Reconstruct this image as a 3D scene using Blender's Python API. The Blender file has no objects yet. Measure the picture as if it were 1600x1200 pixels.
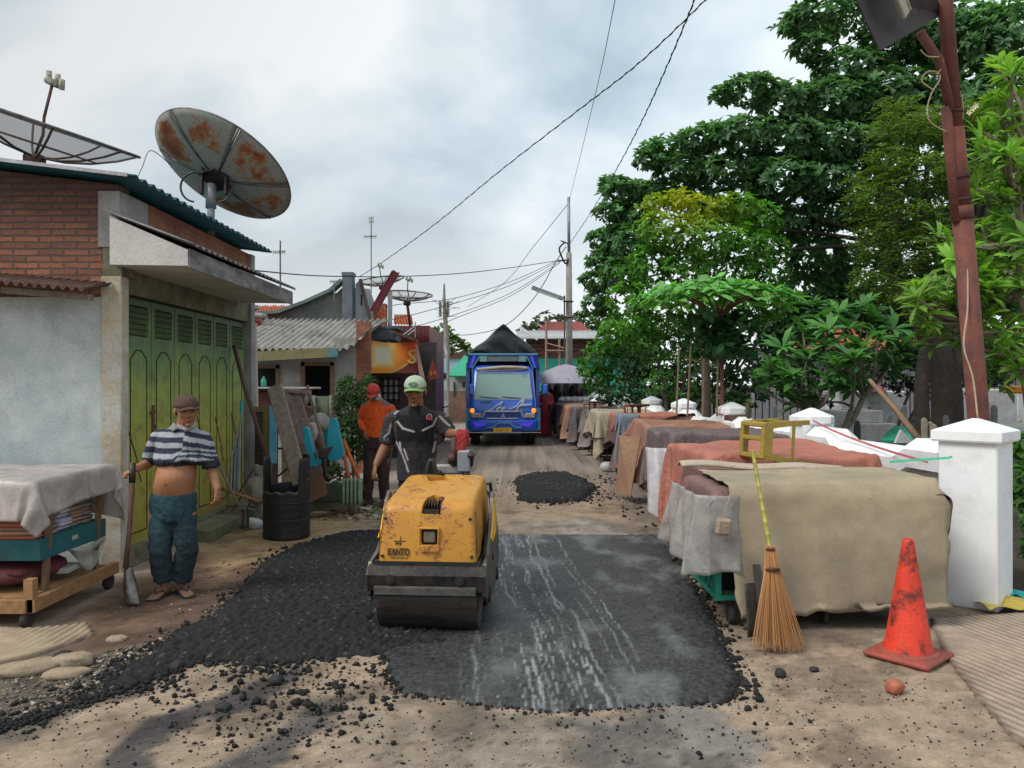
import bpy, bmesh, math, random
import numpy as np
from mathutils import Vector, Matrix, Euler
random.seed(7); RS = np.random.RandomState(11)
H = 1.62; F = 1200.0
R = math.radians
def P(px, py, Y): return Vector(((px-800)/F*Y, Y, H-(py-600)/F*Y))
def G(px, py, z=0.0):
    Y = (H-z)*F/(py-600.0); return Vector(((px-800)/F*Y, Y, z))
scene = bpy.context.scene
col = scene.collection
# ---------------------------------------------------------------- numpy noise
def _hash(ix, iy, seed):
    n = (ix.astype(np.int64)*374761393 + iy.astype(np.int64)*668265263 + seed*974634777) & 0xffffffff
    n = ((n ^ (n >> 13))*1274126177) & 0xffffffff
    n = n ^ (n >> 16)
    return (n & 0xffff)/65535.0
def vnoise(x, y, seed=0):
    ix = np.floor(x); iy = np.floor(y); fx = x-ix; fy = y-iy
    fx = fx*fx*(3-2*fx); fy = fy*fy*(3-2*fy)
    a = _hash(ix, iy, seed); b = _hash(ix+1, iy, seed); c = _hash(ix, iy+1, seed); d = _hash(ix+1, iy+1, seed)
    return (a+(b-a)*fx)*(1-fy)+(c+(d-c)*fx)*fy
def fbm(x, y, s=1.0, o=4, seed=0):
    x = np.asarray(x, float)*s; y = np.asarray(y, float)*s
    t = np.zeros(np.broadcast(x, y).shape); a = .5; n = 0
    for i in range(o):
        t = t+a*vnoise(x+i*17.3, y-i*9.1, seed+i); n += a; a *= .5; x = x*2.03; y = y*2.03
    return t/n
def worley(x, y, s, seed=0):
    x = np.asarray(x, float)*s; y = np.asarray(y, float)*s
    ix = np.floor(x); iy = np.floor(y); best = np.full(x.shape, 9.0)
    for dx in (-1, 0, 1):
        for dy in (-1, 0, 1):
            cx = ix+dx; cy = iy+dy
            px = cx+_hash(cx, cy, seed); py = cy+_hash(cx, cy, seed+5)
            best = np.minimum(best, (px-x)**2+(py-y)**2)
    return np.sqrt(best)
def sdpoly(x, y, poly):
    d = np.full(x.shape, 1e9); inside = np.zeros(x.shape, bool)
    n = len(poly)
    for i in range(n):
        ax, ay = poly[i][0], poly[i][1]; bx, by = poly[(i+1) % n][0], poly[(i+1) % n][1]
        ex, ey = bx-ax, by-ay; wx, wy = x-ax, y-ay
        t = np.clip((wx*ex+wy*ey)/(ex*ex+ey*ey+1e-12), 0, 1)
        d = np.minimum(d, (wx-ex*t)**2+(wy-ey*t)**2)
        c = ((ay > y) != (by > y)) & (x < (bx-ax)*(y-ay)/((by-ay)+1e-12)+ax)
        inside ^= c
    d = np.sqrt(d)
    return np.where(inside, -d, d)
def sstep(a, b, x):
    t = np.clip((x-a)/(b-a), 0, 1); return t*t*(3-2*t)
# ---------------------------------------------------------------- objects
def tag(o, label=None, cat=None, group=None, kind=None):
    if label: o['label'] = label
    if cat: o['category'] = cat
    if group: o['group'] = group
    if kind: o['kind'] = kind
    return o
def thing(name, label, cat, loc=(0, 0, 0), group=None):
    o = bpy.data.objects.new(name, None); col.objects.link(o); o.location = loc
    o.empty_display_size = .2
    return tag(o, label, cat, group)
def worg(o):
    v = Vector((0, 0, 0))
    while o is not None:
        v = v+Vector(o.location); o = o.parent
    return v
def copy_tree(o, parent=None, name=None):
    c = o.copy(); col.objects.link(c); c.parent = parent
    for ch in list(o.children): copy_tree(ch, c)
    return c
def finish(name, me, m, parent, smooth, origin=True):
    o = bpy.data.objects.new(name, me); col.objects.link(o)
    if m: me.materials.append(m)
    n = len(me.vertices)
    if n:
        a = np.empty(n*3, np.float32); me.vertices.foreach_get('co', a); a = a.reshape(-1, 3)
        if parent is not None:
            off = np.array(worg(parent), np.float32)
        elif origin:
            mn = a.min(0); mx = a.max(0); off = np.array([(mn[0]+mx[0])/2, (mn[1]+mx[1])/2, mn[2]], np.float32)
            o.location = Vector([float(v) for v in off])
        else: off = np.zeros(3, np.float32)
        a = a-off; me.vertices.foreach_set('co', a.ravel())
    if parent is not None: o.parent = parent
    if smooth: me.polygons.foreach_set('use_smooth', [True]*len(me.polygons))
    me.update()
    return o
class MB:
    def __init__(s): s.v = []; s.f = []; s.sm = False; s.M = None
    def add(s, vs, fs):
        b = len(s.v)
        if s.M is not None: vs = [s.M @ Vector(v) for v in vs]
        s.v += [tuple(v) for v in vs]; s.f += [tuple(i+b for i in f) for f in fs]
        return s
    def box(s, c, d, rot=None, bev=0):
        x, y, z = d[0]/2, d[1]/2, d[2]/2
        b = min(bev, x*.9, y*.9, z*.9)
        if b > 0:
            vs = []; idx = {}
            for sx in (-1, 1):
                for sy in (-1, 1):
                    for sz in (-1, 1):
                        for k in range(3):
                            e = [x-b, y-b, z-b]; e[k] = (x, y, z)[k]
                            idx[(sx, sy, sz, k)] = len(vs); vs.append((sx*e[0], sy*e[1], sz*e[2]))
            fs = []
            for k in range(3):
                for sg in (-1, 1):
                    o1, o2 = [q for q in range(3) if q != k]
                    loop = []
                    for a, c2 in ((-1, -1), (1, -1), (1, 1), (-1, 1)):
                        t = [0, 0, 0]; t[k] = sg; t[o1] = a; t[o2] = c2; loop.append(idx[(t[0], t[1], t[2], k)])
                    fs.append(loop)
            for k in range(3):
                o1, o2 = [q for q in range(3) if q != k]
                for a in (-1, 1):
                    for c2 in (-1, 1):
                        t0 = [0, 0, 0]; t1 = [0, 0, 0]; t0[k] = -1; t1[k] = 1
                        for t in (t0, t1): t[o1] = a; t[o2] = c2
                        fs.append([idx[(*t0, o1)], idx[(*t1, o1)], idx[(*t1, o2)], idx[(*t0, o2)]])
            for sx in (-1, 1):
                for sy in (-1, 1):
                    for sz in (-1, 1): fs.append([idx[(sx, sy, sz, k)] for k in range(3)])
        else:
            vs = [(-x, -y, -z), (x, -y, -z), (x, y, -z), (-x, y, -z), (-x, -y, z), (x, -y, z), (x, y, z), (-x, y, z)]
            fs = [(0, 3, 2, 1), (4, 5, 6, 7), (0, 1, 5, 4), (1, 2, 6, 5), (2, 3, 7, 6), (3, 0, 4, 7)]
        M = Matrix.Translation(Vector(c))
        if rot is not None:
            M = M @ (rot.to_4x4() if isinstance(rot, Matrix) else Euler(rot).to_matrix().to_4x4())
        return s.add([M @ Vector(v) for v in vs], fs)
    def b2(s, a, b, bev=0):  # box between two corners
        a = Vector(a); b = Vector(b)
        return s.box((a+b)/2, [abs(q) for q in (b-a)], None, bev)
    def bar(s, p, q, w, h=None, up=(0, 0, 1), bev=0):
        p = Vector(p); q = Vector(q); h = h or w; d = (q-p); L = d.length; d.normalize()
        u = Vector(up)
        if abs(d.dot(u)) > .98: u = Vector((0, 1, 0))
        x = d.cross(u).normalized(); z = x.cross(d)
        M = Matrix((x, d, z)).transposed()
        return s.box((p+q)/2, (w, L, h), M, bev)
    def tube(s, pts, r, n=10, cap=True, flat=None):
        pts = [Vector(p) for p in pts]; m = len(pts)
        if not hasattr(r, '__len__'): r = [r]*m
        vs = []; prev = None
        for i, p in enumerate(pts):
            d = (pts[min(i+1, m-1)]-pts[max(i-1, 0)])
            d = d.normalized() if d.length > 1e-9 else Vector((0, 0, 1))
            if prev is None:
                u = Vector((0, 0, 1)) if abs(d.z) < .9 else Vector((1, 0, 0))
                x = d.cross(u).normalized()
            else:
                x = (prev-d*prev.dot(d)); x = x.normalized() if x.length > 1e-6 else d.orthogonal().normalized()
            prev = x; y = d.cross(x)
            for k in range(n):
                a = 2*math.pi*k/n; vs.append(p+x*math.cos(a)*r[i]+y*math.sin(a)*r[i])
        fs = [(i*n+k, i*n+(k+1) % n, (i+1)*n+(k+1) % n, (i+1)*n+k) for i in range(m-1) for k in range(n)]
        if cap: fs += [tuple(range(n))[::-1], tuple((m-1)*n+k for k in range(n))]
        return s.add(vs, fs)
    def loft(s, rings, cap=True):
        n = len(rings[0]); vs = [v for rg in rings for v in rg]; m = len(rings)
        fs = [(i*n+k, i*n+(k+1) % n, (i+1)*n+(k+1) % n, (i+1)*n+k) for i in range(m-1) for k in range(n)]
        if cap: fs += [tuple(range(n))[::-1], tuple((m-1)*n+k for k in range(n))]
        return s.add(vs, fs)
    def lathe(s, prof, c=(0, 0, 0), n=24, M=None, cap=False):
        rings = []
        c = Vector(c)
        for r, z in prof:
            rg = [Vector((math.cos(2*math.pi*k/n)*r, math.sin(2*math.pi*k/n)*r, z)) for k in range(n)]
            rings.append([(M @ v if M else v)+c for v in rg])
        return s.loft(rings, cap)
    def ell(s, c, r, n=14, m=10, M=None):
        rings = []
        for i in range(1, m):
            t = math.pi*i/m
            rg = [Vector((math.sin(t)*math.cos(2*math.pi*k/n)*r[0], math.sin(t)*math.sin(2*math.pi*k/n)*r[1], -math.cos(t)*r[2])) for k in range(n)]
            rings.append([(M @ v if M else v)+Vector(c) for v in rg])
        return s.loft(rings, True)
    def prism(s, poly, d, o=(0, 0, 0), M=None):  # poly (x,z) extruded along y by d
        n = len(poly); vs = [Vector((p[0], 0, p[1])) for p in poly]+[Vector((p[0], d, p[1])) for p in poly]
        vs = [(M @ v if M else v)+Vector(o) for v in vs]
        fs = [tuple(range(n)), tuple(range(2*n-1, n-1, -1))]+[(k, k+n, (k+1) % n+n, (k+1) % n) for k in range(n)]
        return s.add(vs, fs)
    def quad(s, *p): return s.add(p, [tuple(range(len(p)))])
    def grid(s, fn, nu, nv, u=(0, 1), v=(0, 1)):
        vs = [fn(u[0]+(u[1]-u[0])*i/nu, v[0]+(v[1]-v[0])*j/nv) for i in range(nu+1) for j in range(nv+1)]
        w = nv+1
        return s.add(vs, [(i*w+j, (i+1)*w+j, (i+1)*w+j+1, i*w+j+1) for i in range(nu) for j in range(nv)])
    def build(s, name, m, parent=None, smooth=False, solid=0, colf=None, sub=0, angle=None):
        me = bpy.data.meshes.new(name); me.from_pydata(s.v, [], s.f)
        bm = bmesh.new(); bm.from_mesh(me); bmesh.ops.recalc_face_normals(bm, faces=bm.faces); bm.to_mesh(me); bm.free()
        if colf is not None: setcol(me, colf)
        o = finish(name, me, m, parent, smooth or angle is not None)
        if angle is not None:
            try: me.set_sharp_from_angle(angle=R(angle))
            except Exception: pass
        if solid:
            md = o.modifiers.new('s', 'SOLIDIFY'); md.thickness = solid; md.offset = 0
        if sub:
            md = o.modifiers.new('b', 'SUBSURF'); md.levels = sub; md.render_levels = sub
        return o
def setcol(me, colf):
    n = len(me.vertices); a = np.empty(n*3, np.float32); me.vertices.foreach_get('co', a); a = a.reshape(-1, 3)
    c = colf(a) if callable(colf) else colf
    at = me.color_attributes.new('Col', 'FLOAT_COLOR', 'POINT')
    b = np.ones((n, 4), np.float32); b[:, :3] = c; at.data.foreach_set('color', b.ravel())
def np_mesh(name, V, Fc, m, parent=None, cols=None, smooth=False, origin=True):
    me = bpy.data.meshes.new(name); V = np.ascontiguousarray(V, np.float32); Fc = np.ascontiguousarray(Fc, np.int32)
    k = Fc.shape[1]; me.vertices.add(len(V)); me.vertices.foreach_set('co', V.ravel())
    me.loops.add(Fc.size); me.loops.foreach_set('vertex_index', Fc.ravel())
    me.polygons.add(len(Fc)); me.polygons.foreach_set('loop_start', np.arange(len(Fc), dtype=np.int32)*k)
    me.update(calc_edges=True)
    if cols is not None: setcol(me, cols)
    return finish(name, me, m, parent, smooth, origin)
def eval_copy(o, name, m, parent, smooth=True, colf=None):
    bpy.context.view_layer.update()
    dg = bpy.context.evaluated_depsgraph_get()
    me = bpy.data.meshes.new_from_object(o.evaluated_get(dg)); me.name = name
    me.materials.clear()
    old = o.data; bpy.data.objects.remove(o); bpy.data.meshes.remove(old) if old.__class__.__name__ == 'Mesh' else None
    if colf is not None: setcol(me, colf)
    n = bpy.data.objects.new(name, me); col.objects.link(n); me.materials.append(m)
    if parent is not None: n.parent = parent
    if smooth: me.polygons.foreach_set('use_smooth', [True]*len(me.polygons))
    return n
def skin(mb, name, m, parent, vox=.008, sm=4, colf=None, disp=None):
    """union many closed shapes into one continuous surface (built in the parent's own space)"""
    me = bpy.data.meshes.new(name); me.from_pydata(mb.v, [], mb.f)
    bm = bmesh.new(); bm.from_mesh(me); bmesh.ops.recalc_face_normals(bm, faces=bm.faces); bm.to_mesh(me); bm.free()
    o = bpy.data.objects.new(name, me); col.objects.link(o)
    r = o.modifiers.new('r', 'REMESH'); r.mode = 'VOXEL'; r.voxel_size = vox; r.use_smooth_shade = True
    s = o.modifiers.new('s', 'SMOOTH'); s.iterations = sm; s.factor = .6
    n = eval_copy(o, name, m, parent, True, None)
    if disp:
        me = n.data; k = len(me.vertices); a = np.empty(k*3, np.float32); me.vertices.foreach_get('co', a)
        nn = np.empty(k*3, np.float32); me.vertices.foreach_get('normal', nn)
        a = a.reshape(-1, 3); nn = nn.reshape(-1, 3); a = a+nn*disp(a)[:, None]
        me.vertices.foreach_set('co', a.astype(np.float32).ravel()); me.update()
    if colf is not None: setcol(n.data, colf)
    return n
def text(name, body, size, M, m, parent, shear=0, ext=.001, sx=1, bold=0, font=None):
    c = bpy.data.curves.new(name, 'FONT'); c.body = body; c.size = size; c.shear = shear; c.extrude = ext; c.offset = bold
    c.align_x = 'CENTER'; c.align_y = 'CENTER'; c.resolution_u = 3
    o = bpy.data.objects.new(name, c); col.objects.link(o)
    bpy.context.view_layer.update(); dg = bpy.context.evaluated_depsgraph_get()
    me = bpy.data.meshes.new_from_object(o.evaluated_get(dg)); bpy.data.objects.remove(o)
    me.transform(M @ Matrix.Diagonal((sx, 1, 1, 1))); me.materials.clear()
    return finish(name, me, m, parent, False)
def srings(rings, n=4):
    return [list(t) for t in zip(*[catmull(list(c), n) for c in zip(*rings)])]
def catmull(pts, n=6):
    pts = [Vector(p) for p in pts]; q = [2*pts[0]-pts[1]]+pts+[2*pts[-1]-pts[-2]]; out = []
    for i in range(1, len(q)-2):
        for k in range(n):
            t = k/n
            out.append(.5*((2*q[i])+(q[i+1]-q[i-1])*t+(2*q[i-1]-5*q[i]+4*q[i+1]-q[i+2])*t*t+(3*q[i]-q[i-1]-3*q[i+1]+q[i+2])*t**3))
    out.append(pts[-1]); return out
# ---------------------------------------------------------------- materials
def _mat(name):
    m = bpy.data.materials.new(name); m.use_nodes = True; nt = m.node_tree; b = nt.nodes['Principled BSDF']
    return m, nt, b
def N(nt, t, **k):
    n = nt.nodes.new(t)
    for a, v in k.items(): setattr(n, a, v)
    return n
def noise(nt, vec, scale, detail=6, rough=.6, dist=0):
    n = N(nt, 'ShaderNodeTexNoise'); n.inputs['Scale'].default_value = scale; n.inputs['Detail'].default_value = detail
    n.inputs['Roughness'].default_value = rough; n.inputs['Distortion'].default_value = dist
    nt.links.new(vec, n.inputs['Vector']); return n.outputs['Fac']
def ramp(nt, fac, *st):
    r = N(nt, 'ShaderNodeValToRGB'); nt.links.new(fac, r.inputs[0]); e = r.color_ramp.elements
    while len(e) < len(st): e.new(.5)
    for i, (p, c) in enumerate(st):
        e[i].position = p; e[i].color = (c[0], c[1], c[2], 1) if hasattr(c, '__len__') else (c, c, c, 1)
    return r.outputs[0]
def mixc(nt, fac, a, b, mode='MIX'):
    n = N(nt, 'ShaderNodeMix', data_type='RGBA', blend_type=mode)
    for s, v in ((0, fac), (6, a), (7, b)):
        if isinstance(v, (int, float)): n.inputs[s].default_value = v
        elif isinstance(v, tuple): n.inputs[s].default_value = (*v, 1) if len(v) == 3 else v
        else: nt.links.new(v, n.inputs[s])
    return n.outputs[2]
def mth(nt, op, a, b=None):
    n = N(nt, 'ShaderNodeMath', operation=op)
    for s, v in ((0, a), (1, b)):
        if v is None: continue
        if isinstance(v, (int, float)): n.inputs[s].default_value = v
        else: nt.links.new(v, n.inputs[s])
    return n.outputs[0]
def bump(nt, b, h, st, dist=.01, prev=None):
    n = N(nt, 'ShaderNodeBump'); n.inputs['Strength'].default_value = st; n.inputs['Distance'].default_value = dist
    nt.links.new(h, n.inputs['Height'])
    if prev: nt.links.new(prev, n.inputs['Normal'])
    nt.links.new(n.outputs[0], b.inputs['Normal']); return n.outputs[0]
_cache = {}
def mat(name, c, c2=None, s=6, rough=.75, bs=.3, bd=.006, metal=0, dirt=.35, dcol=(.09, .065, .045), dscale=2.2, alpha=1, spec=.4,
        stretch=None, fine=60, coat=0, lo=.35, hi=.65, fv=.18, dr=(.5, .72)):
    if name in _cache: return _cache[name]
    m, nt, b = _mat(name)
    tc = N(nt, 'ShaderNodeTexCoord'); v = tc.outputs['Object']
    if stretch:
        mp = N(nt, 'ShaderNodeMapping'); mp.inputs['Scale'].default_value = stretch; nt.links.new(v, mp.inputs[0]); v = mp.outputs[0]
    c2 = c2 or tuple(q*.7 for q in c)
    f = noise(nt, v, s, 8, .65)
    base = ramp(nt, f, (lo, c), (hi, c2))
    if dirt:
        d = ramp(nt, noise(nt, v, dscale, 9, .7, .4), (dr[0], 0.), (dr[1], dirt))
        base = mixc(nt, d, base, dcol)
    fn = noise(nt, v, fine, 3, .7)
    base = mixc(nt, 1.0, base, ramp(nt, fn, (.3, 1-fv), (.7, 1+fv*.8)), 'MULTIPLY')
    nt.links.new(base, b.inputs['Base Color'])
    rr = N(nt, 'ShaderNodeMapRange'); nt.links.new(f, rr.inputs[0]); rr.inputs[3].default_value = max(.05, rough-.12); rr.inputs[4].default_value = min(1, rough+.12)
    nt.links.new(rr.outputs[0], b.inputs['Roughness'])
    b.inputs['Metallic'].default_value = metal; b.inputs['Specular IOR Level'].default_value = spec
    b.inputs['Coat Weight'].default_value = coat
    if alpha < 1: b.inputs['Alpha'].default_value = alpha
    if bs:
        p = bump(nt, b, f, bs, bd*2); bump(nt, b, fn, bs*.5, bd*.5, p)
    _cache[name] = m; return m
def vmat(name, rough=.85, s=60, bs=.3, bd=.004, var=.2, spec=.3, rlo=None, sheen=0):
    if name in _cache: return _cache[name]
    m, nt, b = _mat(name); tc = N(nt, 'ShaderNodeTexCoord'); v = tc.outputs['Object']
    a = N(nt, 'ShaderNodeVertexColor', layer_name='Col')
    f = noise(nt, v, s, 5, .7)
    base = mixc(nt, 1.0, a.outputs[0], ramp(nt, f, (.28, 1-var), (.72, 1+var)), 'MULTIPLY')
    nt.links.new(base, b.inputs['Base Color']); b.inputs['Roughness'].default_value = rough
    b.inputs['Specular IOR Level'].default_value = spec; b.inputs['Sheen Weight'].default_value = sheen
    bump(nt, b, f, bs, bd)
    _cache[name] = m; return m
def planar(nt):
    """(u,v) in metres on whichever side the face looks: x or y along, z up"""
    tc = N(nt, 'ShaderNodeTexCoord'); sp = N(nt, 'ShaderNodeSeparateXYZ'); nt.links.new(tc.outputs['Object'], sp.inputs[0])
    sn = N(nt, 'ShaderNodeSeparateXYZ'); nt.links.new(tc.outputs['Normal'], sn.inputs[0])
    k = mth(nt, 'GREATER_THAN', mth(nt, 'ABSOLUTE', sn.outputs[0]), .6)
    mx = N(nt, 'ShaderNodeMix', data_type='FLOAT'); nt.links.new(k, mx.inputs[0]); nt.links.new(sp.outputs[0], mx.inputs[2]); nt.links.new(sp.outputs[1], mx.inputs[3])
    cb = N(nt, 'ShaderNodeCombineXYZ'); nt.links.new(mx.outputs[0], cb.inputs[0]); nt.links.new(sp.outputs[2], cb.inputs[1])
    return cb.outputs[0], tc.outputs['Object']
def brickmat(name, c1, c2, mortar, w=.22, h=.057, mo=.007, dark=.0, wobble=.012):
    if name in _cache: return _cache[name]
    m, nt, b = _mat(name); uv, ob = planar(nt)
    nz = N(nt, 'ShaderNodeTexNoise'); nz.inputs['Scale'].default_value = 7; nt.links.new(ob, nz.inputs['Vector'])
    vm = N(nt, 'ShaderNodeVectorMath', operation='MULTIPLY_ADD'); nt.links.new(nz.outputs['Color'], vm.inputs[0])
    vm.inputs[1].default_value = (wobble, wobble, 0); nt.links.new(uv, vm.inputs[2])
    br = N(nt, 'ShaderNodeTexBrick'); nt.links.new(vm.outputs[0], br.inputs['Vector'])
    br.inputs['Scale'].default_value = 1; br.inputs['Brick Width'].default_value = w; br.inputs['Row Height'].default_value = h
    br.inputs['Mortar Size'].default_value = mo; br.inputs['Mortar Smooth'].default_value = .4; br.inputs['Bias'].default_value = -.1
    br.inputs['Color1'].default_value = (*c1, 1); br.inputs['Color2'].default_value = (*c2, 1); br.inputs['Mortar'].default_value = (*mortar, 1)
    n1 = noise(nt, ob, 3, 8, .7); n2 = noise(nt, ob, 40, 4, .7)
    base = mixc(nt, 1.0, br.outputs[0], ramp(nt, n1, (.3, .55), (.7, 1.15)), 'MULTIPLY')
    base = mixc(nt, 1.0, base, ramp(nt, n2, (.3, .75), (.7, 1.2)), 'MULTIPLY')
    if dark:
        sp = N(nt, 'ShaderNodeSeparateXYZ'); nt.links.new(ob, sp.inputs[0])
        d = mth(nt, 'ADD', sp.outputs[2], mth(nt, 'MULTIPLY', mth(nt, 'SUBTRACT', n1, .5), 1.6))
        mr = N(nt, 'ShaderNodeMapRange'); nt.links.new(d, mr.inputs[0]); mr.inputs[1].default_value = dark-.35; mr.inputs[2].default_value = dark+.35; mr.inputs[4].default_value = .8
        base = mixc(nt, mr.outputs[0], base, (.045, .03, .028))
    nt.links.new(base, b.inputs['Base Color']); b.inputs['Roughness'].default_value = .92
    h1 = mth(nt, 'SUBTRACT', 1.0, br.outputs['Fac']); h1 = mth(nt, 'ADD', h1, mth(nt, 'MULTIPLY', n2, .5))
    bump(nt, b, h1, .9, .012); _cache[name] = m; return m
def leafmat(name, tr=.35, rough=.5):
    if name in _cache: return _cache[name]
    m, nt, b = _mat(name); a = N(nt, 'ShaderNodeVertexColor', layer_name='Col')
    nt.links.new(a.outputs[0], b.inputs['Base Color']); b.inputs['Roughness'].default_value = rough; b.inputs['Specular IOR Level'].default_value = .35
    t = N(nt, 'ShaderNodeBsdfTranslucent'); br = mixc(nt, 1.0, a.outputs[0], (1.5, 1.6, .7), 'MULTIPLY'); nt.links.new(br, t.inputs[0])
    mx = N(nt, 'ShaderNodeMixShader'); mx.inputs[0].default_value = tr; nt.links.new(b.outputs[0], mx.inputs[1]); nt.links.new(t.outputs[0], mx.inputs[2])
    nt.links.new(mx.outputs[0], nt.nodes['Material Output'].inputs[0]); _cache[name] = m; return m
def emis(name, c, st):
    m, nt, b = _mat(name); b.inputs['Base Color'].default_value = (*c, 1); b.inputs['Emission Color'].default_value = (*c, 1); b.inputs['Emission Strength'].default_value = st; return m
def sheer(name, c, a0=.55, a1=.9, rough=.35):
    """thin cloudy polythene: partly see-through, milky where it creases"""
    if name in _cache: return _cache[name]
    m, nt, b = _mat(name); tc = N(nt, 'ShaderNodeTexCoord'); f = noise(nt, tc.outputs['Object'], 5, 8, .7, .6)
    nt.links.new(ramp(nt, f, (.3, tuple(q*.7 for q in c)), (.7, c)), b.inputs['Base Color']); b.inputs['Roughness'].default_value = rough
    mr = N(nt, 'ShaderNodeMapRange'); nt.links.new(f, mr.inputs[0]); mr.inputs[1].default_value = .3; mr.inputs[2].default_value = .7
    mr.inputs[3].default_value = a0; mr.inputs[4].default_value = a1; nt.links.new(mr.outputs[0], b.inputs['Alpha'])
    bump(nt, b, noise(nt, tc.outputs['Object'], 22, 5, .7, 1.2), .7, .008); _cache[name] = m; return m
M = {}
M['plaster_white'] = mat('plaster_white', (.56, .61, .60), (.40, .46, .47), s=2.5, dirt=.6, dcol=(.17, .17, .15), dscale=1.4, bs=.25)
M['plaster_grey'] = mat('plaster_grey', (.33, .33, .32), (.22, .22, .21), s=3, dirt=.6, dcol=(.1, .1, .09))
M['concrete'] = mat('concrete', (.30, .28, .25), (.19, .175, .155), s=5, dirt=.6, bs=.6)
M['concrete_mossy'] = mat('concrete_mossy', (.22, .2, .15), (.10, .11, .05), s=5, dirt=.7, dcol=(.03, .035, .015), bs=.7)
M['fascia_white'] = mat('fascia_white', (.58, .555, .53), (.48, .46, .44), s=3, dirt=.3, dcol=(.2, .18, .16), bs=.1)
M['fascia_old'] = mat('fascia_old', (.26, .25, .24), (.09, .085, .08), s=7, dirt=.7, dcol=(.04, .035, .03), stretch=(1, .6, 2))
M['cream'] = mat('cream', (.48, .42, .26), (.36, .30, .18), s=6, dirt=.6, bs=.4)
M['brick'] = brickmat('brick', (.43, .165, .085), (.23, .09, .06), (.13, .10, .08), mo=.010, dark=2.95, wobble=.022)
M['brick2'] = brickmat('brick2', (.40, .14, .07), (.28, .10, .06), (.2, .16, .13))
M['brick_dark'] = brickmat('brick_dark', (.10, .06, .045), (.06, .045, .04), (.035, .03, .025))
M['brick_moss'] = brickmat('brick_moss', (.22, .17, .09), (.15, .14, .07), (.2, .19, .13), w=.3, h=.1)
M['teal_metal'] = mat('teal_metal', (.03, .16, .2), (.02, .09, .12), s=4, rough=.45, metal=.3, dirt=.4)
M['rust_sheet'] = mat('rust_sheet', (.13, .06, .045), (.05, .035, .03), s=9, rough=.8, dirt=.5)
M['asbestos'] = mat('asbestos', (.38, .355, .32), (.22, .205, .18), s=6, dirt=.8, dcol=(.07, .06, .055), bs=.4, stretch=(1, .35, 1))
M['white_paint'] = mat('white_paint', (.80, .82, .83), (.68, .71, .72), s=3, rough=.6, dirt=.35, dcol=(.33, .33, .30), dscale=3, bs=.2, bd=.004, lo=.4, hi=.8, fv=.04)
M['black'] = mat('black', (.012, .012, .013), (.02, .019, .018), s=8, rough=.55, dirt=.3)
M['void'] = mat('void', (.010, .010, .011), (.006, .006, .006), s=2, rough=.9, dirt=0, bs=0)
M['dark_metal'] = mat('dark_metal', (.03, .028, .026), (.06, .05, .042), s=14, rough=.5, metal=.5, dirt=.5, bs=.4)
M['steel'] = mat('steel', (.22, .21, .20), (.10, .085, .075), s=12, rough=.42, metal=.7, dirt=.5)
M['grey_metal'] = mat('grey_metal', (.30, .33, .36), (.2, .22, .24), s=10, rough=.5, metal=.3, dirt=.4)
M['rust_pole'] = mat('rust_pole', (.17, .055, .042), (.10, .04, .034), s=8, rough=.75, dirt=.5, dcol=(.30, .075, .03), bs=.5)
M['wood'] = mat('wood', (.22, .13, .07), (.12, .07, .04), s=9, stretch=(4, 4, .6), dirt=.4, bs=.5)
M['wood_orange'] = mat('wood_orange', (.36, .19, .08), (.25, .13, .06), s=9, stretch=(2, 2, 2), dirt=.5, bs=.5)
M['wood_old'] = mat('wood_old', (.25, .21, .17), (.13, .10, .08), s=9, stretch=(5, 5, .5), dirt=.5, bs=.6)
M['bamboo'] = mat('bamboo', (.38, .34, .07), (.24, .26, .05), s=8, rough=.45, dirt=.35, bs=.2)
M['tile_red'] = mat('tile_red', (.45, .11, .045), (.25, .07, .035), s=16, rough=.85, dirt=.6, bs=.5)
M['rubber'] = mat('rubber', (.02, .02, .02), (.035, .032, .03), s=14, rough=.85, dirt=.5, dcol=(.12, .1, .08))
M['cable'] = mat('cable', (.012, .012, .014), rough=.6, dirt=0, bs=0)
M['turq'] = mat('turq', (.02, .33, .42), (.015, .24, .33), s=4, rough=.55, dirt=.4, dcol=(.12, .2, .2))
M['flesh'] = vmat('flesh', rough=.5, s=45, var=.1, bs=.15, spec=.4)
M['cloth_v'] = vmat('cloth_v', rough=.9, s=220, var=.12, bs=.25, bd=.002, spec=.2)
M['leaf'] = leafmat('leaf')
M['bark'] = mat('bark', (.12, .09, .065), (.05, .04, .03), s=16, rough=.95, stretch=(2, 2, .5), bs=.9, bd=.02)
M['bark_dark'] = mat('bark_dark', (.035, .028, .022), (.02, .017, .014), s=12, rough=.95, bs=.6)
# ---------------------------------------------------------------- camera, sky, sun
cam = bpy.data.cameras.new('camera'); co = bpy.data.objects.new('camera', cam); col.objects.link(co)
co.location = (0, 0, H); co.rotation_euler = (R(90), 0, 0); cam.sensor_width = 36; cam.lens = 36*F/1600.0
cam.clip_end = 3000; cam.clip_start = .05; scene.camera = co
w = bpy.data.worlds.new("World"); scene.world = w; w.use_nodes = True; nt = w.node_tree
bg = nt.nodes['Background']; sky = N(nt, 'ShaderNodeTexSky', sky_type='NISHITA'); sky.sun_disc = False
SE, SA = R(50), R(-118)
sky.sun_elevation = SE; sky.sun_rotation = SA; sky.air_density = 1.3; sky.dust_density = 3
tc = N(nt, 'ShaderNodeTexCoord'); sp = N(nt, 'ShaderNodeSeparateXYZ'); nt.links.new(tc.outputs['Generated'], sp.inputs[0])
zz = mth(nt, 'ADD', mth(nt, 'MAXIMUM', sp.outputs[2], 0.0), .30)
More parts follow.
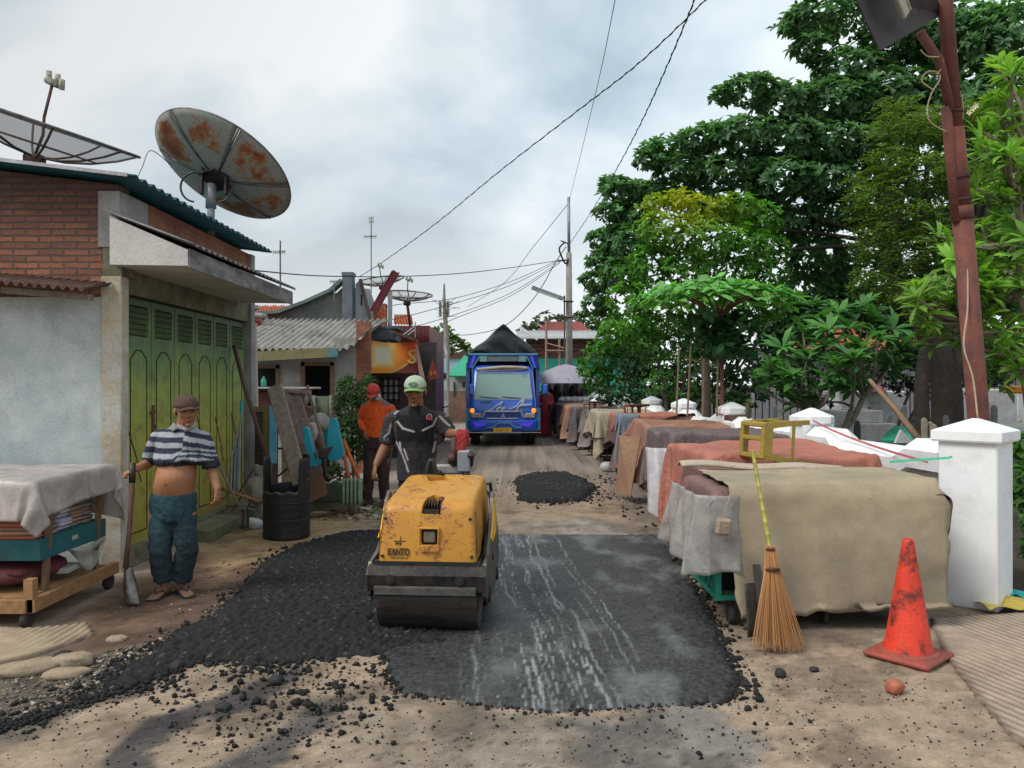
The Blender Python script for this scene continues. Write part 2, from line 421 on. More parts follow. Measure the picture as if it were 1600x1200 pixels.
cb = N(nt, 'ShaderNodeCombineXYZ'); nt.links.new(mth(nt, 'DIVIDE', sp.outputs[0], zz), cb.inputs[0]); nt.links.new(mth(nt, 'DIVIDE', sp.outputs[1], zz), cb.inputs[1])
cb.inputs[2].default_value = 3.7
f1 = noise(nt, cb.outputs[0], .95, 6, .52, .35)
f2 = noise(nt, cb.outputs[0], 1.3, 5, .5, .2)
ff = mth(nt, 'ADD', mth(nt, 'MULTIPLY', f1, .72), mth(nt, 'MULTIPLY', f2, .28))
cl = ramp(nt, ff, (.41, (1.75, 2.3, 2.7)), (.475, (2.75, 3.35, 3.75)), (.53, (3.8, 4.25, 4.5)), (.60, (5.2, 5.35, 5.4)))
for n_ in nt.nodes:
    if n_.type == 'VALTORGB': pass
# brighter and warmer towards the horizon
hz = N(nt, 'ShaderNodeMapRange'); nt.links.new(sp.outputs[2], hz.inputs[0]); hz.inputs[1].default_value = 0.0; hz.inputs[2].default_value = .36; hz.inputs[3].default_value = .85; hz.inputs[4].default_value = 0
hz.interpolation_type = 'SMOOTHSTEP'
cl = mixc(nt, hz.outputs[0], cl, (4.6, 4.65, 4.7))
tl = mth(nt, 'ADD', mth(nt, 'MULTIPLY', sp.outputs[0], 1.0), mth(nt, 'MULTIPLY', sp.outputs[2], -.6))
tr_ = N(nt, 'ShaderNodeMapRange'); nt.links.new(tl, tr_.inputs[0]); tr_.inputs[1].default_value = -.75; tr_.inputs[2].default_value = .1; tr_.inputs[3].default_value = .66; tr_.inputs[4].default_value = 1.06
cl = mixc(nt, 1.0, cl, tr_.outputs[0], 'MULTIPLY')
fin = mixc(nt, .93, sky.outputs[0], cl)
nt.links.new(fin, bg.inputs[0]); bg.inputs[1].default_value = .22
sl = bpy.data.lights.new('sun', 'SUN'); sl.energy = 3.0; sl.angle = R(26); sl.color = (1, .96, .9)
so = bpy.data.objects.new('sun', sl); col.objects.link(so)
sd = Vector((math.sin(SA)*math.cos(SE), math.cos(SA)*math.cos(SE), math.sin(SE)))
so.rotation_euler = sd.to_track_quat('Z', 'Y').to_euler(); so.location = (0, 0, 30)
scene.view_settings.view_transform = 'Standard'; scene.view_settings.look = 'None'; scene.view_settings.exposure = 0
scene.render.engine = 'CYCLES'
# ================================================================ GROUND
def wp(*pp): return [tuple(G(a, b)[:2]) for a, b in pp]
def lines(lo, hi, st, far0, far1):
    a = list(np.arange(lo, hi+1e-6, st)); L = []; x = lo; s = st
    while x > far0: s *= 1.35; x -= s; L.append(x)
    Rr = []; x = hi; s = st
    while x < far1: s *= 1.35; x += s; Rr.append(x)
    return np.array(L[::-1]+a+Rr)
def gh(x, y):  # ground height
    return (fbm(x, y, 1.3, 3, 3)-.5)*.025*sstep(14, 8, y)*sstep(2.2, 3.2, y)
def ground_mesh():
    xs = lines(-4.6, 4.6, .03, -400, 400); ys = lines(2.6, 10.5, .03, -30, 900)
    X, Y = np.meshgrid(xs, ys, indexing='ij')
    nx = fbm(X, Y, 1.1, 4, 40)-.5; ny = fbm(X, Y, 1.1, 4, 50)-.5; fine = fbm(X, Y, 6, 5, 60)-.5; vf = fbm(X, Y, 26, 3, 61)-.5
    XX = X+nx*.5+fine*.2; YY = Y+ny*.5+fine*.2
    C = np.empty(X.shape+(3,)); C[:] = (.285, .215, .155)
    def put(mask, c):
        for k in range(3): C[..., k] = C[..., k]*(1-mask)+c[k]*mask
    put(sstep(-.1, .25, fbm(X, Y, .5, 4, 7)-.5), (.24, .185, .135))
    far = sstep(8.5, 13, Y); put(far, (.24, .20, .165))
    put(sstep(.05, .3, fbm(X, Y, 1.7, 5, 17)-.5)*.8, (.20, .15, .11))
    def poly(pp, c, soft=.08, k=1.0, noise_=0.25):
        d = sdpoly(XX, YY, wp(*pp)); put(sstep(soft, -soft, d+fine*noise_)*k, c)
    # brown mud round the left man and along the step
    poly([(150, 930), (330, 860), (480, 835), (560, 850), (420, 950), (290, 1050), (120, 1060)], (.115, .066, .042), .18, .9)
    poly([(190, 1010), (290, 950), (420, 900), (400, 960), (300, 1040)], (.075, .048, .036), .15, .7)
    # yellow sand beside the drum
    poly([(330, 850), (420, 815), (600, 790), (640, 800), (520, 835), (430, 870), (360, 900)], (.33, .225, .12), .12, .85)
    # dark verge with stones, bottom left
    poly([(-400, 1120), (0, 1060), (140, 1030), (250, 1000), (330, 1010), (230, 1080), (0, 1170), (-400, 1300)], (.085, .072, .058), .12, .95)
    # bitumen smears left by wheels
    poly([(180, 1210), (260, 1130), (380, 1090), (470, 1040), (500, 1045), (420, 1100), (340, 1150), (300, 1210)], (.055, .050, .050), .04, .95, .12)
    poly([(330, 1210), (420, 1160), (520, 1100), (570, 1080), (560, 1110), (480, 1160), (430, 1210)], (.07, .064, .064), .04, .92, .12)
    poly([(0, 1150), (120, 1110), (230, 1075), (240, 1085), (120, 1130), (0, 1185)], (.13, .105, .08), .06, .8)
    poly([(520, 1230), (600, 1090), (700, 1080), (860, 1110), (860, 1230)], (.19, .155, .12), .2, .75)
    # grey damp slab in front of the patch
    poly([(890, 1110), (1120, 1080), (1160, 1130), (1230, 1160), (1250, 1230), (900, 1230)], (.165, .155, .14), .1, .9)
    poly([(720, 1120), (900, 1105), (900, 1220), (760, 1240)], (.21, .18, .145), .12, .5)
    # wet milky pool behind the patch
    poly([(868, 842), (872, 818), (905, 810), (955, 818), (975, 842)], (.33, .325, .30), .05, .85)
    poly([(770, 842), (800, 815), (1000, 815), (1045, 842)], (.2, .165, .135), .25, .7)
    # dust round the far patch and darker ground at the near cart
    poly([(770, 800), (800, 740), (930, 735), (990, 790), (960, 810)], (.27, .19, .13), .3, .6)
    poly([(1120, 1000), (1170, 940), (1500, 965), (1330, 1000), (1180, 1010)], (.11, .09, .07), .25, .6)
    # shade of the cart row, with oil, painted into the ground colour
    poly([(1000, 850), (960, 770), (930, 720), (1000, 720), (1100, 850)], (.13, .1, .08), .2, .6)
    # cemetery soil beyond the wall
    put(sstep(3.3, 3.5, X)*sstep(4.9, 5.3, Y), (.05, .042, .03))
    C *= (1+vf*.7+fine*.55)[..., None]; C *= (1-.35*sstep(.53, .66, fbm(X, Y, 3.3, 6, 63)))[..., None]
    # streaks running down the road, left by water and wheels
    st = fbm(X*9, Y*.6, 1, 4, 90)-.5
    C *= (1+st*.35*sstep(-2.2, -1.2, X)*sstep(2, 1.5, X))[..., None]
    spots = sstep(.16, .05, worley(X, Y, 9, 70))*sstep(.1, .25, fbm(X, Y, 1.5, 3, 71)-.42)
    C *= (1-spots*.65)[..., None]
    Z = gh(X, Y)+fine*.012*sstep(12, 9, Y)+vf*.006*sstep(9, 6, Y)
    V = np.stack([X, Y, Z], -1).reshape(-1, 3); nX, nY = X.shape
    i = np.arange(nX-1)[:, None]; j = np.arange(nY-1)[None]
    a = (i*nY+j).ravel(); Fc = np.stack([a, a+nY, a+nY+1, a+1], 1)
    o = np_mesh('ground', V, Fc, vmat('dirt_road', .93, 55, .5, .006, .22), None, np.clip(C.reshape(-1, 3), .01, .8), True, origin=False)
    tag(o, 'dusty tan village road of worn asphalt, sand and mud', kind='structure')
ground_mesh()
def patch(name, pp, label, mode, st=.015, th=.028, warp=.16):
    poly = wp(*pp); ax = [p[0] for p in poly]; ay = [p[1] for p in poly]
    xs = np.arange(min(ax)-.2, max(ax)+.2, st); ys = np.arange(min(ay)-.2, max(ay)+.2, st)
    X, Y = np.meshgrid(xs, ys, indexing='ij')
    d = sdpoly(X+(fbm(X, Y, 3, 4, 5)-.5)*warp, Y+(fbm(X, Y, 3, 4, 6)-.5)*warp, poly)+(fbm(X, Y, 14, 3, 8)-.5)*.12*(1 if mode else .45)
    k = sstep(.05, -.05, d)
    w1 = worley(X, Y, 22, 1); w2 = worley(X, Y, 48, 2); n = fbm(X, Y, 5, 4, 9)-.5; n2 = fbm(X, Y, 60, 3, 19)-.5
    if mode:   # loose
        Z = gh(X, Y)-.02+k*(th+.02+(.55-w1)*.034+(.5-w2)*.018+n*.04)
        g = .013+(.5-w1)*.020+(.4-w2)*.009+n2*.016+n*.006
        C = np.stack([g, g*.98, g*1.04], -1)
        sp = sstep(.93, .97, _hash(np.floor(X*60), np.floor(Y*60), 4))*.07*(w2 < .35)
        C += sp[..., None]
    else:      # rolled flat, wet, with milky streaks
        Z = gh(X, Y)-.02+k*(th+.012+(.5-w2)*.004+n*.008)
        g = .034+n2*.07+(.45-w2)*.045+n*.02
        C = np.stack([g*.98, g, g*1.04], -1)
        a = math.atan2(.30, 3.4); U = X*math.cos(a)+Y*math.sin(a)*.9; Vv = Y
        wob = (fbm(X*2, Y*1.0, 1, 3, 31)-.5)*.07
        strk = np.zeros(X.shape)
        rs_ = np.random.RandomState(3)
        for q in range(48):
            u0 = rs_.uniform(-.22, 1.12); wd = .0035+.009*rs_.rand()**2; s0 = rs_.uniform(.2, .8)*(1.0 if u0 < .8 else .6)
            uu = U-u0-wob-(fbm(X*1.5, Y*2, 1.6, 4, 100+q)-.5)*.055
            w_ = wd*(.2+2.4*fbm(X, Y, 9, 4, 120+q)**1.5)
            strk = np.maximum(strk, sstep(1.1, .3, np.abs(uu)/w_)*s0*sstep(.42, .60, fbm(X*5, Y*1.4, 1, 4, 140+q)))
        blot = sstep(.50, .75, fbm(X*1.6, Y*.9, 2.4, 6, 200))*.30*(.5+1.*fbm(X, Y, 30, 3, 201))*sstep(-.5, .2, X)
        s_ = np.clip(np.maximum(strk*(.6+.9*(n2+.5)), blot), 0, 1)*sstep(-.35, -.1, X)
        C = C*(1-s_[..., None]*.8)+np.array((.36, .40, .40))*s_[..., None]*.8
        edge = sstep(-.28, -.05, d)*.6*sstep(.6, 1.1, X+n*.6)
        C = C*(1-edge[..., None]*.45)
        Z += edge*(.5-w1)*.03
    V = np.stack([X, Y, Z], -1).reshape(-1, 3); nX, nY = X.shape
    i = np.arange(nX-1)[:, None]; j = np.arange(nY-1)[None]; a = (i*nY+j)
    keep = (d[:-1, :-1] < .1)
    a = a[keep]; Fc = np.stack([a, a+nY, a+nY+1, a+1], 1)
    o = np_mesh(name, V, Fc, vmat('asphalt_loose', .8, 160, .5, .004, .3, .25) if mode else vmat('asphalt_rolled', .55, 130, .9, .004, .65, .4), None, np.clip(C.reshape(-1, 3), .008, .7), True, origin=False)
    return tag(o, label, kind='structure')
LP = [(610, 830), (540, 836), (470, 850), (425, 875), (380, 920), (320, 975), (262, 1005), (205, 1040), (170, 1068), (215, 1068), (255, 1048), (310, 1033), (400, 1042), (520, 1030), (605, 1022), (700, 1010), (700, 900), (700, 830)]
RP = [(596, 1010), (600, 1040), (626, 1085), (740, 1100), (860, 1112), (1000, 1104), (1140, 1096), (1152, 1060), (1118, 975), (1080, 910), (1052, 855), (1035, 838), (860, 836), (690, 835), (650, 900)]
patch('loose_asphalt', LP, 'fresh loose black asphalt spread to the left of the roller', 1, .013, warp=.2)
patch('asphalt_patch', RP, 'freshly rolled black asphalt patch with milky water streaks', 0, .013, warp=.05)
patch('asphalt_heap', [(806, 750), (825, 743), (880, 741), (915, 752), (928, 768), (915, 782), (860, 786), (815, 782)], 'small separate patch of loose black asphalt farther up the road', 1, .03, .05, .25)
# crumbs of bitumen, pebbles
ico = None
def lump_proto():
    t = (1+5**.5)/2
    v = np.array([(-1, t, 0), (1, t, 0), (-1, -t, 0), (1, -t, 0), (0, -1, t), (0, 1, t), (0, -1, -t), (0, 1, -t), (t, 0, -1), (t, 0, 1), (-t, 0, -1), (-t, 0, 1)], float)/1.9
    f = np.array([(0, 11, 5), (0, 5, 1), (0, 1, 7), (0, 7, 10), (0, 10, 11), (1, 5, 9), (5, 11, 4), (11, 10, 2), (10, 7, 6), (7, 1, 8), (3, 9, 4), (3, 4, 2), (3, 2, 6), (3, 6, 8), (3, 8, 9), (4, 9, 5), (2, 4, 11), (6, 2, 10), (8, 6, 7), (9, 8, 1)])
    return v, f
PV, PF = lump_proto()
def scatter(name, pts, size, cols, m, flat=.75, sink=.3):
    n = len(pts); pts = np.array(pts); size = np.array(size)
    sc = size[:, None, None]*(1+RS.uniform(-.35, .35, (n, 12, 1)))
    ax = 1+RS.uniform(-.3, .4, (n, 1, 3)); ax[:, :, 2] *= flat
    a = RS.uniform(0, 6.28, n); ca, sa = np.cos(a), np.sin(a)
    V = PV[None]*sc*ax
    V = np.stack([V[..., 0]*ca[:, None]-V[..., 1]*sa[:, None], V[..., 0]*sa[:, None]+V[..., 1]*ca[:, None], V[..., 2]], -1)
    V += pts[:, None, :]; V[..., 2] += (size*(flat-sink))[:, None]
    Fc = PF[None]+(np.arange(n)*12)[:, None, None]
    return np_mesh(name, V.reshape(-1, 3), Fc.reshape(-1, 3), m, None, np.repeat(np.array(cols), 12, 0), False, origin=False)
def spread(poly_px, n, wig=.0):
    poly = wp(*poly_px); ax = np.array([p[0] for p in poly]); ay = np.array([p[1] for p in poly])
    o = []
    x = RS.uniform(ax.min(), ax.max(), n*6); y = RS.uniform(ay.min(), ay.max(), n*6)
    d = sdpoly(x, y, poly); k = np.where(d < 0)[0][:n]
    return [(x[i], y[i]) for i in k]
pts = []; sz = []
def along(pp, n, spread_, lo, hi, close=True):
    poly = wp(*pp); m = len(poly)
    for _ in range(n):
        i = random.randrange(m if close else m-1); a, b = poly[i], poly[(i+1) % m]; t = random.random()
        r = abs(random.gauss(0, spread_)); th = random.uniform(0, 6.283)
        x = a[0]+(b[0]-a[0])*t+math.cos(th)*r; y = a[1]+(b[1]-a[1])*t+math.sin(th)*r
        if y < 2.8: continue
        pts.append((x, y, 0)); sz.append(lo+(hi-lo)*random.random()**3.2)
along(LP[2:14], 2600, .12, .003, .020, False)
along([(-80, 1150), (60, 1120), (160, 1080), (250, 1040)], 1500, .13, .003, .016, False)
along(RP[0:12], 1500, .035, .003, .013, False)
along(RP[6:12], 1300, .08, .003, .022, False)
along([(806, 750), (880, 741), (928, 768), (915, 782), (860, 786), (815, 782)], 420, .25, .008, .03)
for p in spread([(330, 1040), (620, 1030), (640, 1080), (560, 1130), (450, 1160), (380, 1100)], 280): pts.append((*p, 0)); sz.append(.004+.018*random.random()**3)
for p in spread([(940, 730), (1000, 780), (1080, 900), (1040, 840), (960, 800), (900, 780)], 160): pts.append((*p, 0)); sz.append(.006+.02*random.random()**3)
for p in spread([(200, 1100), (640, 1000), (900, 1120), (1200, 1100), (1500, 1190), (100, 1199)], 350): pts.append((*p, 0)); sz.append(.003+.010*random.random()**3)
for p in spread([(-100, 1100), (400, 1010), (640, 1030), (900, 1115), (1200, 1060), (1560, 1060), (1700, 1240), (-100, 1240)], 1200): pts.append((*p, 0)); sz.append(.0018+.0045*random.random()**2)
for p in spread([(200, 1060), (640, 1030), (600, 1160), (300, 1180)], 500): pts.append((*p, 0)); sz.append(.003+.012*random.random()**3)
P_ = np.array(pts); P_[:, 2] = gh(P_[:, 0], P_[:, 1])
g = RS.uniform(.006, .018, (len(pts), 1)); cc = np.repeat(g, 3, 1)
o = scatter('asphalt_crumbs', P_, sz, cc, vmat('crumb', .8, 90, .5, .004, .3), .8, .35)
tag(o, 'black crumbs of asphalt scattered round the patch edges', 'asphalt crumbs', kind='stuff')
pts2 = []; s2 = []; c2 = []
PC = [(.25, .21, .16), (.16, .135, .11), (.34, .31, .25), (.11, .09, .075), (.2, .14, .09)]
for pp, n, a, b in (([(-60, 1060), (140, 1025), (330, 980), (340, 1010), (200, 1070), (-60, 1140)], 1800, .003, .015), ([(150, 930), (480, 840), (430, 930), (260, 1040)], 420, .003, .012),
                    ([(1130, 1010), (1480, 1060), (1600, 1199), (1150, 1199)], 260, .003, .010), ([(500, 1050), (900, 1120), (900, 1199), (300, 1199)], 300, .002, .007), ([(600, 800), (1050, 800), (960, 720), (700, 720)], 350, .004, .012)):
    for p in spread(pp, n): pts2.append((*p, 0)); s2.append(a+(b-a)*random.random()**3); c2.append(random.choice(PC))
P_ = np.array(pts2); P_[:, 2] = gh(P_[:, 0], P_[:, 1])
tag(scatter('gravel', P_, s2, c2, vmat('pebble', .85, 70, .4, .004, .25), .65, .3), 'pale pebbles and grit strewn on the road edge', 'gravel', kind='stuff')
def rock(name, px, py, r, label, cat, m, fl=.6, dims=(1, 1, 1), z=0, rz=0, seed=0):
    rs = np.random.RandomState(seed+3); b = MB(); c = G(px, py)
    bm = bmesh.new(); bmesh.ops.create_icosphere(bm, subdivisions=3, radius=1)
    v = np.array([q.co[:] for q in bm.verts]); f = [[q.index for q in fc.verts] for fc in bm.faces]; bm.free()
    n = fbm(v[:, 0]*2+seed, v[:, 1]*2+v[:, 2]*1.7, 1.2, 4, seed)-.5
    v = v*(1+n*.55)[:, None]; v = np.sign(v)*np.abs(v)**.8*np.array(dims)*r; v[:, 2] *= fl
    ca, sa = math.cos(rz), math.sin(rz); v = np.stack([v[:, 0]*ca-v[:, 1]*sa, v[:, 0]*sa+v[:, 1]*ca, v[:, 2]], -1)
    b.add([tuple(q+np.array((c.x, c.y, r*fl*.6+z))) for q in v], f)
    return tag(b.build(name, m, None, True), label, cat)
CR = vmat('crumb')
CRM = mat('lump_black', (.03, .03, .032), (.012, .012, .013), s=30, rough=.75, dirt=0, bs=.8)
STN = mat('stone_tan', (.33, .26, .17), (.22, .17, .12), s=9, dirt=.5, bs=.6)
rock('asphalt_lump', 432, 1068, .036, 'large black asphalt lump lying on the tan road left of centre', 'asphalt lump', CRM, .8, seed=1)
rock('asphalt_lump', 349, 1108, .028, 'black asphalt lump beside the dark smear at lower left', 'asphalt lump', CRM, .7, (1.4, 1, 1), seed=2)
rock('asphalt_lump', 98, 1036, .05, 'dark lump resting on a pale kerb stone, lower left', 'asphalt lump', CRM, .9, seed=3)
rock('asphalt_lump', 277, 1046, .035, 'small dark asphalt lump just off the edge of the loose asphalt', 'asphalt lump', CRM, .9, seed=9)
rock('asphalt_ball', 1219, 1057, .028, 'round dark ball of asphalt in front of the broom', 'asphalt ball', CRM, 1, seed=4)
rock('asphalt_lump', 1272, 1048, .02, 'small dark crumb lump between round ball and orange cone', 'asphalt lump', CRM, .7, (1.4, 1, 1), seed=5)
b = MB(); c = G(1398, 1082); b.box((c.x, c.y, .03), (.085, .07, .062), (.12, .1, .5), .012)
tag(b.build('brick_piece', mat('brick_piece', (.42, .13, .07), (.3, .09, .05), s=20, dirt=.3, bs=.6), None, True), 'broken orange brick piece on the road before the cone', 'brick piece')
rock('kerb_stone', 45, 1050, .13, 'long pale broken kerb stone at the lower left edge', 'stone', STN, .30, (1.5, .7, 1), seed=6, rz=.5)
rock('kerb_stone', 112, 1040, .09, 'smaller pale stone next to the dark gap in the kerb', 'stone', STN, .5, (1.3, .8, 1), seed=7, rz=.4)
rock('kerb_stone', 182, 1002, .045, 'small yellowish stone on the gravel near the cart', 'stone', STN, .5, (1.4, 1, 1), seed=8)
rock('kerb_stone', 105, 1056, .075, 'flat tan stone half buried below the kerb stones', 'stone', STN, .35, (1.7, .8, 1), seed=12, rz=.3)
# ridged concrete aprons
def ridged(name, poly_px, ang, label, pitch=.045, depth=.008, base=.03, colr=(.30, .245, .18)):
    poly = wp(*poly_px); ax = [p[0] for p in poly]; ay = [p[1] for p in poly]; st = .011
    xs = np.arange(min(ax)-.05, max(ax)+.05, st); ys = np.arange(min(ay)-.05, max(ay)+.05, st*1.6)
    X, Y = np.meshgrid(xs, ys, indexing='ij'); n = fbm(X, Y, 3, 4, 77)-.5; n2 = fbm(X, Y, 18, 4, 78)-.5
    d = sdpoly(X+n*.06+n2*.03, Y+n*.06, poly); k = sstep(.015, -.015, d)
    U = (X*math.cos(ang)+Y*math.sin(ang))/pitch+n*.5; r = np.clip(np.abs((U % 1)-.5)*2, 0, 1); gr = sstep(.0, .5, r)
    wear = sstep(.72, .5, fbm(X, Y, 1.2, 4, 79))
    Z = gh(X, Y)-.03+k*(base+.03)-(1-gr)*depth*wear*k+n*.01
    C = np.array(colr)*(1+n*.35+n2*.5)[..., None]*(1-(1-gr)*.62*wear)[..., None]
    put = sstep(.06, .0, -d)[..., None]; C = C*(1-put*.5)
    V = np.stack([X, Y, Z], -1).reshape(-1, 3); nX, nY = X.shape
    i = np.arange(nX-1)[:, None]; j = np.arange(nY-1)[None]; a = (i*nY+j)[d[:-1, :-1] < .03]
    tag(np_mesh(name, V, np.stack([a, a+nY, a+nY+1, a+1], 1), vmat('ridged_m', .9, 80, .4, .003, .15), None, np.clip(C.reshape(-1, 3), .01, .8), True, origin=False), label, kind='structure')
ridged('pavement', [(1452, 968), (1700, 955), (2100, 990), (2300, 1300), (1640, 1215), (1560, 1130), (1490, 1050)], math.atan2(.32, 1), 'ridged concrete ramp at the right edge of the road', .058, .006, .018, (.34, .26, .20))
ridged('kerb_apron', [(-500, 1010), (-100, 970), (40, 985), (140, 975), (150, 992), (60, 1025), (-60, 1055), (-300, 1090)], .02, 'ridged concrete gutter apron under the left cart', .052, .018, .022, (.32, .25, .17))
# ================================================================ BRICK SHOP HOUSE (left)
XW, YF, YB = -3.42, 6.62, 10.05
house = thing('brick_shop_house', 'brick and plaster shop house with green folding doors, white canopy and teal roof at left', 'house', (-5.5, 8.3, 0))
b = MB(); b.b2((-9, YF, 2.37), (XW, YF+.18, 3.9)); 
b2 = MB(); b2.b2((-9, YF+.012, -.1), (-3.45, YF+.17, 2.37))
b.v = b.v[:0]; b.f = []
def roofz(x): return 3.36+(-3.2-x)*.12
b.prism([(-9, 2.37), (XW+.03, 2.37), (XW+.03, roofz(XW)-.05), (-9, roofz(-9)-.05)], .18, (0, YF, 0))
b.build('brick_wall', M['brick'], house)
b2.build('plaster_wall', M['plaster_white'], house)
# street side: pillar, lintel wall, back pillar
b = MB(); b.b2((XW-.12, YF-.014, -.1), (XW+.06, YF+.12, 2.55), .008); b.build('corner_pillar', mat('pillar_peel', (.50, .50, .46), (.45, .36, .22), s=4, dirt=.6, dcol=(.24, .17, .09), dscale=5, bs=.6), house)
b = MB(); b.b2((XW-.1, YF-.01, 2.55), (XW+.065, YF+.22, 2.80)); b.b2((XW-.12, YF+.125, 2.42), (XW+.02, YB, 2.72)); b.build('lintel', M['concrete_mossy'], house)
b = MB(); b.b2((XW-.13, YF+.18, 2.72), (XW+.02, YB, 3.30)); b.build('side_brick_wall', M['brick2'], house)
b = MB(); b.b2((XW-.14, YF-.016, 2.8), (XW+.045, YF+.5, 3.28)); b.build('wall_patch', M['plaster_grey'], house)
b = MB(); b.b2((XW-.13, YB-.12, -.1), (XW+.05, YB+.02, 3.3)); b.b2((-9, YB-.1, 0), (XW-.13, YB, 3.6)); b.build('back_wall', M['plaster_grey'], house)
# canopy slab with sloping end
XC = -2.74
b = MB(); b.prism([(XW+.02, 2.63), (XC, 2.62), (XC, 2.755), (XW+.02, 3.04)], 3.06, (0, YF-.13, 0)); b.build('canopy', M['fascia_white'], house)
b = MB(); b.b2((XC-.004, YF-.125, 2.605), (XC+.014, YF+2.93, 2.765)); b.build('canopy_fascia', M['fascia_old'], house)
def corrug(b, fn, nu, nv): b.grid(fn, nu, nv)
b = MB()
b.grid(lambda u, v: (XW+.0+(XC+.05-XW)*u, YF-.15+3.1*v, 3.075+(2.80-3.075)*u+.012*math.sin(v*3.1/.13*6.283)), 2, 240)
b.build('canopy_sheet', mat('canopy_sheet', (.3, .3, .31), (.12, .11, .11), s=5, dirt=.6), house, True, solid=.006)
# teal corrugated main roof: ribs run down to the street
b = MB()
b.grid(lambda u, v: (-9.3+(6.15)*u+0, YF-.22+3.7*v, roofz(-9.3+6.15*u)+.018*math.sin(v*3.7/.16*6.283)), 2, 300)
b.build('roof', M['teal_metal'], house, True, solid=.008)
b = MB(); b.bar((-9.3, YF-.23, roofz(-9.3)), (-3.2, YF-.23, roofz(-3.2)), .012, .03); b.build('roof_trim', mat('trim_pale', (.5, .53, .55), (.3, .3, .32), dirt=.3), house)
b = MB(); b.b2((-9, YF-.1, 3.3), (-3.3, YF-.06, 3.36)); 
# little rusty eave over plaster wall
b = MB(); b.grid(lambda u, v: (-9+(5.56)*u, YF-.02-.42*v, 2.48-.10*v+(-.07)*(u-.5)*0+(-3.44-(-9+5.56*u))*.085+.017*math.sin(u*5.56/.075*6.283)), 600, 2)
b.build('eave_sheet', M['rust_sheet'], house, True, solid=.006)
b = MB(); b.bar((-9, YF-.3, 2.33+.47), (-3.45, YF-.3, 2.33), .03, .05); b.build('eave_beam', M['wood_old'], house)
# folding door: six leaves
def door_m():
    m, nt, bb = _mat('green_door'); tc = N(nt, 'ShaderNodeTexCoord'); sp = N(nt, 'ShaderNodeSeparateXYZ'); nt.links.new(tc.outputs['Object'], sp.inputs[0])
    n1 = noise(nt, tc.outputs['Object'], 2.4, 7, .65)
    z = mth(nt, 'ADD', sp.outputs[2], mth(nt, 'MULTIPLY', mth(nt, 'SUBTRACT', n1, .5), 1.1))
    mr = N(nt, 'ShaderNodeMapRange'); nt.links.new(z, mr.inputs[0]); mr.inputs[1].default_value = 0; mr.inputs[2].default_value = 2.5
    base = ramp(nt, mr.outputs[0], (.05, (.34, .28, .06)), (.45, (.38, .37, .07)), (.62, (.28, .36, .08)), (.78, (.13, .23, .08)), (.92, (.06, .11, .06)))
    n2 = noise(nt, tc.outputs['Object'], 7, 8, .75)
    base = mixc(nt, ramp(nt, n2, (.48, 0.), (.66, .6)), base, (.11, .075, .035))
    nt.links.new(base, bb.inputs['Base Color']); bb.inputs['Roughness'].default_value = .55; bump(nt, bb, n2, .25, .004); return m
DM = door_m(); DK = mat('door_groove', (.03, .04, .015), (.015, .02, .01), dirt=0)
y0, y1 = YF+.22, YB-.16; wl = (y1-y0)/6
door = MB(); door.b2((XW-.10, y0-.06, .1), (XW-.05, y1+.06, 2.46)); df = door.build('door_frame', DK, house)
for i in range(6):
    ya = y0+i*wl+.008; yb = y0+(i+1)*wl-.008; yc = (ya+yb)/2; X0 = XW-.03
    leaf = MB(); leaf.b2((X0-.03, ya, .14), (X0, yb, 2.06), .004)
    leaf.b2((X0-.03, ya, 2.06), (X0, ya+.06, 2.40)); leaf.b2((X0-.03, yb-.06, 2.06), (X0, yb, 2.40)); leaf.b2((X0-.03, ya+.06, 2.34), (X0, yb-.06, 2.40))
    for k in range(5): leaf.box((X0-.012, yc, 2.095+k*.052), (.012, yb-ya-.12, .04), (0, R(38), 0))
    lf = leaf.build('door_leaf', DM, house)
    gv = MB(); yl, yr = ya+.09, yb-.09
    poly = [(yl, .26), (yl, .78), (yl, 1.84), (yl+.04, 1.88), (yc-.05, 1.93), (yc+.05, 1.93), (yr-.04, 1.88), (yr, 1.84), (yr, .26), (yl, .26)]
    for p, q in zip(poly, poly[1:]): gv.bar((X0+.001, p[0], p[1]), (X0+.001, q[0], q[1]), .009, .009)
    for k in range(4):
        o1 = (k % 2)*.1; zz_ = 1.17-.12*k+(i % 2)*.03; s1 = yl-.06+.07*k*(1 if k < 3 else .8)
        gv.bar((X0+.002, s1, zz_+.07), (X0+.002, s1+.10, zz_-.10), .008, .008)
    gv.build('groove_trim', DK, lf)
b = MB(); b.tube([(XW-.01, y0+wl, 1.42), (XW-.01, y0+wl, 1.02)], .012, 8); b.box((XW-.01, y0+wl, 1.35), (.02, .09, .025)); b.build('door_bolt', M['rust_pole'], house)
# threshold step (mossy slab)
b = MB(); b.prism([(-3.45, -.1), (-3.05, -.1), (-3.07, .12), (-3.45, .13)], YB-YF-1.4+.5, (0, YF+1.2, 0)); b.b2((-3.45, YF+.1, -.1), (-3.36, YB, .16))
tag(b.build('door_step', M['concrete_mossy']), 'mossy concrete step below the green folding doors', 'step')
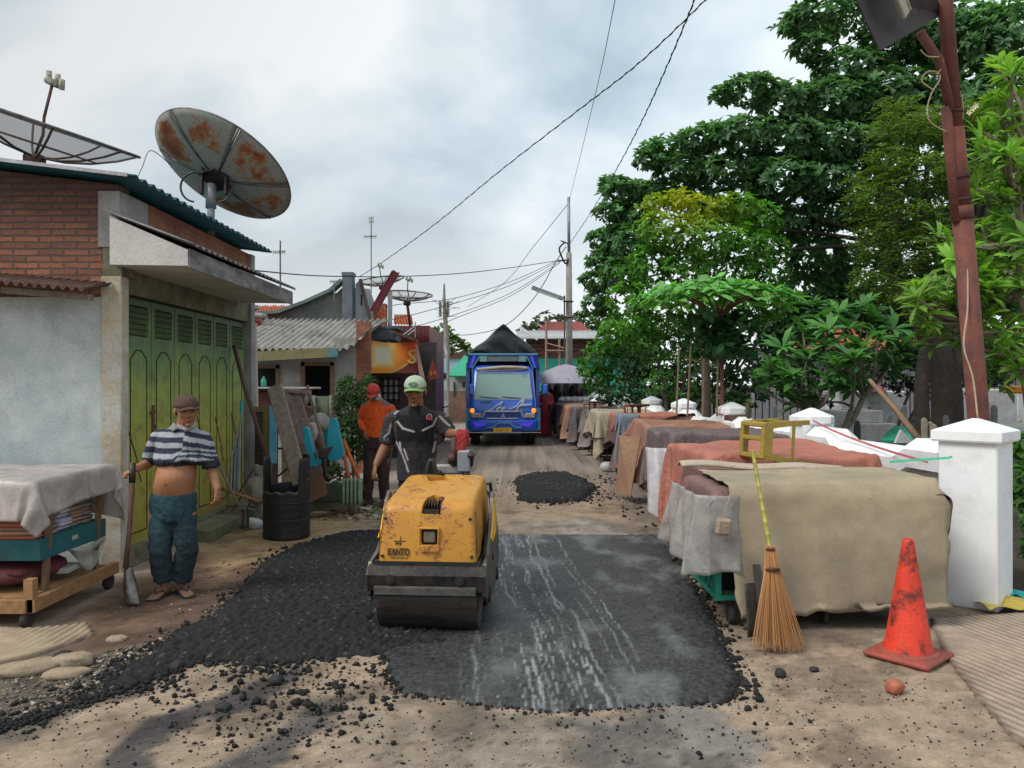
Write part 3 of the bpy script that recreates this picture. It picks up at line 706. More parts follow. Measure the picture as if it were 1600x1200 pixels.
# ---- satellite dishes
def dish_frame(c, n, up=(0, 0, 1)):
    n = Vector(n).normalized(); x = n.cross(Vector(up)).normalized(); y = x.cross(n)
    return Matrix.Translation(Vector(c)) @ Matrix((x, -y, n)).transposed().to_4x4()
def mesh_dish(name, label, c, n, rad, dep, base, group=None, big=True):
    t = thing(name, label, 'satellite dish', base, group)
    Mx = dish_frame(c, n)
    def pt(r, a): return Mx @ Vector((r*rad*math.cos(a), r*rad*math.sin(a), dep*(r*r)))
    mm, nt, bb = (None, None, None)
    if 'mesh_net' not in M:
        mm, nt, bb = _mat('mesh_net'); bb.inputs['Base Color'].default_value = (.17, .165, .18, 1); bb.inputs['Roughness'].default_value = .6; bb.inputs['Alpha'].default_value = .42
        M['mesh_net'] = mm
    b = MB(); nr, na = 8, 48
    vs = [pt((i+.6)/(nr+.6), 6.2832*k/na) for i in range(nr+1) for k in range(na)]
    b.add(vs, [(i*na+k, i*na+(k+1) % na, (i+1)*na+(k+1) % na, (i+1)*na+k) for i in range(nr) for k in range(na)]); b.build('reflector_mesh', M['mesh_net'], t, True)
    b = MB(); b.tube([pt(1, 6.2832*k/48) for k in range(49)], .014 if big else .02, 6, False); b.build('rim', M['steel'], t, True)
    b = MB()
    for k in range(8):
        b.tube([pt(r, 6.2832*(k+.3)/8) for r in (.07, .3, .55, .8, 1)], .011 if big else .016, 5)
    b.tube([pt(.62, 6.2832*k/32) for k in range(33)], .006, 5, False)
    b.build('rib_frame', M['rust_sheet'] if big else M['steel'], t, True)
    fc = Mx @ Vector((0, 0, rad*.80)); c0 = Mx @ Vector((0, 0, 0))
    b = MB(); b.tube([c0, c0.lerp(fc, .3)+Vector((.03, 0, 0)), c0.lerp(fc, .55), fc], .014, 6)
    b.build('feed_arm', M['rust_sheet'], t, True)
    b = MB(); b.box(fc+Vector((0, 0, .03)), (.12, .07, .06), (0, .4, .2), .01)
    for dx, dz in ((-.03, .09), (.05, .06), (.09, .01)): b.tube([fc+Vector((dx, 0, dz-.05)), fc+Vector((dx+.01, -.01, dz+.04))], .026, 8)
    b.build('feed_head', mat('lnb', (.45, .45, .33), (.2, .2, .18), s=20), t, True)
    b = MB(); b.tube([Vector(base), c0+Vector((0, 0, -.03))], .035, 8); b.box(c0+Vector((0, 0, -.05)), (.16, .12, .12), None, .01); b.build('mount', M['rust_sheet'], t, True)
    return t
c = P(56, 238, 7.2)
mesh_dish('satellite_dish', 'see-through wire mesh satellite dish on the brick house roof at far left', P(54, 244, 7.2), (.33, -.12, 1), .84, .30, (c.x, 7.2, roofz(c.x)+.01))
t = thing('satellite_dish', 'big rust-stained solid satellite dish on a pole above the teal roof', 'satellite dish', (-3.42, 9.0, 3.32))
def rust_dish_m():
    m, nt, bb = _mat('rusty_dish'); tc = N(nt, 'ShaderNodeTexCoord'); a = N(nt, 'ShaderNodeVertexColor', layer_name='Col')
    f = noise(nt, tc.outputs['Object'], 3.2, 8, .68, .3); sp0 = N(nt, 'ShaderNodeSeparateColor'); nt.links.new(a.outputs[0], sp0.inputs[0]); f = mth(nt, 'ADD', f, mth(nt, 'MULTIPLY', sp0.outputs[0], .20))
    base = ramp(nt, f, (.58, (.36, .37, .33)), (.63, (.40, .28, .18)), (.68, (.38, .14, .05)), (.80, (.20, .05, .02)))
    base = mixc(nt, 1.0, base, ramp(nt, noise(nt, tc.outputs['Object'], 30, 4, .7), (.3, .75), (.7, 1.15)), 'MULTIPLY')
    sp = N(nt, 'ShaderNodeSeparateColor'); nt.links.new(a.outputs[0], sp.inputs[0])
    base = mixc(nt, sp.outputs[2], base, (.10, .10, .10))
    nt.links.new(base, bb.inputs['Base Color']); bb.inputs['Roughness'].default_value = .7; return m
cc_ = P(341, 279, 8.9); nn_ = Vector((.33, .52, .9)).normalized(); cc_ = P(350, 261, 9.0)-nn_*.17; Mx = dish_frame(cc_, nn_)
RD = .825; DP = .17
def dpt(r, a, off=0): return Mx @ Vector((r*RD*math.cos(a), r*RD*math.sin(a), DP*r*r+off))
RDM = rust_dish_m()
for s_ in range(6):
    b = MB(); a0 = 6.2832*(s_+.5)/6+.02; a1 = 6.2832*(s_+1.5)/6-.02; cl_ = []; vs = []
    for i in range(13):
        for k in range(13):
            r = .06+.94*i/12; a = a0+(a1-a0)*k/12; vs.append(dpt(r, a))
            e = min(1, abs(k-6)/6)**4; ir = sstep(.35, .62, np.array(r))*(1-e)*sstep(1., .85, np.array(r))
            cl_.append((float(ir)*(0.2 if s_ == 2 else 1), 0, max(0., abs(k-6)/6-.88)*6*.7+(1 if i == 12 else 0)*.6))
    b.add(vs, [(i*13+k, i*13+k+1, (i+1)*13+k+1, (i+1)*13+k) for i in range(12) for k in range(12)])
    o = b.build('dish_panel', RDM, t, True, colf=np.array(cl_)); o.modifiers.new('s', 'SOLIDIFY').thickness = .012
b = MB()
for s_ in range(6): b.tube([dpt(r, 6.2832*(s_+.5)/6, -.012) for r in (.08, .4, .7, 1.0)], .012, 6)
b.tube([dpt(1.0, 6.2832*k/60) for k in range(61)], .012, 6, False); b.build('seam_frame', M['steel'], t, True)
b = MB(); pm = dpt(0, 0, -.14)
b.box(dpt(0, 0, -.05), (.3, .3, .03), Mx.to_3x3(), .005)
for dx in (-.14, .14): b.bar(dpt(0, 0, 0)+Vector((dx, -.06, .16)), dpt(0, 0, 0)+Vector((dx, -.10, -.22)), .025, .06)
b.tube([pm+Vector((.17*math.cos(a)-.16, -.05, .17*math.sin(a)-.03)) for a in np.linspace(1.2, 4.6, 12)], .012, 6)
b.tube([pm+Vector((.17*math.cos(a)+.10, -.05, .17*math.sin(a)-.03)) for a in np.linspace(-1.5, 1.4, 12)], .010, 6)
b.build('mount_bracket', M['dark_metal'], t)
b = MB(); b.tube([(pm.x-.02, 8.9, 3.3), (pm.x-.02, 8.9, pm.z-.02)], .042, 12); b.tube([(pm.x-.02, 8.9, pm.z-.25), (pm.x-.02, 8.9, pm.z+.03)], .06, 12); b.build('pole', M['grey_metal'], t, True)
b = MB(); b.tube(catmull([dpt(.98, 3.4), P(236, 235, 8.0), P(222, 262, 7.6), P(211, 285, 7.2)], 6), .005, 5); tag(b.build('cable', mat('cable_pale', (.3, .3, .3))), 'thin pale cable hanging from the rusty dish to the teal roof', 'cable')
# ================================================================ CEMETERY WALL
WPX = [(5.70, 3.44), (8.2, 3.20), (10.9, 3.12), (13.6, 3.04), (16.3, 2.97), (19.0, 2.86), (21.7, 2.72), (24.4, 2.6)]
PL = ['big white gate pillar with a pyramid cap at the near end of the cemetery wall', 'second white pillar of the cemetery wall, behind the yellow stool',
      'third white pillar of the cemetery wall, with a brown scrap hanging on its cap', 'fourth white pillar of the cemetery wall counting from the camera', 'fifth white wall pillar, right behind the brown upturned stool',
      'sixth white wall pillar, left of the brown stool', 'seventh white wall pillar, right of the grey stool', 'farthest visible white wall pillar behind the black covered carts']
WP_ = M['white_paint']
for i, (y, x) in enumerate(WPX):
    s = .385 if i == 0 else .33; ht = 1.20
    t = thing('wall_pillar', PL[i], 'pillar', (x, y, 0), 'white pillars of the cemetery wall')
    rz = R(43) if i == 0 else R(6)
    Rm = Matrix.Rotation(rz, 4, 'Z'); Tm = Matrix.Translation((x, y, 0)) @ Rm
    b = MB(); b.M = Tm; b.box((0, 0, ht/2-.05), (s, s, ht+.1), None, .008)
    sh = b.build('shaft', WP_, t)
    b = MB(); b.M = Tm; c = s*.60
    if i > 0:
        pts = lambda q, z: [Vector((q*a, q*e, z)) for a, e in ((-1, -.55), (-.55, -1), (.55, -1), (1, -.55), (1, .55), (.55, 1), (-.55, 1), (-1, .55))]
    else: pts = lambda q, z: [Vector((q*a, q*e, z)) for a, e in ((-1, -1), (1, -1), (1, 1), (-1, 1))]
    b.loft([pts(c*.97, ht-.002), pts(c, ht+.012), pts(c, ht+.075), pts(c*.93, ht+.085), pts(.02, ht+.165)])
    b.build('cap', WP_, t)
for i in range(len(WPX)-1):
    (y0, x0), (y1, x1) = WPX[i], WPX[i+1]
    L = math.hypot(x1-x0, y1-y0); ang = math.atan2(y1-y0, x1-x0); Tm = Matrix.Translation((x0, y0, 0)) @ Matrix.Rotation(ang, 4, 'Z')
    a = .2; e = L-.19
    prof = [(a, -.1), (e, -.1), (e, 1.06), (e-.42, 1.06), (e-.52, .97), (a+.60, .97), (a+.42, 1.06), (a, 1.06)]
    t = thing('cemetery_wall', ['nearest white wall panel with a stepped coping and pink ribbon', 'white wall panel between the second and third pillars', 'white wall panel between the third and fourth pillars', 'white wall panel between the fourth and fifth pillars',
              'white wall panel between the fifth and sixth pillars', 'white wall panel between the sixth and seventh pillars', 'farthest white wall panel before the umbrella stall'][i], 'wall', (x0, y0, 0), 'white cemetery wall panels')
    b = MB(); b.prism(prof, .13, (0, -.065, 0)); b.v = [tuple(Tm @ Vector(v)) for v in b.v]; b.build('wall_panel', WP_, t)
    b = MB(); tp = [(a, 1.06), (a+.42, 1.06), (a+.60, .97), (e-.52, .97), (e-.42, 1.06), (e, 1.06)]
    for p, q in zip(tp, tp[1:]):
        rr = []
        for (u, z) in (p, q): rr.append([Vector((u, -.15, z-.12)), Vector((u, -.165, z+.03)), Vector((u, -.06, z+.115)), Vector((u, .06, z+.115)), Vector((u, .165, z+.03)), Vector((u, .15, z-.12))])
        b.loft(rr)
    b.v = [tuple(Tm @ Vector(v)) for v in b.v]; b.build('coping', WP_, t)
def at_ribbon(y): return 0
b = MB(); pk = [P(1270, 657, 7.9), P(1300, 672, 7.5), P(1345, 690, 7.0), P(1400, 708, 6.3), P(1450, 722, 5.62)]
for p, q in zip(catmull(pk, 5), catmull(pk, 5)[1:]): b.quad(p-Vector((0, 0, .010)), q-Vector((0, 0, .010)), q+Vector((0, 0, .010)), p+Vector((0, 0, .010)))
tag(b.build('ribbon', mat('pink_ribbon', (.6, .12, .16), (.5, .2, .2), dirt=0), None, solid=.001), 'thin pink plastic ribbon strung along the near wall panel', 'ribbon')
b = MB(); pk = [P(1390, 722, 5.9), P(1430, 719, 5.6), P(1480, 716, 5.30), P(1488, 714, 5.28)]
for p, q in zip(pk, pk[1:]): b.quad(p-Vector((0, 0, .009)), q-Vector((0, 0, .006)), q+Vector((0, 0, .01)), p+Vector((0, 0, .010)))
tag(b.build('ribbon', mat('green_ribbon', (.05, .5, .28), (.1, .6, .4), dirt=0), None, solid=.001), 'short green plastic ribbon tied round the near pillar', 'ribbon')
b = MB(); q = P(1150, 646, 10.45); b.grid(lambda u, v: (q.x+(u-.5)*.32, q.y+.02*math.sin(u*9), q.z-.02-.09*v*(1-.5*abs(u-.4))), 8, 4)
tag(b.build('rag', mat('rag_brown', (.12, .06, .045), s=12), None, True, solid=.004), 'brown rag hanging on the third pillar cap', 'rag')
# ================================================================ CLOTH (small position-based solver, run at build time)
def drape(x0, x1, y0, y1, hf, W, D, cx, cy, nu, nv, rot=0, steps=110, stiff=2, seed=0, zmin=.03, fric=.35, wild=.0, iters=7):
    """drop a sheet W x D centred at (cx,cy) over a block; hf(x,y) gives the block's height"""
    u = (np.arange(nu)/(nu-1)-.5)*W; v = (np.arange(nv)/(nv-1)-.5)*D
    U, V = np.meshgrid(u, v, indexing='ij'); ca, sa = math.cos(rot), math.sin(rot)
    p = np.stack([cx+U*ca-V*sa, cy+U*sa+V*ca, np.zeros_like(U)], -1)
    p[..., 2] = hf(p[..., 0], p[..., 1]).max()+.03+(fbm(p[..., 0], p[..., 1], 3, 3, seed)-.5)*.03
    p[..., :2] += (np.stack([fbm(U, V, 4, 3, seed+3), fbm(U, V, 4, 3, seed+4)], -1)-.5)*.04
    q = p.copy(); du = W/(nu-1); dv = D/(nv-1)
    def con(sl1, sl2, L, k, mode=0):
        a = p[sl1]; b_ = p[sl2]; d = b_-a; l = np.sqrt((d*d).sum(-1, keepdims=True))+1e-9
        c = (l-L)/l
        if mode: c = np.minimum(c, 0)
        c = d*(c*.5*k); p[sl1] = a+c; p[sl2] = b_-c
    S = slice
    def rng(o, n, st=2): return [S(o, n-1, 2), S(o+1, n, 2)]
    cu = 0
    for it in range(steps):
        g = .0022 if it < steps*.8 else .0012
        vel = (p-q)*.965; q = p.copy(); p += vel; p[..., 2] -= g
        if wild: p[..., :2] += (RS.rand(*p[..., :2].shape)-.5)*wild*(it < steps*.5)
        for _ in range(iters):
            for o in (0, 1):
                n1 = (nu-o)//2*2+o; con((S(o, n1, 2), S(None)), (S(o+1, n1, 2), S(None)), du, 1)
                n2 = (nv-o)//2*2+o; con((S(None), S(o, n2, 2)), (S(None), S(o+1, n2, 2)), dv, 1)
            if stiff:
                dg = math.hypot(du, dv)
                for o in (0, 1):
                    n1 = (nu-o)//2*2+o
                    con((S(o, n1, 2), S(0, nv-1)), (S(o+1, n1, 2), S(1, nv)), dg, .5); con((S(o, n1, 2), S(1, nv)), (S(o+1, n1, 2), S(0, nv-1)), dg, .5)
            kk = 3
            if stiff > 1:
                for o in range(2):
                    con((S(0, nu-kk), S(None)), (S(kk, nu), S(None)), du*kk*.98, .10, 1); con((S(None), S(0, nv-kk)), (S(None), S(kk, nv)), dv*kk*.98, .10, 1)
            X, Y, Z = p[..., 0], p[..., 1], p[..., 2]; e = .012
            dl = X-(x0-e); dr = (x1+e)-X; db = Y-(y0-e); df_ = (y1+e)-Y
            ins = (dl > 0) & (dr > 0) & (db > 0) & (df_ > 0); h = hf(X, Y)+e; dz = h-Z
            hit = ins & (dz > 0); mn = np.minimum(np.minimum(dl, dr), np.minimum(db, df_))
            top = hit & (dz < mn+.02); sd_ = hit & ~top
            Z[top] = h[top]
            q[..., 0][top] += (X-q[..., 0])[top]*fric; q[..., 1][top] += (Y-q[..., 1])[top]*fric
            m_ = sd_ & (mn == dl); X[m_] = x0-e
            m_ = sd_ & (mn == dr); X[m_] = x1+e
            m_ = sd_ & (mn == db); Y[m_] = y0-e
            m_ = sd_ & (mn == df_); Y[m_] = y1+e
            lo = Z < zmin; Z[lo] = zmin; q[..., 0][lo] += (X-q[..., 0])[lo]*.5; q[..., 1][lo] += (Y-q[..., 1])[lo]*.5
    return p
def cloth_obj(name, p, m, parent, colr=None, off=.0, sub=1, th=.003, cr=.011):
    nu, nv = p.shape[:2]; du_ = np.gradient(p, axis=0); dv_ = np.gradient(p, axis=1); nn = np.cross(du_, dv_); nn /= np.linalg.norm(nn, axis=-1, keepdims=True)+1e-9
    ux = p[..., 0]+p[..., 1]*.8; vz = p[..., 2]*.7+p[..., 1]*.2-p[..., 0]*.2; w1 = (fbm(ux, vz, 2.2, 3, 7)-.5)*1.2
    r1 = np.abs(fbm(ux+w1, vz+w1*.4, 5.5, 3, nu)-.5)*2; r2 = np.abs(fbm(ux-w1*.6, vz*1.6, 11, 2, nv)-.5)*2
    p = p+nn*((.45-r1**.8)*cr+(.45-r2)*cr*.35)[..., None]*np.where(nn[..., 2:3] < 0, -1, 1)
    i = np.arange(nu-1)[:, None]; j = np.arange(nv-1)[None]; a = (i*nv+j).ravel()
    o = np_mesh(name, p.reshape(-1, 3), np.stack([a, a+nv, a+nv+1, a+1], 1), m, parent, None, True)
    if sub: md = o.modifiers.new('b', 'SUBSURF'); md.levels = sub; md.render_levels = sub
    if th: md = o.modifiers.new('s', 'SOLIDIFY'); md.thickness = th
    return o
def clothmat(name, c, c2=None, rough=.75, dirt=.3, s=3, bs=.5, dcol=(.16, .12, .09), spec=.35):
    if name in _cache: return _cache[name]
    m = mat(name, c, c2 or tuple(q*.72 for q in c), s=s, rough=rough, dirt=dirt, dcol=dcol, bs=bs, bd=.006, dscale=1.8, fine=140, spec=spec, dr=(.46, .64))
    nt = m.node_tree; b = nt.nodes['Principled BSDF']; tc = N(nt, 'ShaderNodeTexCoord'); prev = b.inputs['Normal'].links[0].from_socket if b.inputs['Normal'].links else None
    n = noise(nt, tc.outputs['Object'], 7, 4, .6, 1.6); bump(nt, b, mth(nt, 'ABSOLUTE', mth(nt, 'SUBTRACT', n, .5)), .8, .03, prev); return m
def hump(h, amp, seed, x0=0, y0=0, sc=2.2):
    return lambda X, Y: h+(fbm(X-x0, Y-y0, sc, 3, seed)-.5)*2*amp
def wheel(b, c, r, w, ax='x'):
    Mx = Matrix.Rotation(R(90), 3, 'Y') if ax == 'x' else Matrix.Rotation(R(90), 3, 'X')
    b.lathe([(r*.25, -w/2), (r*.9, -w/2), (r, -w*.3), (r, w*.3), (r*.9, w/2), (r*.25, w/2)], c, 20, Mx, True)
def cart(name, label, x0, x1, y0, y1, h, frame_m, group, wheels=True, zb=.16, cat='cart'):
    t = thing(name, label, cat, ((x0+x1)/2, (y0+y1)/2, 0), group)
    b = MB()
    for x in (x0+.03, x1-.03):
        for y in (y0+.03, y1-.03): b.bar((x, y, zb), (x, y, h-.03), .04)
    for z in (zb+.02, zb+.26, h-.06):
        for y in (y0+.03, y1-.03): b.bar((x0+.05, y, z), (x1-.05, y, z), .035)
        for x in (x0+.03, x1-.03): b.bar((x, y0+.05, z), (x, y1-.05, z), .035)
    n = int((x1-x0)/.16)
    for k in range(1, n): b.bar((x0+(x1-x0)*k/n, y0+.028, zb+.04), (x0+(x1-x0)*k/n, y0+.028, zb+.25), .022)
    for k in range(1, 6): b.bar((x0+.028, y0+(y1-y0)*k/6, zb+.04), (x0+.028, y0+(y1-y0)*k/6, zb+.25), .022)
    b.build('frame', frame_m, t)
    b = MB(); b.b2((x0+.07, y0+.08, zb+.05), (x1-.07, y1-.08, h-.10)); b.build('goods_box', M['void'], t)
    if wheels:
        for x in (x0+.12, x0+(x1-x0)*.5, x1-.12):
            for y in (y0+.045, y1-.08):
                b = MB(); wheel(b, (x, y, .06), .062, .035); b.bar((x, y, .06), (x, y, zb+.01), .05, .012); b.build('caster_wheel', M['rubber'], t, angle=40)
    return t
GRP = 'covered trader carts parked along the cemetery wall'
green = mat('green_paint', (.02, .30, .2), (.015, .22, .15), s=8, dirt=.35)
# ---- cart 1
c1 = cart('covered_cart', 'nearest cart, green frame on casters under a stiff beige canvas front', 1.36, 2.86, 5.16, 5.92, .88, green, GRP)
hf = hump(.90, .012, 5); TB = clothmat('tarp_brown', (.20, .115, .105), (.15, .085, .08), .6)
TR = clothmat('tarp_rust', (.44, .165, .115), (.33, .12, .09), .7, dirt=.2)
BG = mat('canvas_beige', (.38, .315, .215), (.27, .225, .15), s=2.2, rough=.95, dirt=.65, dcol=(.17, .15, .13), dscale=1.6, dr=(.44, .66), bs=.4, bd=.004, fine=180)
p = drape(1.34, 2.88, 5.14, 5.95, hf, 2.3, 1.3, 2.02, 5.66, 70, 44, .02, 120, 2, 21, .03, iters=9); cloth_obj('brown_tarp', p, TB, c1)
BT = clothmat('canvas_top', (.46, .39, .31), (.38, .31, .24), .9, dirt=.2, bs=.2)
# stiff beige mat: flat top, then straight down the front
b = MB()
def bfn(u, v):
    x = 1.43+1.44*u; s_ = v*1.56; e = (fbm(np.array(x), np.array(v*3), 2.2, 3, 9)-.5)
    if s_ < .72: y = 5.92-s_*1.05; z = .968+.02*float(e)+.012*math.sin(x*3)
    else:
        k = s_-.72; y = 5.118-.022-.05*(k/.86)**.7-float(e)*.035-.012*math.sin(x*5+1); z = .93-k
        if k < .05: y = 5.148-.035*math.sin(k/.05*1.57)-float(e)*.03; z = .96-.03*(k/.05)
        if u > .93: x -= .05*(u-.93)/.07*sstep(.1, .0, np.array(k))
    jag = float(fbm(np.array(x*9.), np.array(2.), 1, 3, 12)-.5)
    if v > .97: z += jag*.05+.06*(u)
    sj = float(fbm(np.array(s_*9), np.array(5.), 1, 4, 13)-.5)
    if u == 0 or u == 1: x += sj*.06
    if s_ > .72: x += (.03-.07*(1-u))*(s_-.72)*-1*(.4 if u > .5 else 1)+.02
    return (x, y, z)
b.grid(bfn, 40, 48); b.build('canvas_cover', BG, c1, True, solid=.006)
b = MB(); b.grid(lambda u, v: (1.30+1.27*u+.18*v*0, 5.96+.02*math.sin(u*7)+.12*(v-.5)-.0*u, .985+.035*math.sin(v*3.1)+.01*math.sin(u*11)-.03*u), 30, 6); b.build('canvas_roll', BT, c1, True, solid=.012)
# thin clear plastic wrapped round the left end, green rails showing through and below
def pfn(u, v):
    k = u*3.0
    if k < .5: x, y = 1.50-.23*(k/.5), 5.085-.02*math.sin(k*6)
    elif k < .7: a_ = (k-.5)/.2*1.57; x, y = 1.27-.03*math.sin(a_), 5.085+.03*(1-math.cos(a_))
    else: x, y = 1.235, 5.12+(k-.7)/2.3*.80
    f_ = math.sin(u*31+v*2.2)*.5+math.sin(u*17-v*3)*.5
    o_ = (.012+.035*v)*(1+f_*.9); z = .885-.50*v-.05*v*math.sin(u*5.5)+.02*math.sin(u*13)*v
    if k < .5: return (x, y-o_, z)
    return (x-o_*1.3, y, z)
b = MB(); b.grid(pfn, 70, 22); b.build('plastic_sheet', sheer('poly_clear', (.46, .44, .42), .38, .85), c1, True, solid=.0015)
b = MB(); q = P(1130, 823, 4.98); b.box(q, (.10, .05, .11), (.1, .1, .12), .015)
b.tube(catmull([q+Vector((0, 0, .05)), q+Vector((.01, .01, .10)), q+Vector((.04, .02, .17)), q+Vector((.07, .06, .23))], 4), .004, 5)
for dx in (-.02, .015): b.tube([q+Vector((dx, -.03, .01)), q+Vector((dx, -.026, .01))], .006, 8)
tag(b.build('socket_block', mat('socket', (.36, .27, .2), (.27, .2, .15), s=18, dirt=.4)), 'tan power socket block hanging by a cord at the near cart corner', 'power socket')
# ---- cart 2, rust tarp
c2 = cart('covered_cart', 'cart under a rust-orange tarp with the yellow stool lying on it', 1.62, 3.0, 6.35, 7.9, .95, M['dark_metal'], GRP)
hf = hump(1.02, .055, 8); p = drape(1.60, 3.02, 6.30, 7.9, hf, 2.4, 2.5, 2.16, 6.98, 74, 74, .04, 130, 1, 31, .02, wild=.004, iters=9); cloth_obj('rust_tarp', p, TR, c2)
p = drape(1.52, 2.2, 5.72, 6.75, hump(.93, .03, 9), 1.25, 1.5, 1.62, 6.22, 46, 50, .2, 110, 1, 41, .02, wild=.004, iters=9); cloth_obj('brown_flap', p, clothmat('tarp_plum', (.20, .10, .09), (.14, .07, .066), .65), c2)
# ---- cart 3, dark grey brown tarp and white plastic
c3 = cart('covered_cart', 'cart under a dark grey-brown tarp with white plastic hanging at its corner', 1.75, 3.0, 8.35, 9.75, .95, M['dark_metal'], GRP)
hf = hump(1.06, .06, 18); TD = clothmat('tarp_dark', (.16, .12, .122), (.11, .082, .085), .65)
p = drape(1.73, 3.02, 8.3, 9.8, hf, 2.3, 2.5, 2.24, 8.9, 70, 76, -.05, 130, 1, 51, .02, wild=.004, iters=9); cloth_obj('dark_tarp', p, TD, c3)
b = MB()
def wfn(u, v):
    a = u*1.5; x = 1.46+.62*u; y = 8.06+.35*(1-u)**2-.05*math.sin(u*14)-.14*v; z = .93-.70*v-.10*math.sin(u*3.1)*v
    return (x-.10*v*(1-u)+.10*v, y-.05*math.sin(v*3), z)
b.grid(wfn, 30, 20); b.build('white_plastic', sheer('poly_white', (.62, .58, .60), .75, 1.), c3, True, solid=.002)
# ---- cart 4, tan
c4 = cart('covered_cart', 'cart under a tan-orange cover with a flat tan board at its end', 1.9, 3.0, 10.4, 11.9, .95, M['dark_metal'], GRP)
p = drape(1.88, 3.0, 10.4, 11.95, hump(1.05, .05, 28), 2.1, 2.3, 2.3, 11.05, 60, 64, .05, 110, 2, 61, .03, iters=9); cloth_obj('tan_tarp', p, clothmat('tarp_tan', (.36, .18, .12), (.28, .14, .10), .7, dirt=.15), c4)
b = MB(); b.add([P(968, 680, 10.6), P(1001, 684, 10.3), P(985, 777, 10.3), P(964, 766, 10.9)], [(0, 1, 2, 3)]); b.build('tan_board', clothmat('board_tan', (.34, .2, .12), (.28, .16, .1), .8), c4, solid=.012)
# ---- others
specs = [(5, 1.85, 12.7, 14.2, 1.05, (.155, .075, .075), 'cart under a maroon tarp with a tan top sheet, behind the tan one', .25, 71),
         (6, 1.72, 15.2, 16.8, 1.05, (.43, .36, .26), 'cart wrapped in a cream canvas tied round the middle', .12, 81),
         (7, 1.72, 17.5, 18.5, 1.0, (.22, .19, .185), 'cart under a light grey cover behind the cream one', .2, 91),
         (8, 1.55, 18.9, 19.9, 1.02, (.12, .10, .105), 'cart under a dark grey cover between light grey and peach covers', .2, 101),
         (9, 1.45, 20.2, 21.2, 1.02, (.36, .19, .12), 'cart under a peach and brown cloth', .2, 111),
         (10, 1.42, 21.5, 22.5, 1.05, (.16, .11, .08), 'cart under an olive brown blanket beside the black one', .2, 121),
         (11, 1.33, 22.8, 24.0, 1.02, (.022, .024, .028), 'cart under a black tarp near the umbrella stall', .12, 131)]
for i, x0, ya, yb, h, c, lab, zm, sd_ in specs:
    t = cart('covered_cart', lab, x0, x0+1.15, ya, yb, h-.08, M['dark_metal'], GRP, i < 9)
    p = drape(x0-.02, x0+1.17, ya-.02, yb+.02, hump(h, .05, sd_), 2.05, yb-ya+1.05, x0+.52, (ya+yb)/2-.12, 46, 46, random.uniform(-.1, .1), 90, 1, sd_, zm, iters=5, wild=.006)
    cloth_obj('cover', p, clothmat('cover_%d' % i, c), t)
    if i == 5:
        p = drape(x0-.04, x0+1.19, ya-.04, yb+.04, hump(h+.04, .05, sd_), 1.6, 1.7, x0+.62, (ya+yb)/2, 40, 40, .3, 80, 1, sd_+1, .5, iters=5); cloth_obj('top_sheet', p, TR, t)
        p = drape(x0-.07, x0+.4, ya-.06, yb-.3, hump(h+.05, .05, sd_), .6, 1.5, x0+.05, ya-.05, 24, 40, .1, 80, 1, sd_+2, .15, iters=5); cloth_obj('blue_grey_rag', p, clothmat('rag_blue', (.2, .24, .30)), t)
    if i == 6:
        b = MB(); b.tube([(x0-.12, ya-.10, .55), (x0+1.2, ya-.12, .55)], .015, 6); b.tube([(x0-.12, ya-.10, .55), (x0-.14, yb, .55)], .015, 6); b.build('rope', M['black'], t)
b = MB(); b.ell(G(948, 737)+Vector((0, 0, .09)), (.13, .12, .10), 12, 8)
tag(b.build('plastic_bag', sheer('bag_clear', (.6, .6, .6), .6, .95), None, True), 'crumpled white plastic bag on the ground by the maroon cart', 'plastic bag')
# bags of goods between covers and umbrella
b = MB(); b.box((2.2, 24.6, 1.02), (1.5, .5, .06), None, .01); tt = thing('stall_table', 'low stall table with a green top under the umbrella', 'table', (2.2, 24.6, 0)); b.build('table_top', mat('green_pale', (.12, .3, .2)), tt)
for sx in (-.65, .65):
    for sy in (-.2, .2): b = MB(); b.bar((2.2+sx, 24.6+sy, 0), (2.2+sx, 24.6+sy, .99), .05); b.build('leg', M['wood'], tt)
# stool
def stool(label, c, m, scale, rot, group='upturned plastic stools on the carts'):
    t = thing('plastic_stool', label, 'stool', (0, 0, 0), group)
    w0, w1, h = .145, .185, .42
    b = MB()
    for s_ in (-1, 1): b.box((s_*(w0-.02), 0, h-.012), (.04, 2*w0, .026), None, .008); b.box((0, s_*(w0-.02), h-.0125), (2*w0-.07, .04, .024), None, .006)
    b.box((.015, 0, h-.0122), (.035, 2*w0-.07, .023), None, .006); b.build('seat', m, t)
    for sx in (-1, 1):
        for sy in (-1, 1):
            b = MB()
            rings = []
            for z, w_ in ((h-.02, w0), (h*.5, (w0+w1)/2), (0.0, w1)):
                q = .055 if z > .3 else (.042 if z > .1 else .036)
                a_, e_ = sx*w_, sy*w_; thk = .01
                rings.append([Vector((a_, e_, z)), Vector((a_-sx*q, e_, z)), Vector((a_-sx*q, e_-sy*thk, z)), Vector((a_-sx*thk, e_-sy*thk, z)), Vector((a_-sx*thk, e_-sy*q, z)), Vector((a_, e_-sy*q, z))])
            b.loft(rings); b.build('leg', m, t)
    b = MB()
    for k, sg in (('x', -1), ('x', 1), ('y', -1), ('y', 1)):
        for z0_, z1_ in ((h-.09, h-.015), (.13, .155)):
            wv = w0+(w1-w0)*(1-(z0_+z1_)/2/h)
            if k == 'x': b.box((sg*(wv-.006), 0, (z0_+z1_)/2), (.011, 2*wv-.06, z1_-z0_))
            else: b.box((0, sg*(wv-.006), (z0_+z1_)/2), (2*wv-.06, .011, z1_-z0_))
    b.build('apron', m, t)
    t.location = c; t.rotation_euler = rot; t.scale = (scale,)*3; return t
YM = mat('stool_yellow', (.36, .26, .05), (.28, .20, .04), s=8, rough=.45, dirt=.2, bs=.1)
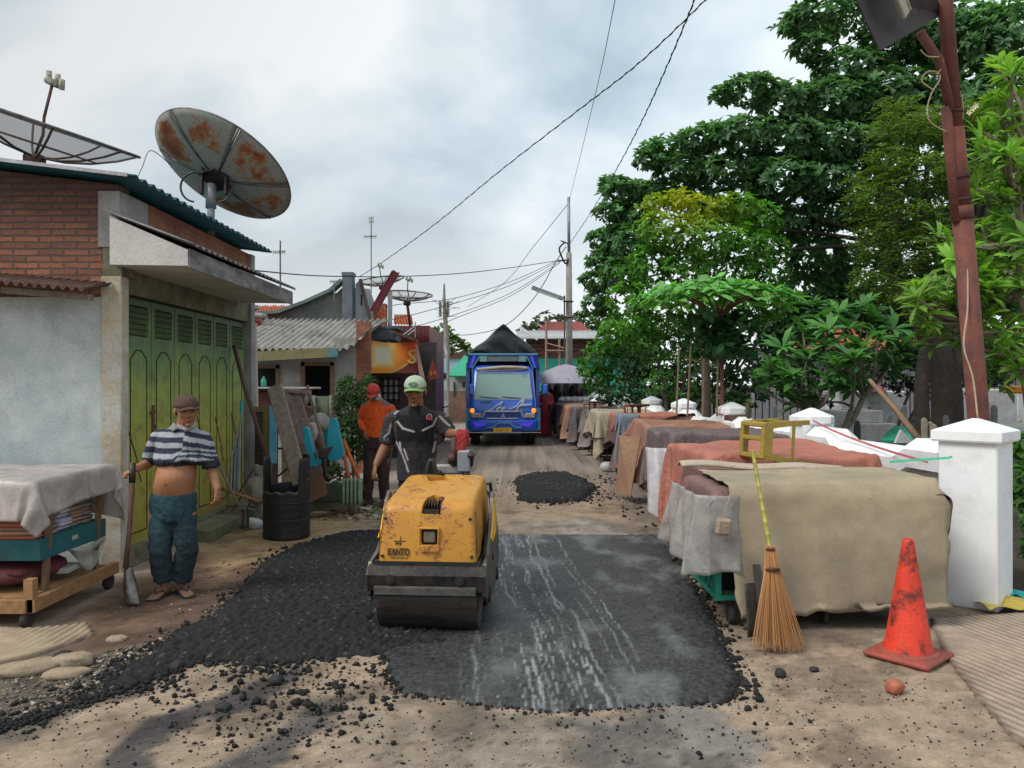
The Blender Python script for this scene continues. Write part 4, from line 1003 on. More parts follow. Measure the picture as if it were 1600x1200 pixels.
stool('olive yellow plastic stool lying on its side on the rust-orange tarp', P(1238, 690, 6.32), YM, 1.0, (R(8), R(-86), R(14)))
stool('brown plastic stool lying on its side on the maroon and tan cart', P(999, 648, 13.2)+Vector((0, 0, .0)), mat('stool_brown', (.24, .09, .045), rough=.5, dirt=.2), 1.0, (R(-88), 0, R(10)))
stool('grey-mauve plastic stool lying on its side on a far cart', P(930, 640, 17.2), mat('stool_grey', (.22, .17, .17), rough=.5, dirt=.3), 1.0, (R(-85), 0, R(14)))
# broom
bt = thing('broom', 'bamboo-handled palm rib broom leaning bristles-down against the beige canvas', 'broom', (1.64, 4.72, 0))
top = P(1176, 705, 5.08); nk = P(1203, 856, 4.86); 
b = MB(); n = 9; pts_ = [top.lerp(nk+(nk-top)*.12, k/n) for k in range(n+1)]; rr = []
PP = []; 
for k in range(n):
    a_, e_ = pts_[k], pts_[k+1]; PP += [a_, a_.lerp(e_, .06), a_.lerp(e_, .5), a_.lerp(e_, .94)]; r0 = .012+.005*k/n; rr += [r0*1.18, r0, r0*.97, r0]
b.tube(PP, rr, 10); b.build('handle', M['bamboo'], bt, True)
b = MB(); base_c = G(1219, 1018); cen = nk.lerp(base_c, .5)
dn = (base_c-nk).normalized()
nb = 330
for i in range(nb):
    a = random.uniform(0, 6.283); rr_ = math.sqrt(random.random()); t0 = nk+Vector((math.cos(a)*rr_*.028, math.sin(a)*rr_*.022, random.uniform(0, .02)))
    e0 = base_c+Vector((math.cos(a)*rr_*.165+random.gauss(0, .008), math.sin(a)*rr_*.05+.01, random.uniform(0, .05)))
    mid = t0.lerp(e0, .3)+Vector((-(math.cos(a)*rr_)*.015, 0, 0)); 
    b.tube([t0, mid, e0], [.0017, .0016, .0011], 3, False)
def bc(a): n_ = fbm(a[:, 0]*160, a[:, 1]*160, 1, 2, 3); k = sstep(0, .4, a[:, 2])[:, None]; return np.array((.60, .31, .13))*(.4+.95*n_)[:, None]*(.75+.25*k)
b.build('bristles', vmat('bristle', .8, 120, 0.1, .001, .1), bt, colf=bc)
for f_, r_ in ((.02, .032), (.22, .048)):
    b = MB(); q = nk.lerp(base_c, f_); b.tube([q+dn*-.008, q+dn*.010], [r_, r_], 14)
    b.build('binding', mat('binding', (.09, .04, .025)), bt, True)
# dark shovel blade leaning behind the broom
sv = thing('spade', 'black spade with a flat handle standing behind the broom', 'spade', (1.55, 4.9, 0))
b = MB(); b.bar(P(1182, 882, 5.02), P(1190, 955, 4.92), .045, .02, (0, 1, 0)); b.build('handle', mat('spade_blk', (.05, .045, .045), (.025, .023, .022), dirt=.4), sv)
b = MB(); a0 = P(1190, 935, 4.96); b.grid(lambda u, v: (a0.x-.11+.20*u-.015*v, a0.y-.12*v+.03*math.cos((u-.5)*3), .33-.31*v), 8, 6); b.build('blade', M['dark_metal'], sv, True, solid=.004)
# cone
cc = G(1419, 1026); ct = thing('traffic_cone', 'dirty orange-red traffic cone on a square base, no reflective bands', 'traffic cone', (cc.x, cc.y, 0))
CM = mat('cone_orange', (.70, .055, .025), (.56, .04, .02), s=5, rough=.5, dirt=.9, dcol=(.06, .025, .022), dscale=6, bs=.2, dr=(.50, .60))
Rz = Matrix.Rotation(R(40), 3, 'Z'); b = MB()
b.lathe([(.145, .03), (.14, .05), (.125, .10), (.037, .655), (.034, .69), (.028, .70), (.024, .695), (.028, .64)], (cc.x, cc.y, 0), 32); b.build('cone_body', CM, ct, True)
b = MB(); b.box((cc.x, cc.y, .018), (.375, .375, .034), Rz, .012); b.lathe([(.172, .034), (.165, .045), (.14, .052)], (cc.x, cc.y, 0), 24, None, True); b.build('base', mat('cone_base', (.34, .07, .045), (.20, .06, .045), s=8, rough=.8, dirt=.6, dcol=(.13, .08, .06)), ct, angle=30)
# litter right corner
b = MB(); q = G(1575, 962); b.grid(lambda u, v: (q.x-.16+.36*u, q.y-.05+.2*v+.1*u, .05+.02*math.sin(u*6+v*4)+.02*v), 10, 6)
tag(b.build('plastic_scrap', mat('scrap_yellow', (.5, .38, .07), (.4, .3, .06)), None, True, solid=.002), 'torn yellow plastic scrap at the foot of the gate pillar', 'plastic scrap')
b = MB(); q = G(1590, 945); b.grid(lambda u, v: (q.x-.05+.14*u, q.y+.16*v, .06+.02*math.sin(u*6+v*4)), 6, 6)
tag(b.build('plastic_scrap', mat('scrap_cyan', (.05, .5, .48)), None, True, solid=.002), 'small cyan plastic scrap beside the yellow one', 'plastic scrap')
# ================================================================ red pole with lamp
pb = Vector((3.66, 6.05, 0)); d0 = (P(1479, 30, 5.9)-P(1530, 665, 6.05)); d0 = d0/d0.z
def pz(z): return Vector((P(1530, 665, 6.05).x+d0.x*(z-1.29), 6.05+d0.y*(z-1.29), z))
t = thing('lamp_post', 'leaning rust-red steel post with a loose cream wire taped up it', 'lamp post', (pz(0).x, 6.05, 0))
b = MB(); 
for z0_, z1_, r0, r1 in ((-.1, 2.9, .082, .074), (2.9, 3.0, .081, .081), (3.0, 3.6, .068, .062), (3.6, 5.6, .055, .052)): b.tube([pz(z0_), pz(z1_)], [r0, r1], 16)
b.tube([pz(2.88)+Vector((-.06, -.02, 0)), pz(3.75)+Vector((-.07, -.02, 0))], .038, 12)
b.build('post', M['rust_pole'], t, True)
for z in (3.05, 3.22, 3.72):
    b = MB(); b.tube([pz(z-.012), pz(z+.012)], .078 if z < 3.5 else .064, 14); b.build('clamp_band', mat('band', (.06, .02, .018)), t, True)
Yl = 5.75
b = MB(); b.tube([pz(3.72)+Vector((-.04, -.03, 0)), P(1468, 95, 5.85), P(1437, 50, 5.80)], .034, 10); b.build('bracket_arm', M['rust_pole'], t, True)
b = MB()
A_, B_, C_, D_ = P(1318, -45, 5.2), P(1374, 80, 5.55), P(1473, 22, 5.95), P(1420, -110, 5.5)
n_ = (B_-A_).cross(C_-B_).normalized(); n_ = n_ if n_.z > 0 else -n_
cen = (A_+B_+C_+D_)/4; up_ = n_*.10
ins = [q.lerp(cen, .55)+up_ for q in (A_, B_, C_, D_)]; out_ = [A_, B_, C_, D_]
b.add(out_+ins, [(4, 5, 6, 7), (0, 1, 5, 4), (1, 2, 6, 5), (2, 3, 7, 6), (3, 0, 4, 7)])
b.build('lamp_shade', mat('shade_dark', (.06, .05, .052), (.035, .03, .032), s=6, rough=.7, dirt=.4, dcol=(.12, .09, .08)), t, solid=.008)
b = MB(); e0 = A_.lerp(D_, .5)-up_*.3; e1 = B_.lerp(C_, .42)-up_*.3; dd = (e1-e0); b.bar(e0, e0+dd*.78, .075, .05, n_, .008); b.build('tube_holder', mat('lamp_cream', (.50, .50, .40), (.4, .38, .3), dirt=.5), t)
b = MB(); sw = dd.cross(n_).normalized(); b.tube([e0+sw*.045-n_*.02, e0+dd*.76+sw*.045-n_*.02], .015, 8); b.tube([e0+sw*-.045-n_*.02, e0+dd*.76-sw*.045-n_*.02], .015, 8); b.build('tube_lamp', mat('lamp_white', (.6, .6, .55), dirt=.2, rough=.3), t, True)
b = MB(); yw = Vector((0, -.10, 0))
b.tube(catmull([P(1528, 655, 5.93), P(1520, 590, 5.93), P(1506, 540, 5.93), P(1512, 480, 5.93), P(1511, 400, 5.93), P(1506, 330, 5.93), P(1500, 270, 5.93), P(1493, 210, 5.93)], 6), .0065, 6)
b.tube(catmull([P(1493, 210, 5.93), P(1503, 190, 5.92), P(1504, 160, 5.92), P(1497, 138, 5.92), P(1486, 126, 5.92), P(1470, 118, 5.9)], 6), .0055, 6)
b.tube(catmull([P(1481, 207, 5.9), P(1455, 192, 5.85), P(1449, 170, 5.85), P(1456, 145, 5.85), P(1468, 125, 5.85), P(1466, 114, 5.85), P(1450, 112, 5.85), P(1440, 126, 5.85), P(1460, 142, 5.85)], 6), .005, 6)
b.tube(catmull([P(1463, 118, 5.85), P(1473, 103, 5.83), P(1470, 90, 5.82), P(1450, 88, 5.8), P(1438, 78, 5.78)], 6), .005, 6)
b.build('wire', mat('wire_cream', (.5, .36, .19), (.42, .38, .3), dirt=.2), t, True)
# ================================================================ left cart under plastic
lc = thing('covered_cart', 'wheeled wooden stall cart at far left under cloudy plastic, folded cloths on its shelf', 'cart', (-3.8, 5.6, 0))
x0, x1, ya, yb = -5.6, -3.17, 5.06, 6.05
WO = M['wood_orange']
b = MB(); b.bar((x1, ya, .155), (x1, yb+.1, .155), .05, .085); b.bar((x0, ya, .155), (x1-.025, ya, .155), .05, .085); b.bar((x0, yb, .155), (x1-.025, yb, .155), .05, .08)
b.bar((x1-.02, ya+.03, .11), (x1-.02, ya+.03, .33), .06); b.box(((x0+x1)/2, (ya+yb)/2, .19), (x1-x0-.1, yb-ya-.08, .02)); b.build('base_frame', WO, lc)
b = MB()
for (x, y) in ((x1-.06, ya+.25), (x1-.05, yb-.12), (x0+.1, ya+.1)): b.bar((x, y, .2), (x+.03, y+.02, .88), .035)
b.build('post', M['wood'], lc)
b = MB(); b.b2((x0, ya+.15, .42), (x1-.03, yb, .56)); b.build('shelf_board', mat('teal_board', (.02, .13, .14), (.015, .09, .10), s=5, dirt=.4), lc)
b = MB(); b.box((x1-.028, 5.62, .50), (.006, .07, .03)); b.build('sticker', mat('sticker', (.5, .5, .3)), lc)
b = MB(); b.b2((x0, ya+.1, .86), (x1-.08, yb+.1, .90)); b.build('top_board', M['wood'], lc)
for (x, y) in ((x1-.05, ya+.04), (x1-.22, 5.55), (x1-.02, yb+.02), (x1-.4, yb)):
    b = MB(); wheel(b, (x, y, .062), .062, .04, 'x'); b.bar((x, y, .062), (x, y, .13), .05, .02); b.build('caster_wheel', M['rubber'], lc, angle=40)
cf = [(.42, .42, .55), (.40, .24, .17), (.28, .2, .15), (.5, .5, .6), (.35, .12, .08), (.22, .2, .18)]
k = 0
for sx, (yy, nn, cs) in enumerate([(5.27, 7, (4, 1, 2)), (5.42, 8, (1, 5, 2)), (5.58, 6, (0, 3, 0)), (5.74, 7, (2, 1, 2)), (5.90, 6, (2, 5, 2))]):
    b = MB(); cl_ = []
    for j in range(nn):
        n0 = len(b.v); b.box((x1-.20+random.uniform(-.02, .02), yy+random.uniform(-.01, .01), .575+j*.030), (.26, .145, .027), (0, random.uniform(-.04, .04), random.uniform(-.05, .05)), .012)
        q = cf[cs[j % 3]]; cl_ += [q]*(len(b.v)-n0)
    o = b.build('cloth_stack', M['cloth_v'], None, True, colf=np.array(cl_))
    tag(o, ['stack of orange-brown folded cloths at the near end of the cart shelf', 'stack of brown patterned cloths second from the near end of the shelf', 'stack of pale lilac folded cloths on the cart shelf', 'stack of brown and tan cloths right of the lilac ones', 'short stack of dark cloths at the far end of the cart shelf'][sx], 'folded cloths', 'stacks of folded cloths on the left cart')
b = MB(); b.ell((x1-.35, 5.5, .30), (.28, .34, .09), 16, 10); b.box((x1-.30, 5.45, .33), (.3, .5, .05), None, .02)
tag(b.build('cloth_bundle', clothmat('maroon_b', (.16, .03, .04), (.10, .02, .03)), None, True), 'maroon cloth bundle under the teal shelf of the left cart', 'cloth bundle')
b = MB(); b.box((x1-.08, 5.62, .275), (.10, .22, .035), (0, 0, .1), .004)
tag(b.build('paper_box', mat('paper_w', (.5, .5, .44))), 'white paper packet on the lower deck of the left cart', 'paper packet')
b = MB(); b.grid(lambda u, v: (x1-.02+.02*math.sin(v*8), 5.55+.45*u, .44-.2*v*math.sin(u*3.1)-.02), 16, 8); b.build('hanging_plastic', sheer('poly_grey', (.35, .34, .3), .6, .95), lc, True)
hf = hump(.97, .02, 66)
p = drape(-5.6, x1+.02, ya-.0, yb+.08, hf, 3.0, 1.7, -4.42, 5.60, 86, 60, 0.05, 120, 1, 67, .3, wild=.005, iters=10)
cloth_obj('plastic_cover', p, sheer('poly_milky', (.56, .50, .47), .5, .92, .38), lc, th=.002)
b = MB(); b.b2((x0, ya+.22, .62), (x1-.16, yb-.12, .85)); b.build('goods_box', mat('goods_brown', (.15, .10, .085), (.08, .05, .045), s=4), lc)
# ================================================================ PEOPLE
def hand(b, w, d, nrm, side, curl=.5, sc=1.0, spread_=.12, thumb=.6):
    """w wrist, d direction of the hand, nrm back-of-hand normal, side +1/-1 thumb side along x"""
    d = Vector(d).normalized(); n = Vector(nrm); n = (n-d*n.dot(d)).normalized(); x = d.cross(n).normalized()*side
    rr = []
    for t, hw, ht in ((-.01, .024, .019), (.02, .030, .017), (.05, .037, .0155), (.082, .039, .013), (.09, .034, .009)):
        rr.append([w+d*t*sc+x*math.cos(a)*hw*sc+n*math.sin(a)*ht*sc for a in np.linspace(0, 2*math.pi, 12, endpoint=False)])
    b.loft(rr)
    for k, (off, L, r) in enumerate(((.029, .072, .0088), (.010, .080, .009), (-.010, .074, .0086), (-.029, .058, .0078))):
        a0 = (1.5-k)*spread_; fd = (d*math.cos(a0)+x*math.sin(a0)).normalized(); p = w+(d*.078+x*off)*sc; pts = [p]; ang = curl*.35+k*.05
        for j, q in enumerate((.42, .32, .26)):
            dd = fd*math.cos(ang)-n*math.sin(ang); p = p+dd*L*q*sc; pts.append(p); ang += curl*.9
        b.tube(pts, [r*sc*q for q in (1.05, 1, .92, .75)], 8)
    p = w+(d*.022+x*.024)*sc; dd = (d*.75+x*.65-n*thumb*.5).normalized(); p2 = p+dd*.04*sc; dd2 = (d*.95+x*.15-n*thumb*.7).normalized()
    b.tube([p, p2, p2+dd2*.03*sc, p2+(dd2-n*.2).normalized()*.052*sc], [.013*sc, .0115*sc, .010*sc, .0075*sc], 8)
def foot(b, ank, dirv, L=.235, w_=.044):
    d = Vector(dirv).normalized(); x = Vector((d.y, -d.x, 0)); g0 = Vector((ank[0], ank[1], 0)); rr = []
    for t, hw, ht, zc in ((-.055, .022, .02, .03), (-.03, .033, .036, .042), (.02, .036, .038, .042), (.07, .040, .028, .030), (.12, .046, .018, .022), (.155, .044, .013, .017), (.175, .03, .010, .014)):
        rr.append([g0+d*t+x*math.cos(a)*hw+Vector((0, 0, zc+math.sin(a)*ht)) for a in np.linspace(0, 2*math.pi, 12, endpoint=False)])
    b.loft(rr)
    for k in range(5):
        p = g0+d*(.158-.006*k*k*.6)+x*(.030-.0155*k)+Vector((0, 0, .013)); b.tube([p, p+d*.022, p+d*.036+Vector((0, 0, -.003))], [.0105-.001*k, .010-.001*k, .006], 7)
def ring(c, rx, ry, yaw=0, n=20, tilt=(0, 0), pw=1):
    out = []
    for k in range(n):
        a = 2*math.pi*k/n; ca, sa = math.cos(a), math.sin(a)
        if pw != 1: ca = math.copysign(abs(ca)**pw, ca); sa = math.copysign(abs(sa)**pw, sa)
        x, y = ca*rx, sa*ry
        out.append(Vector((c[0]+x*math.cos(yaw)-y*math.sin(yaw), c[1]+x*math.sin(yaw)+y*math.cos(yaw), c[2]+x*tilt[0]+y*tilt[1])))
    return out
def head_parts(b, Mh):
    def e(c, r): b.ell(Mh @ Vector(c), r, 16, 12, Mh.to_3x3())
    e((0, .012, .032), (.074, .093, .083)); e((0, -.022, -.015), (.061, .068, .083)); e((0, -.026, -.065), (.049, .052, .043)); e((0, -.070, -.094), (.021, .017, .015))
    for s in (-1, 1):
        e((s*.041, -.060, -.016), (.020, .020, .017)); e((s*.076, .010, -.006), (.009, .019, .031)); e((s*.029, -.0755, .0085), (.0125, .0115, .0085)); e((s*.028, -.083, .027), (.022, .009, .006)); e((s*.012, -.094, -.030), (.008, .010, .007))
    b.tube([Mh @ Vector(q) for q in ((0, -.084, .018), (0, -.095, -.006), (0, -.104, -.026))], [.008, .0095, .0125], 8)
    e((0, -.0865, -.053), (.021, .009, .0055)); e((0, -.084, -.064), (.018, .009, .006))
def head_colour(a, c, Mh, skin, tash=.5):
    Mi = np.array(Mh.inverted()); l = a @ Mi[:3, :3].T+Mi[:3, 3]
    x, y, z = l[:, 0], l[:, 1], l[:, 2]; inh = (np.abs(x) < .1) & (np.abs(z) < .13) & (np.abs(y) < .13)
    def put(m, q, k=1.):
        m = (m*inh*k)[:, None]; c[:] = c*(1-m)+np.array(q)*m
    fr = y < -.03
    put(fr*np.exp(-(((np.abs(x)-.029)/.017)**2+((z-.009)/.010)**2)), [q*.35 for q in skin], .9)  # darkened skin stands in for the shade of sunken eye sockets
    put((fr & (((np.abs(x)-.029)/.008)**2+((z-.008)/.0035)**2 < 1)).astype(float), (.02, .015, .012))
    put(fr*np.exp(-(((np.abs(x)-.029)/.020)**2+((z-.030)/.005)**2)), (.02, .015, .012), .8)
    put(fr*np.exp(-((x/.024)**2+((z+.058)/.010)**2)), (skin[0]*.55, skin[1]*.35, skin[2]*.4), .8)
    put(fr*np.exp(-((x/.026)**2+((z+.043)/.006)**2)), (.03, .022, .018), tash)
    put(fr*np.exp(-((x/.018)**2+((z+.090)/.014)**2)), (.03, .022, .018), tash*.8)
    put(sstep(.0, .05, y)*sstep(-.05, -.02, z), (.015, .012, .010), 1)
def cap(t, Mh, m, m2=None, brim_c=None, name='cap', back=.0):
    e = Mh.to_3x3(); b = MB(); rr = []
    for i in range(9):
        a = i/8*1.5; z = .036+.078*math.sin(a)*(1.02 if i > 5 else 1); k = math.cos(a)**.75
        rr.append([Mh @ Vector((math.cos(q)*.0835*k, .006+math.sin(q)*.103*k, z+(.0 if math.sin(q) < 0 else -.018*math.sin(q)*(1-i/8)))) for q in np.linspace(0, 2*math.pi, 24, endpoint=False)])
    b.loft(rr); b.tube([Mh @ Vector((0, .006, .110)), Mh @ Vector((0, .006, .120))], .008, 8)
    o = b.build(name, m, t, True)
    b = MB(); b.grid(lambda u, v: Mh @ Vector(((u-.5)*.150*(1-.10*v*v), -.082-.070*v*math.cos((u-.5)*2.0)+.055*abs((u-.5)*2)**2.2*(1-v*.4), .044-.006*v-.026*abs((u-.5)*2)**2)), 16, 8)
    b.build('brim', m2 or m, o, True, solid=.004)
    return o
SK = (.27, .115, .058)
def body_mesh(t, b, skin, Mh, name='body', tash=.5, vox=.0055, extra=None, sm=5):
    def cf(a):
        n = fbm(a[:, 0]*9, a[:, 2]*9+a[:, 1]*5, 1, 3, 2); c = np.array(skin)[None]*(.82+.36*n)[:, None]
        if extra: c = extra(a, c)
        head_colour(a, c, Mh, skin, tash); return np.clip(c, .005, .8)
    return skin_obj(b, name, M['flesh'], t, vox, sm, cf)
skin_obj = skin
def wrinkle(sc=14, amp=.006, seed=0, down=.5):
    def f(a):
        n = fbm(a[:, 0]*sc+a[:, 1]*sc*.7+seed, a[:, 2]*sc*down+a[:, 0]*sc*.35, 1, 3, seed); r = 1-np.abs(n-.5)*4
        n2 = fbm(a[:, 0]*sc*2.3, a[:, 2]*sc*1.9+a[:, 1]*9, 1, 3, seed+5)-.5
        return (r*.5+n2*.8)*amp
    return f
def HM(c, yaw=0, pitch=0, roll=0): return Matrix.Translation(c) @ Euler((pitch, roll, yaw), 'XYZ').to_matrix().to_4x4()
# ---------------- man on the left with the shovel
Y0 = 5.92; rt = Vector((P(270, 800, Y0).x, Y0, 0)); q = lambda px, py, dy=0.0: P(px, py, Y0+dy)-rt
t1 = thing('person', 'person in brown cap, striped polo rolled up over bare belly, blue trousers, holding a shovel', 'person', (0, 0, 0)); RT1 = rt
Mh = HM(q(291, 642, -.03), R(34), R(6), R(-3)) @ Matrix.Scale(1.08, 4)
b = MB()
b.loft(srings([ring(q(270, 800), .135, .10), ring(q(271, 780), .150, .112), ring(q(272, 762, -.02), .153, .128), ring(q(275, 745, -.03), .150, .135), ring(q(277, 728, -.02), .146, .122), ring(q(279, 708), .150, .108), ring(q(281, 690, .01), .165, .10), ring(q(283, 677, .02), .150, .082), ring(q(285, 668, .02), .075, .06), ring(q(288, 660, .01), .055, .055), ring(q(289, 650, 0), .052, .052)]))
hL, hR = q(248, 800, .0), q(293, 800, .0)
for hp, kn, an, fd in ((q(251, 800), q(250, 862, -.08), q(258, 914, -.02), (-.15, -1, 0)), (q(290, 800), q(293, 862, -.02), q(282, 912, .03), (.75, -.75, 0))):
    b.tube([hp, kn, Vector((an.x, an.y, .08))], [.085, .058, .038], 12); foot(b, an, fd)
    
shA, shB = q(247, 682, .02), q(318, 684, .02)
elA, wrA = q(236, 722, .10), q(211, 733, -.10); elB, wrB = q(331, 735, .02), q(340, 766, -.06)
b.tube([shA, shA.lerp(elA, .5), elA], [.055, .046, .038], 12); b.tube([elA, elA.lerp(wrA, .35), wrA], [.038, .040, .026], 12)
b.tube([shB, shB.lerp(elB, .5), elB], [.055, .046, .039], 12); b.tube([elB, elB.lerp(wrB, .35), wrB], [.039, .040, .026], 12)
hand(b, wrA, (-.62, -.45, -.35), (-.2, -.2, 1), 1, 1.9, .95, .07)
hand(b, wrB, (.02, -.15, -1), (.9, -.3, .0), -1, 1.0, .95, .1)
head_parts(b, Mh)
def ex1(a, c):
    nv = np.exp(-(((a[:, 0]-q(273, 754).x)/.009)**2+((a[:, 2]-q(273, 754).z)/.011)**2))*(a[:, 1] < 0); c = c*(1-nv*.85)[:, None]
    k = sstep(.9, 1.0, a[:, 2])*sstep(.25, .2, np.abs(a[:, 0])) ; hl = np.exp(-((a[:, 0]+.01)/.12)**2-((a[:, 2]-.92)/.1)**2)[:, None]; c = c*(1+hl*.30)
    lw = sstep(.14, .05, a[:, 2])[:, None]; return c*(1-lw*.55)+np.array((.12, .10, .08))*lw*.5
body_mesh(t1, b, (.30, .135, .068), Mh, tash=.5, extra=ex1)
# hair + cap
b = MB(); e = Mh.to_3x3(); b.ell(Mh @ Vector((0, .03, .015)), (.079, .083, .07), 18, 12, e); b.ell(Mh @ Vector((0, .055, -.02)), (.06, .048, .045), 14, 10, e)
b.build('hair', mat('hair', (.012, .010, .009), (.02, .017, .015), s=60, rough=.7, dirt=0, bs=.8), t1, True)
cap(t1, Mh @ Matrix.Rotation(R(2), 4, 'X'), clothmat('cap_brown', (.085, .05, .038), None, .9, .4, 9), clothmat('cap_brim_b', (.06, .036, .028), None, .9, .4, 9))
# shirt
b = MB()
b.loft(srings([ring(q(277, 725, -.02), .160, .135), ring(q(277, 716, -.02), .172, .140), ring(q(279, 704), .172, .126), ring(q(281, 690, .01), .182, .118), ring(q(283, 678, .02), .166, .096), ring(q(285, 671, .02), .115, .078), ring(q(287, 664, .015), .066, .064)]))
b.tube([q(262, 722, -.115), q(285, 716, -.15), q(305, 720, -.11), q(318, 722, -.02)], [.022, .030, .03, .03], 10)
for a_, e_ in ((shA, elA), (shB, elB)):
    b.tube(catmull([a_+Vector((-math.copysign(.07, a_.x-.03), 0, .0)), a_+Vector((0, 0, -.012)), a_.lerp(e_, .5), a_.lerp(e_, .92)], 4), [.050]*2+[.058]*4+[.063]*5+[.068]*2, 14)
def sh1(a):
    z = a[:, 2]+.25*np.abs(a[:, 0]-.03)*(a[:, 0] > .12)+(fbm(a[:, 0]*5, a[:, 2]*5, 1, 3, 4)-.5)*.035-.10*sstep(.05, .16, a[:, 0])*sstep(1.14, 1.04, a[:, 2])
    ph = (z-1.02)/.076; s_ = ((ph % 1) < .52)
    nav = np.array((.030, .036, .058)); gr = np.array((.30, .31, .34)); c = np.where(s_[:, None], nav, gr)
    c = np.where((a[:, 2] < 1.035)[:, None], np.array((.022, .022, .028)), c)
    col_ = (a[:, 2] > 1.275); c = np.where(col_[:, None], np.array((.30, .29, .28)), c); return c
skin_obj(b, 'polo_shirt', M['cloth_v'], t1, .007, 8, sh1, wrinkle(13, .013, 3))
b = MB(); nk = q(288, 664, .01)
for s_ in (-1, 1): b.add([nk+Vector((s_*.055, .03, .03)), nk+Vector((s_*.062, -.03, .02)), nk+Vector((s_*.012, -.085, -.02)), nk+Vector((s_*.05, -.10, -.045)), nk+Vector((s_*.095, -.04, -.015)), nk+Vector((s_*.085, .03, .005))], [(0, 1, 4, 5), (1, 2, 3, 4)])
b.build('collar', clothmat('collar1', (.33, .32, .31)), t1, True, solid=.006)
# trousers
def legpts(hp, kn, an): return [hp, hp.lerp(kn, .5), kn, kn.lerp(an, .5), an]
b = MB(); b.loft([ring(q(270, 812), .155, .115), ring(q(270, 800), .172, .125), ring(q(271, 785), .174, .128), ring(q(271, 774), .165, .128), ring(q(271, 770), .162, .126)])
for L_ in ((q(255, 788), q(250, 862, -.07), q(256, 906, -.03)), (q(288, 788), q(292, 862, -.02), q(284, 905, .02))):
    b.tube(legpts(*L_), [.084, .087, .079, .074, .070], 16)
def tr1(a):
    n = fbm(a[:, 0]*8, a[:, 2]*5, 1, 4, 8); c = np.array((.030, .070, .088))*(.6+.8*n)[:, None]; k = sstep(.60, .30, a[:, 2]+(n-.5)*.4)[:, None]
    c = c*(1-k*.75)+np.array((.022, .028, .032))*k*.75; k2 = sstep(.12, .06, a[:, 2])[:, None]; return c*(1-k2*.5)+np.array((.09, .075, .06))*k2*.5
skin_obj(b, 'trousers', M['cloth_v'], t1, .008, 5, tr1, wrinkle(14, .016, 7, .8))
for (an, fd) in ((q(258, 914, -.02), Vector((-.15, -1, 0))), (q(282, 912, .03), Vector((.7, -.7, 0)))):
    fd.normalize(); b = MB(); c = Vector((an.x, an.y, 0)); x = Vector((fd.y, -fd.x, 0)); rr = []
    for t_, w_ in ((-.07, .025), (-.05, .038), (.05, .04), (.12, .050), (.17, .048), (.20, .03)): rr.append([c+fd*t_+x*w_+Vector((0, 0, .001)), c+fd*t_-x*w_+Vector((0, 0, .001)), c+fd*t_-x*w_+Vector((0, 0, .012)), c+fd*t_+x*w_+Vector((0, 0, .012))])
    b.loft(rr); o_ = b.build('sandal', M['rubber'], t1)
    b = MB(); b.tube([c+fd*.05+x*.042+Vector((0, 0, .02)), c+fd*.08+x*.03+Vector((0, 0, .06)), c+fd*.13+Vector((0, 0, .045)), c+fd*.08-x*.03+Vector((0, 0, .06)), c+fd*.05-x*.042+Vector((0, 0, .02))], .006, 6); b.build('strap', M['rubber'], o_)
# his shovel
sh = thing('shovel', 'worn shovel with a reddish wooden shaft held upright by the man in the striped shirt', 'shovel', (P(205, 940, 5.75).x, 5.75, 0))
sp_ = catmull([P(207, 726, 5.80), P(206, 770, 5.78), P(202, 830, 5.74), P(196, 888, 5.70)], 6)
b = MB(); b.tube([sp_[0]+Vector((0, 0, .015)), sp_[0], sp_[6], sp_[12], sp_[-1]], [.014, .021, .019, .016, .020], 12); b.build('shaft', mat('shaft_red', (.17, .085, .065), (.09, .045, .04), s=10, rough=.6, stretch=(3, 3, .6)), sh, True)
b = MB(); b.tube([sp_[0]+Vector((0, 0, .012)), sp_[4]], [.024, .023], 12); b.build('grip', M['dark_metal'], sh, True)
b = MB(); a0 = P(197, 885, 5.70); a1 = P(207, 945, 5.58)
b.grid(lambda u, v: a0.lerp(a1, v)+Vector(((u-.5)*(.055+.055*math.sin(v*1.9)), -.03*v-.045*math.cos((u-.5)*3.1)*math.sin(v*2.6+.3)+.03, 0)), 10, 14); b.build('blade', M['steel'], sh, True, solid=.004)
# ---------------- operator behind the roller
Y0 = 6.5; rt = Vector((P(650, 800, Y0).x, Y0, 0)); q = lambda px, py, dy=0.0: P(px, py, Y0+dy)-rt
t2 = thing('person', 'person in a black and grey sports jersey and green mesh cap guiding the yellow roller', 'person', (0, 0, 0)); RT2 = rt
Mh = HM(q(649, 611, -.05), R(-2), R(12), 0) @ Matrix.Scale(1.13, 4)
b = MB()
b.loft(srings([ring(q(652, 765), .14, .105), ring(q(652, 735), .150, .11), ring(q(651, 700), .150, .115), ring(q(650, 675), .170, .112), ring(q(650, 656), .175, .095), ring(q(650, 645, .01), .12, .075), ring(q(650, 638, .01), .066, .065), ring(q(650, 622, -.0), .062, .062)]))
for s_, x_ in ((-1, 632), (1, 670)): b.tube([q(x_, 768), q(x_, 840, -.02), Vector((q(x_, 768).x, .02, .08))], [.085, .058, .04], 12); foot(b, Vector((q(x_, 768).x, .02, 0)), (s_*.15, -1, 0), .25)
shA, shB = q(614, 652), q(687, 652)
elA, wrA = q(604, 693, .06), q(587, 727, -.12); elB, wrB = q(700, 677, -.02), q(717, 679, -.30)
for a_, e_, w_ in ((shA, elA, wrA), (shB, elB, wrB)):
    b.tube([a_, a_.lerp(e_, .5), e_], [.056, .050, .041], 12); b.tube([e_, e_.lerp(w_, .35), w_], [.041, .043, .028], 12)
hand(b, wrA, (-.15, -.25, -1), (-.85, -.5, .1), 1, .75, 1.0, .12)
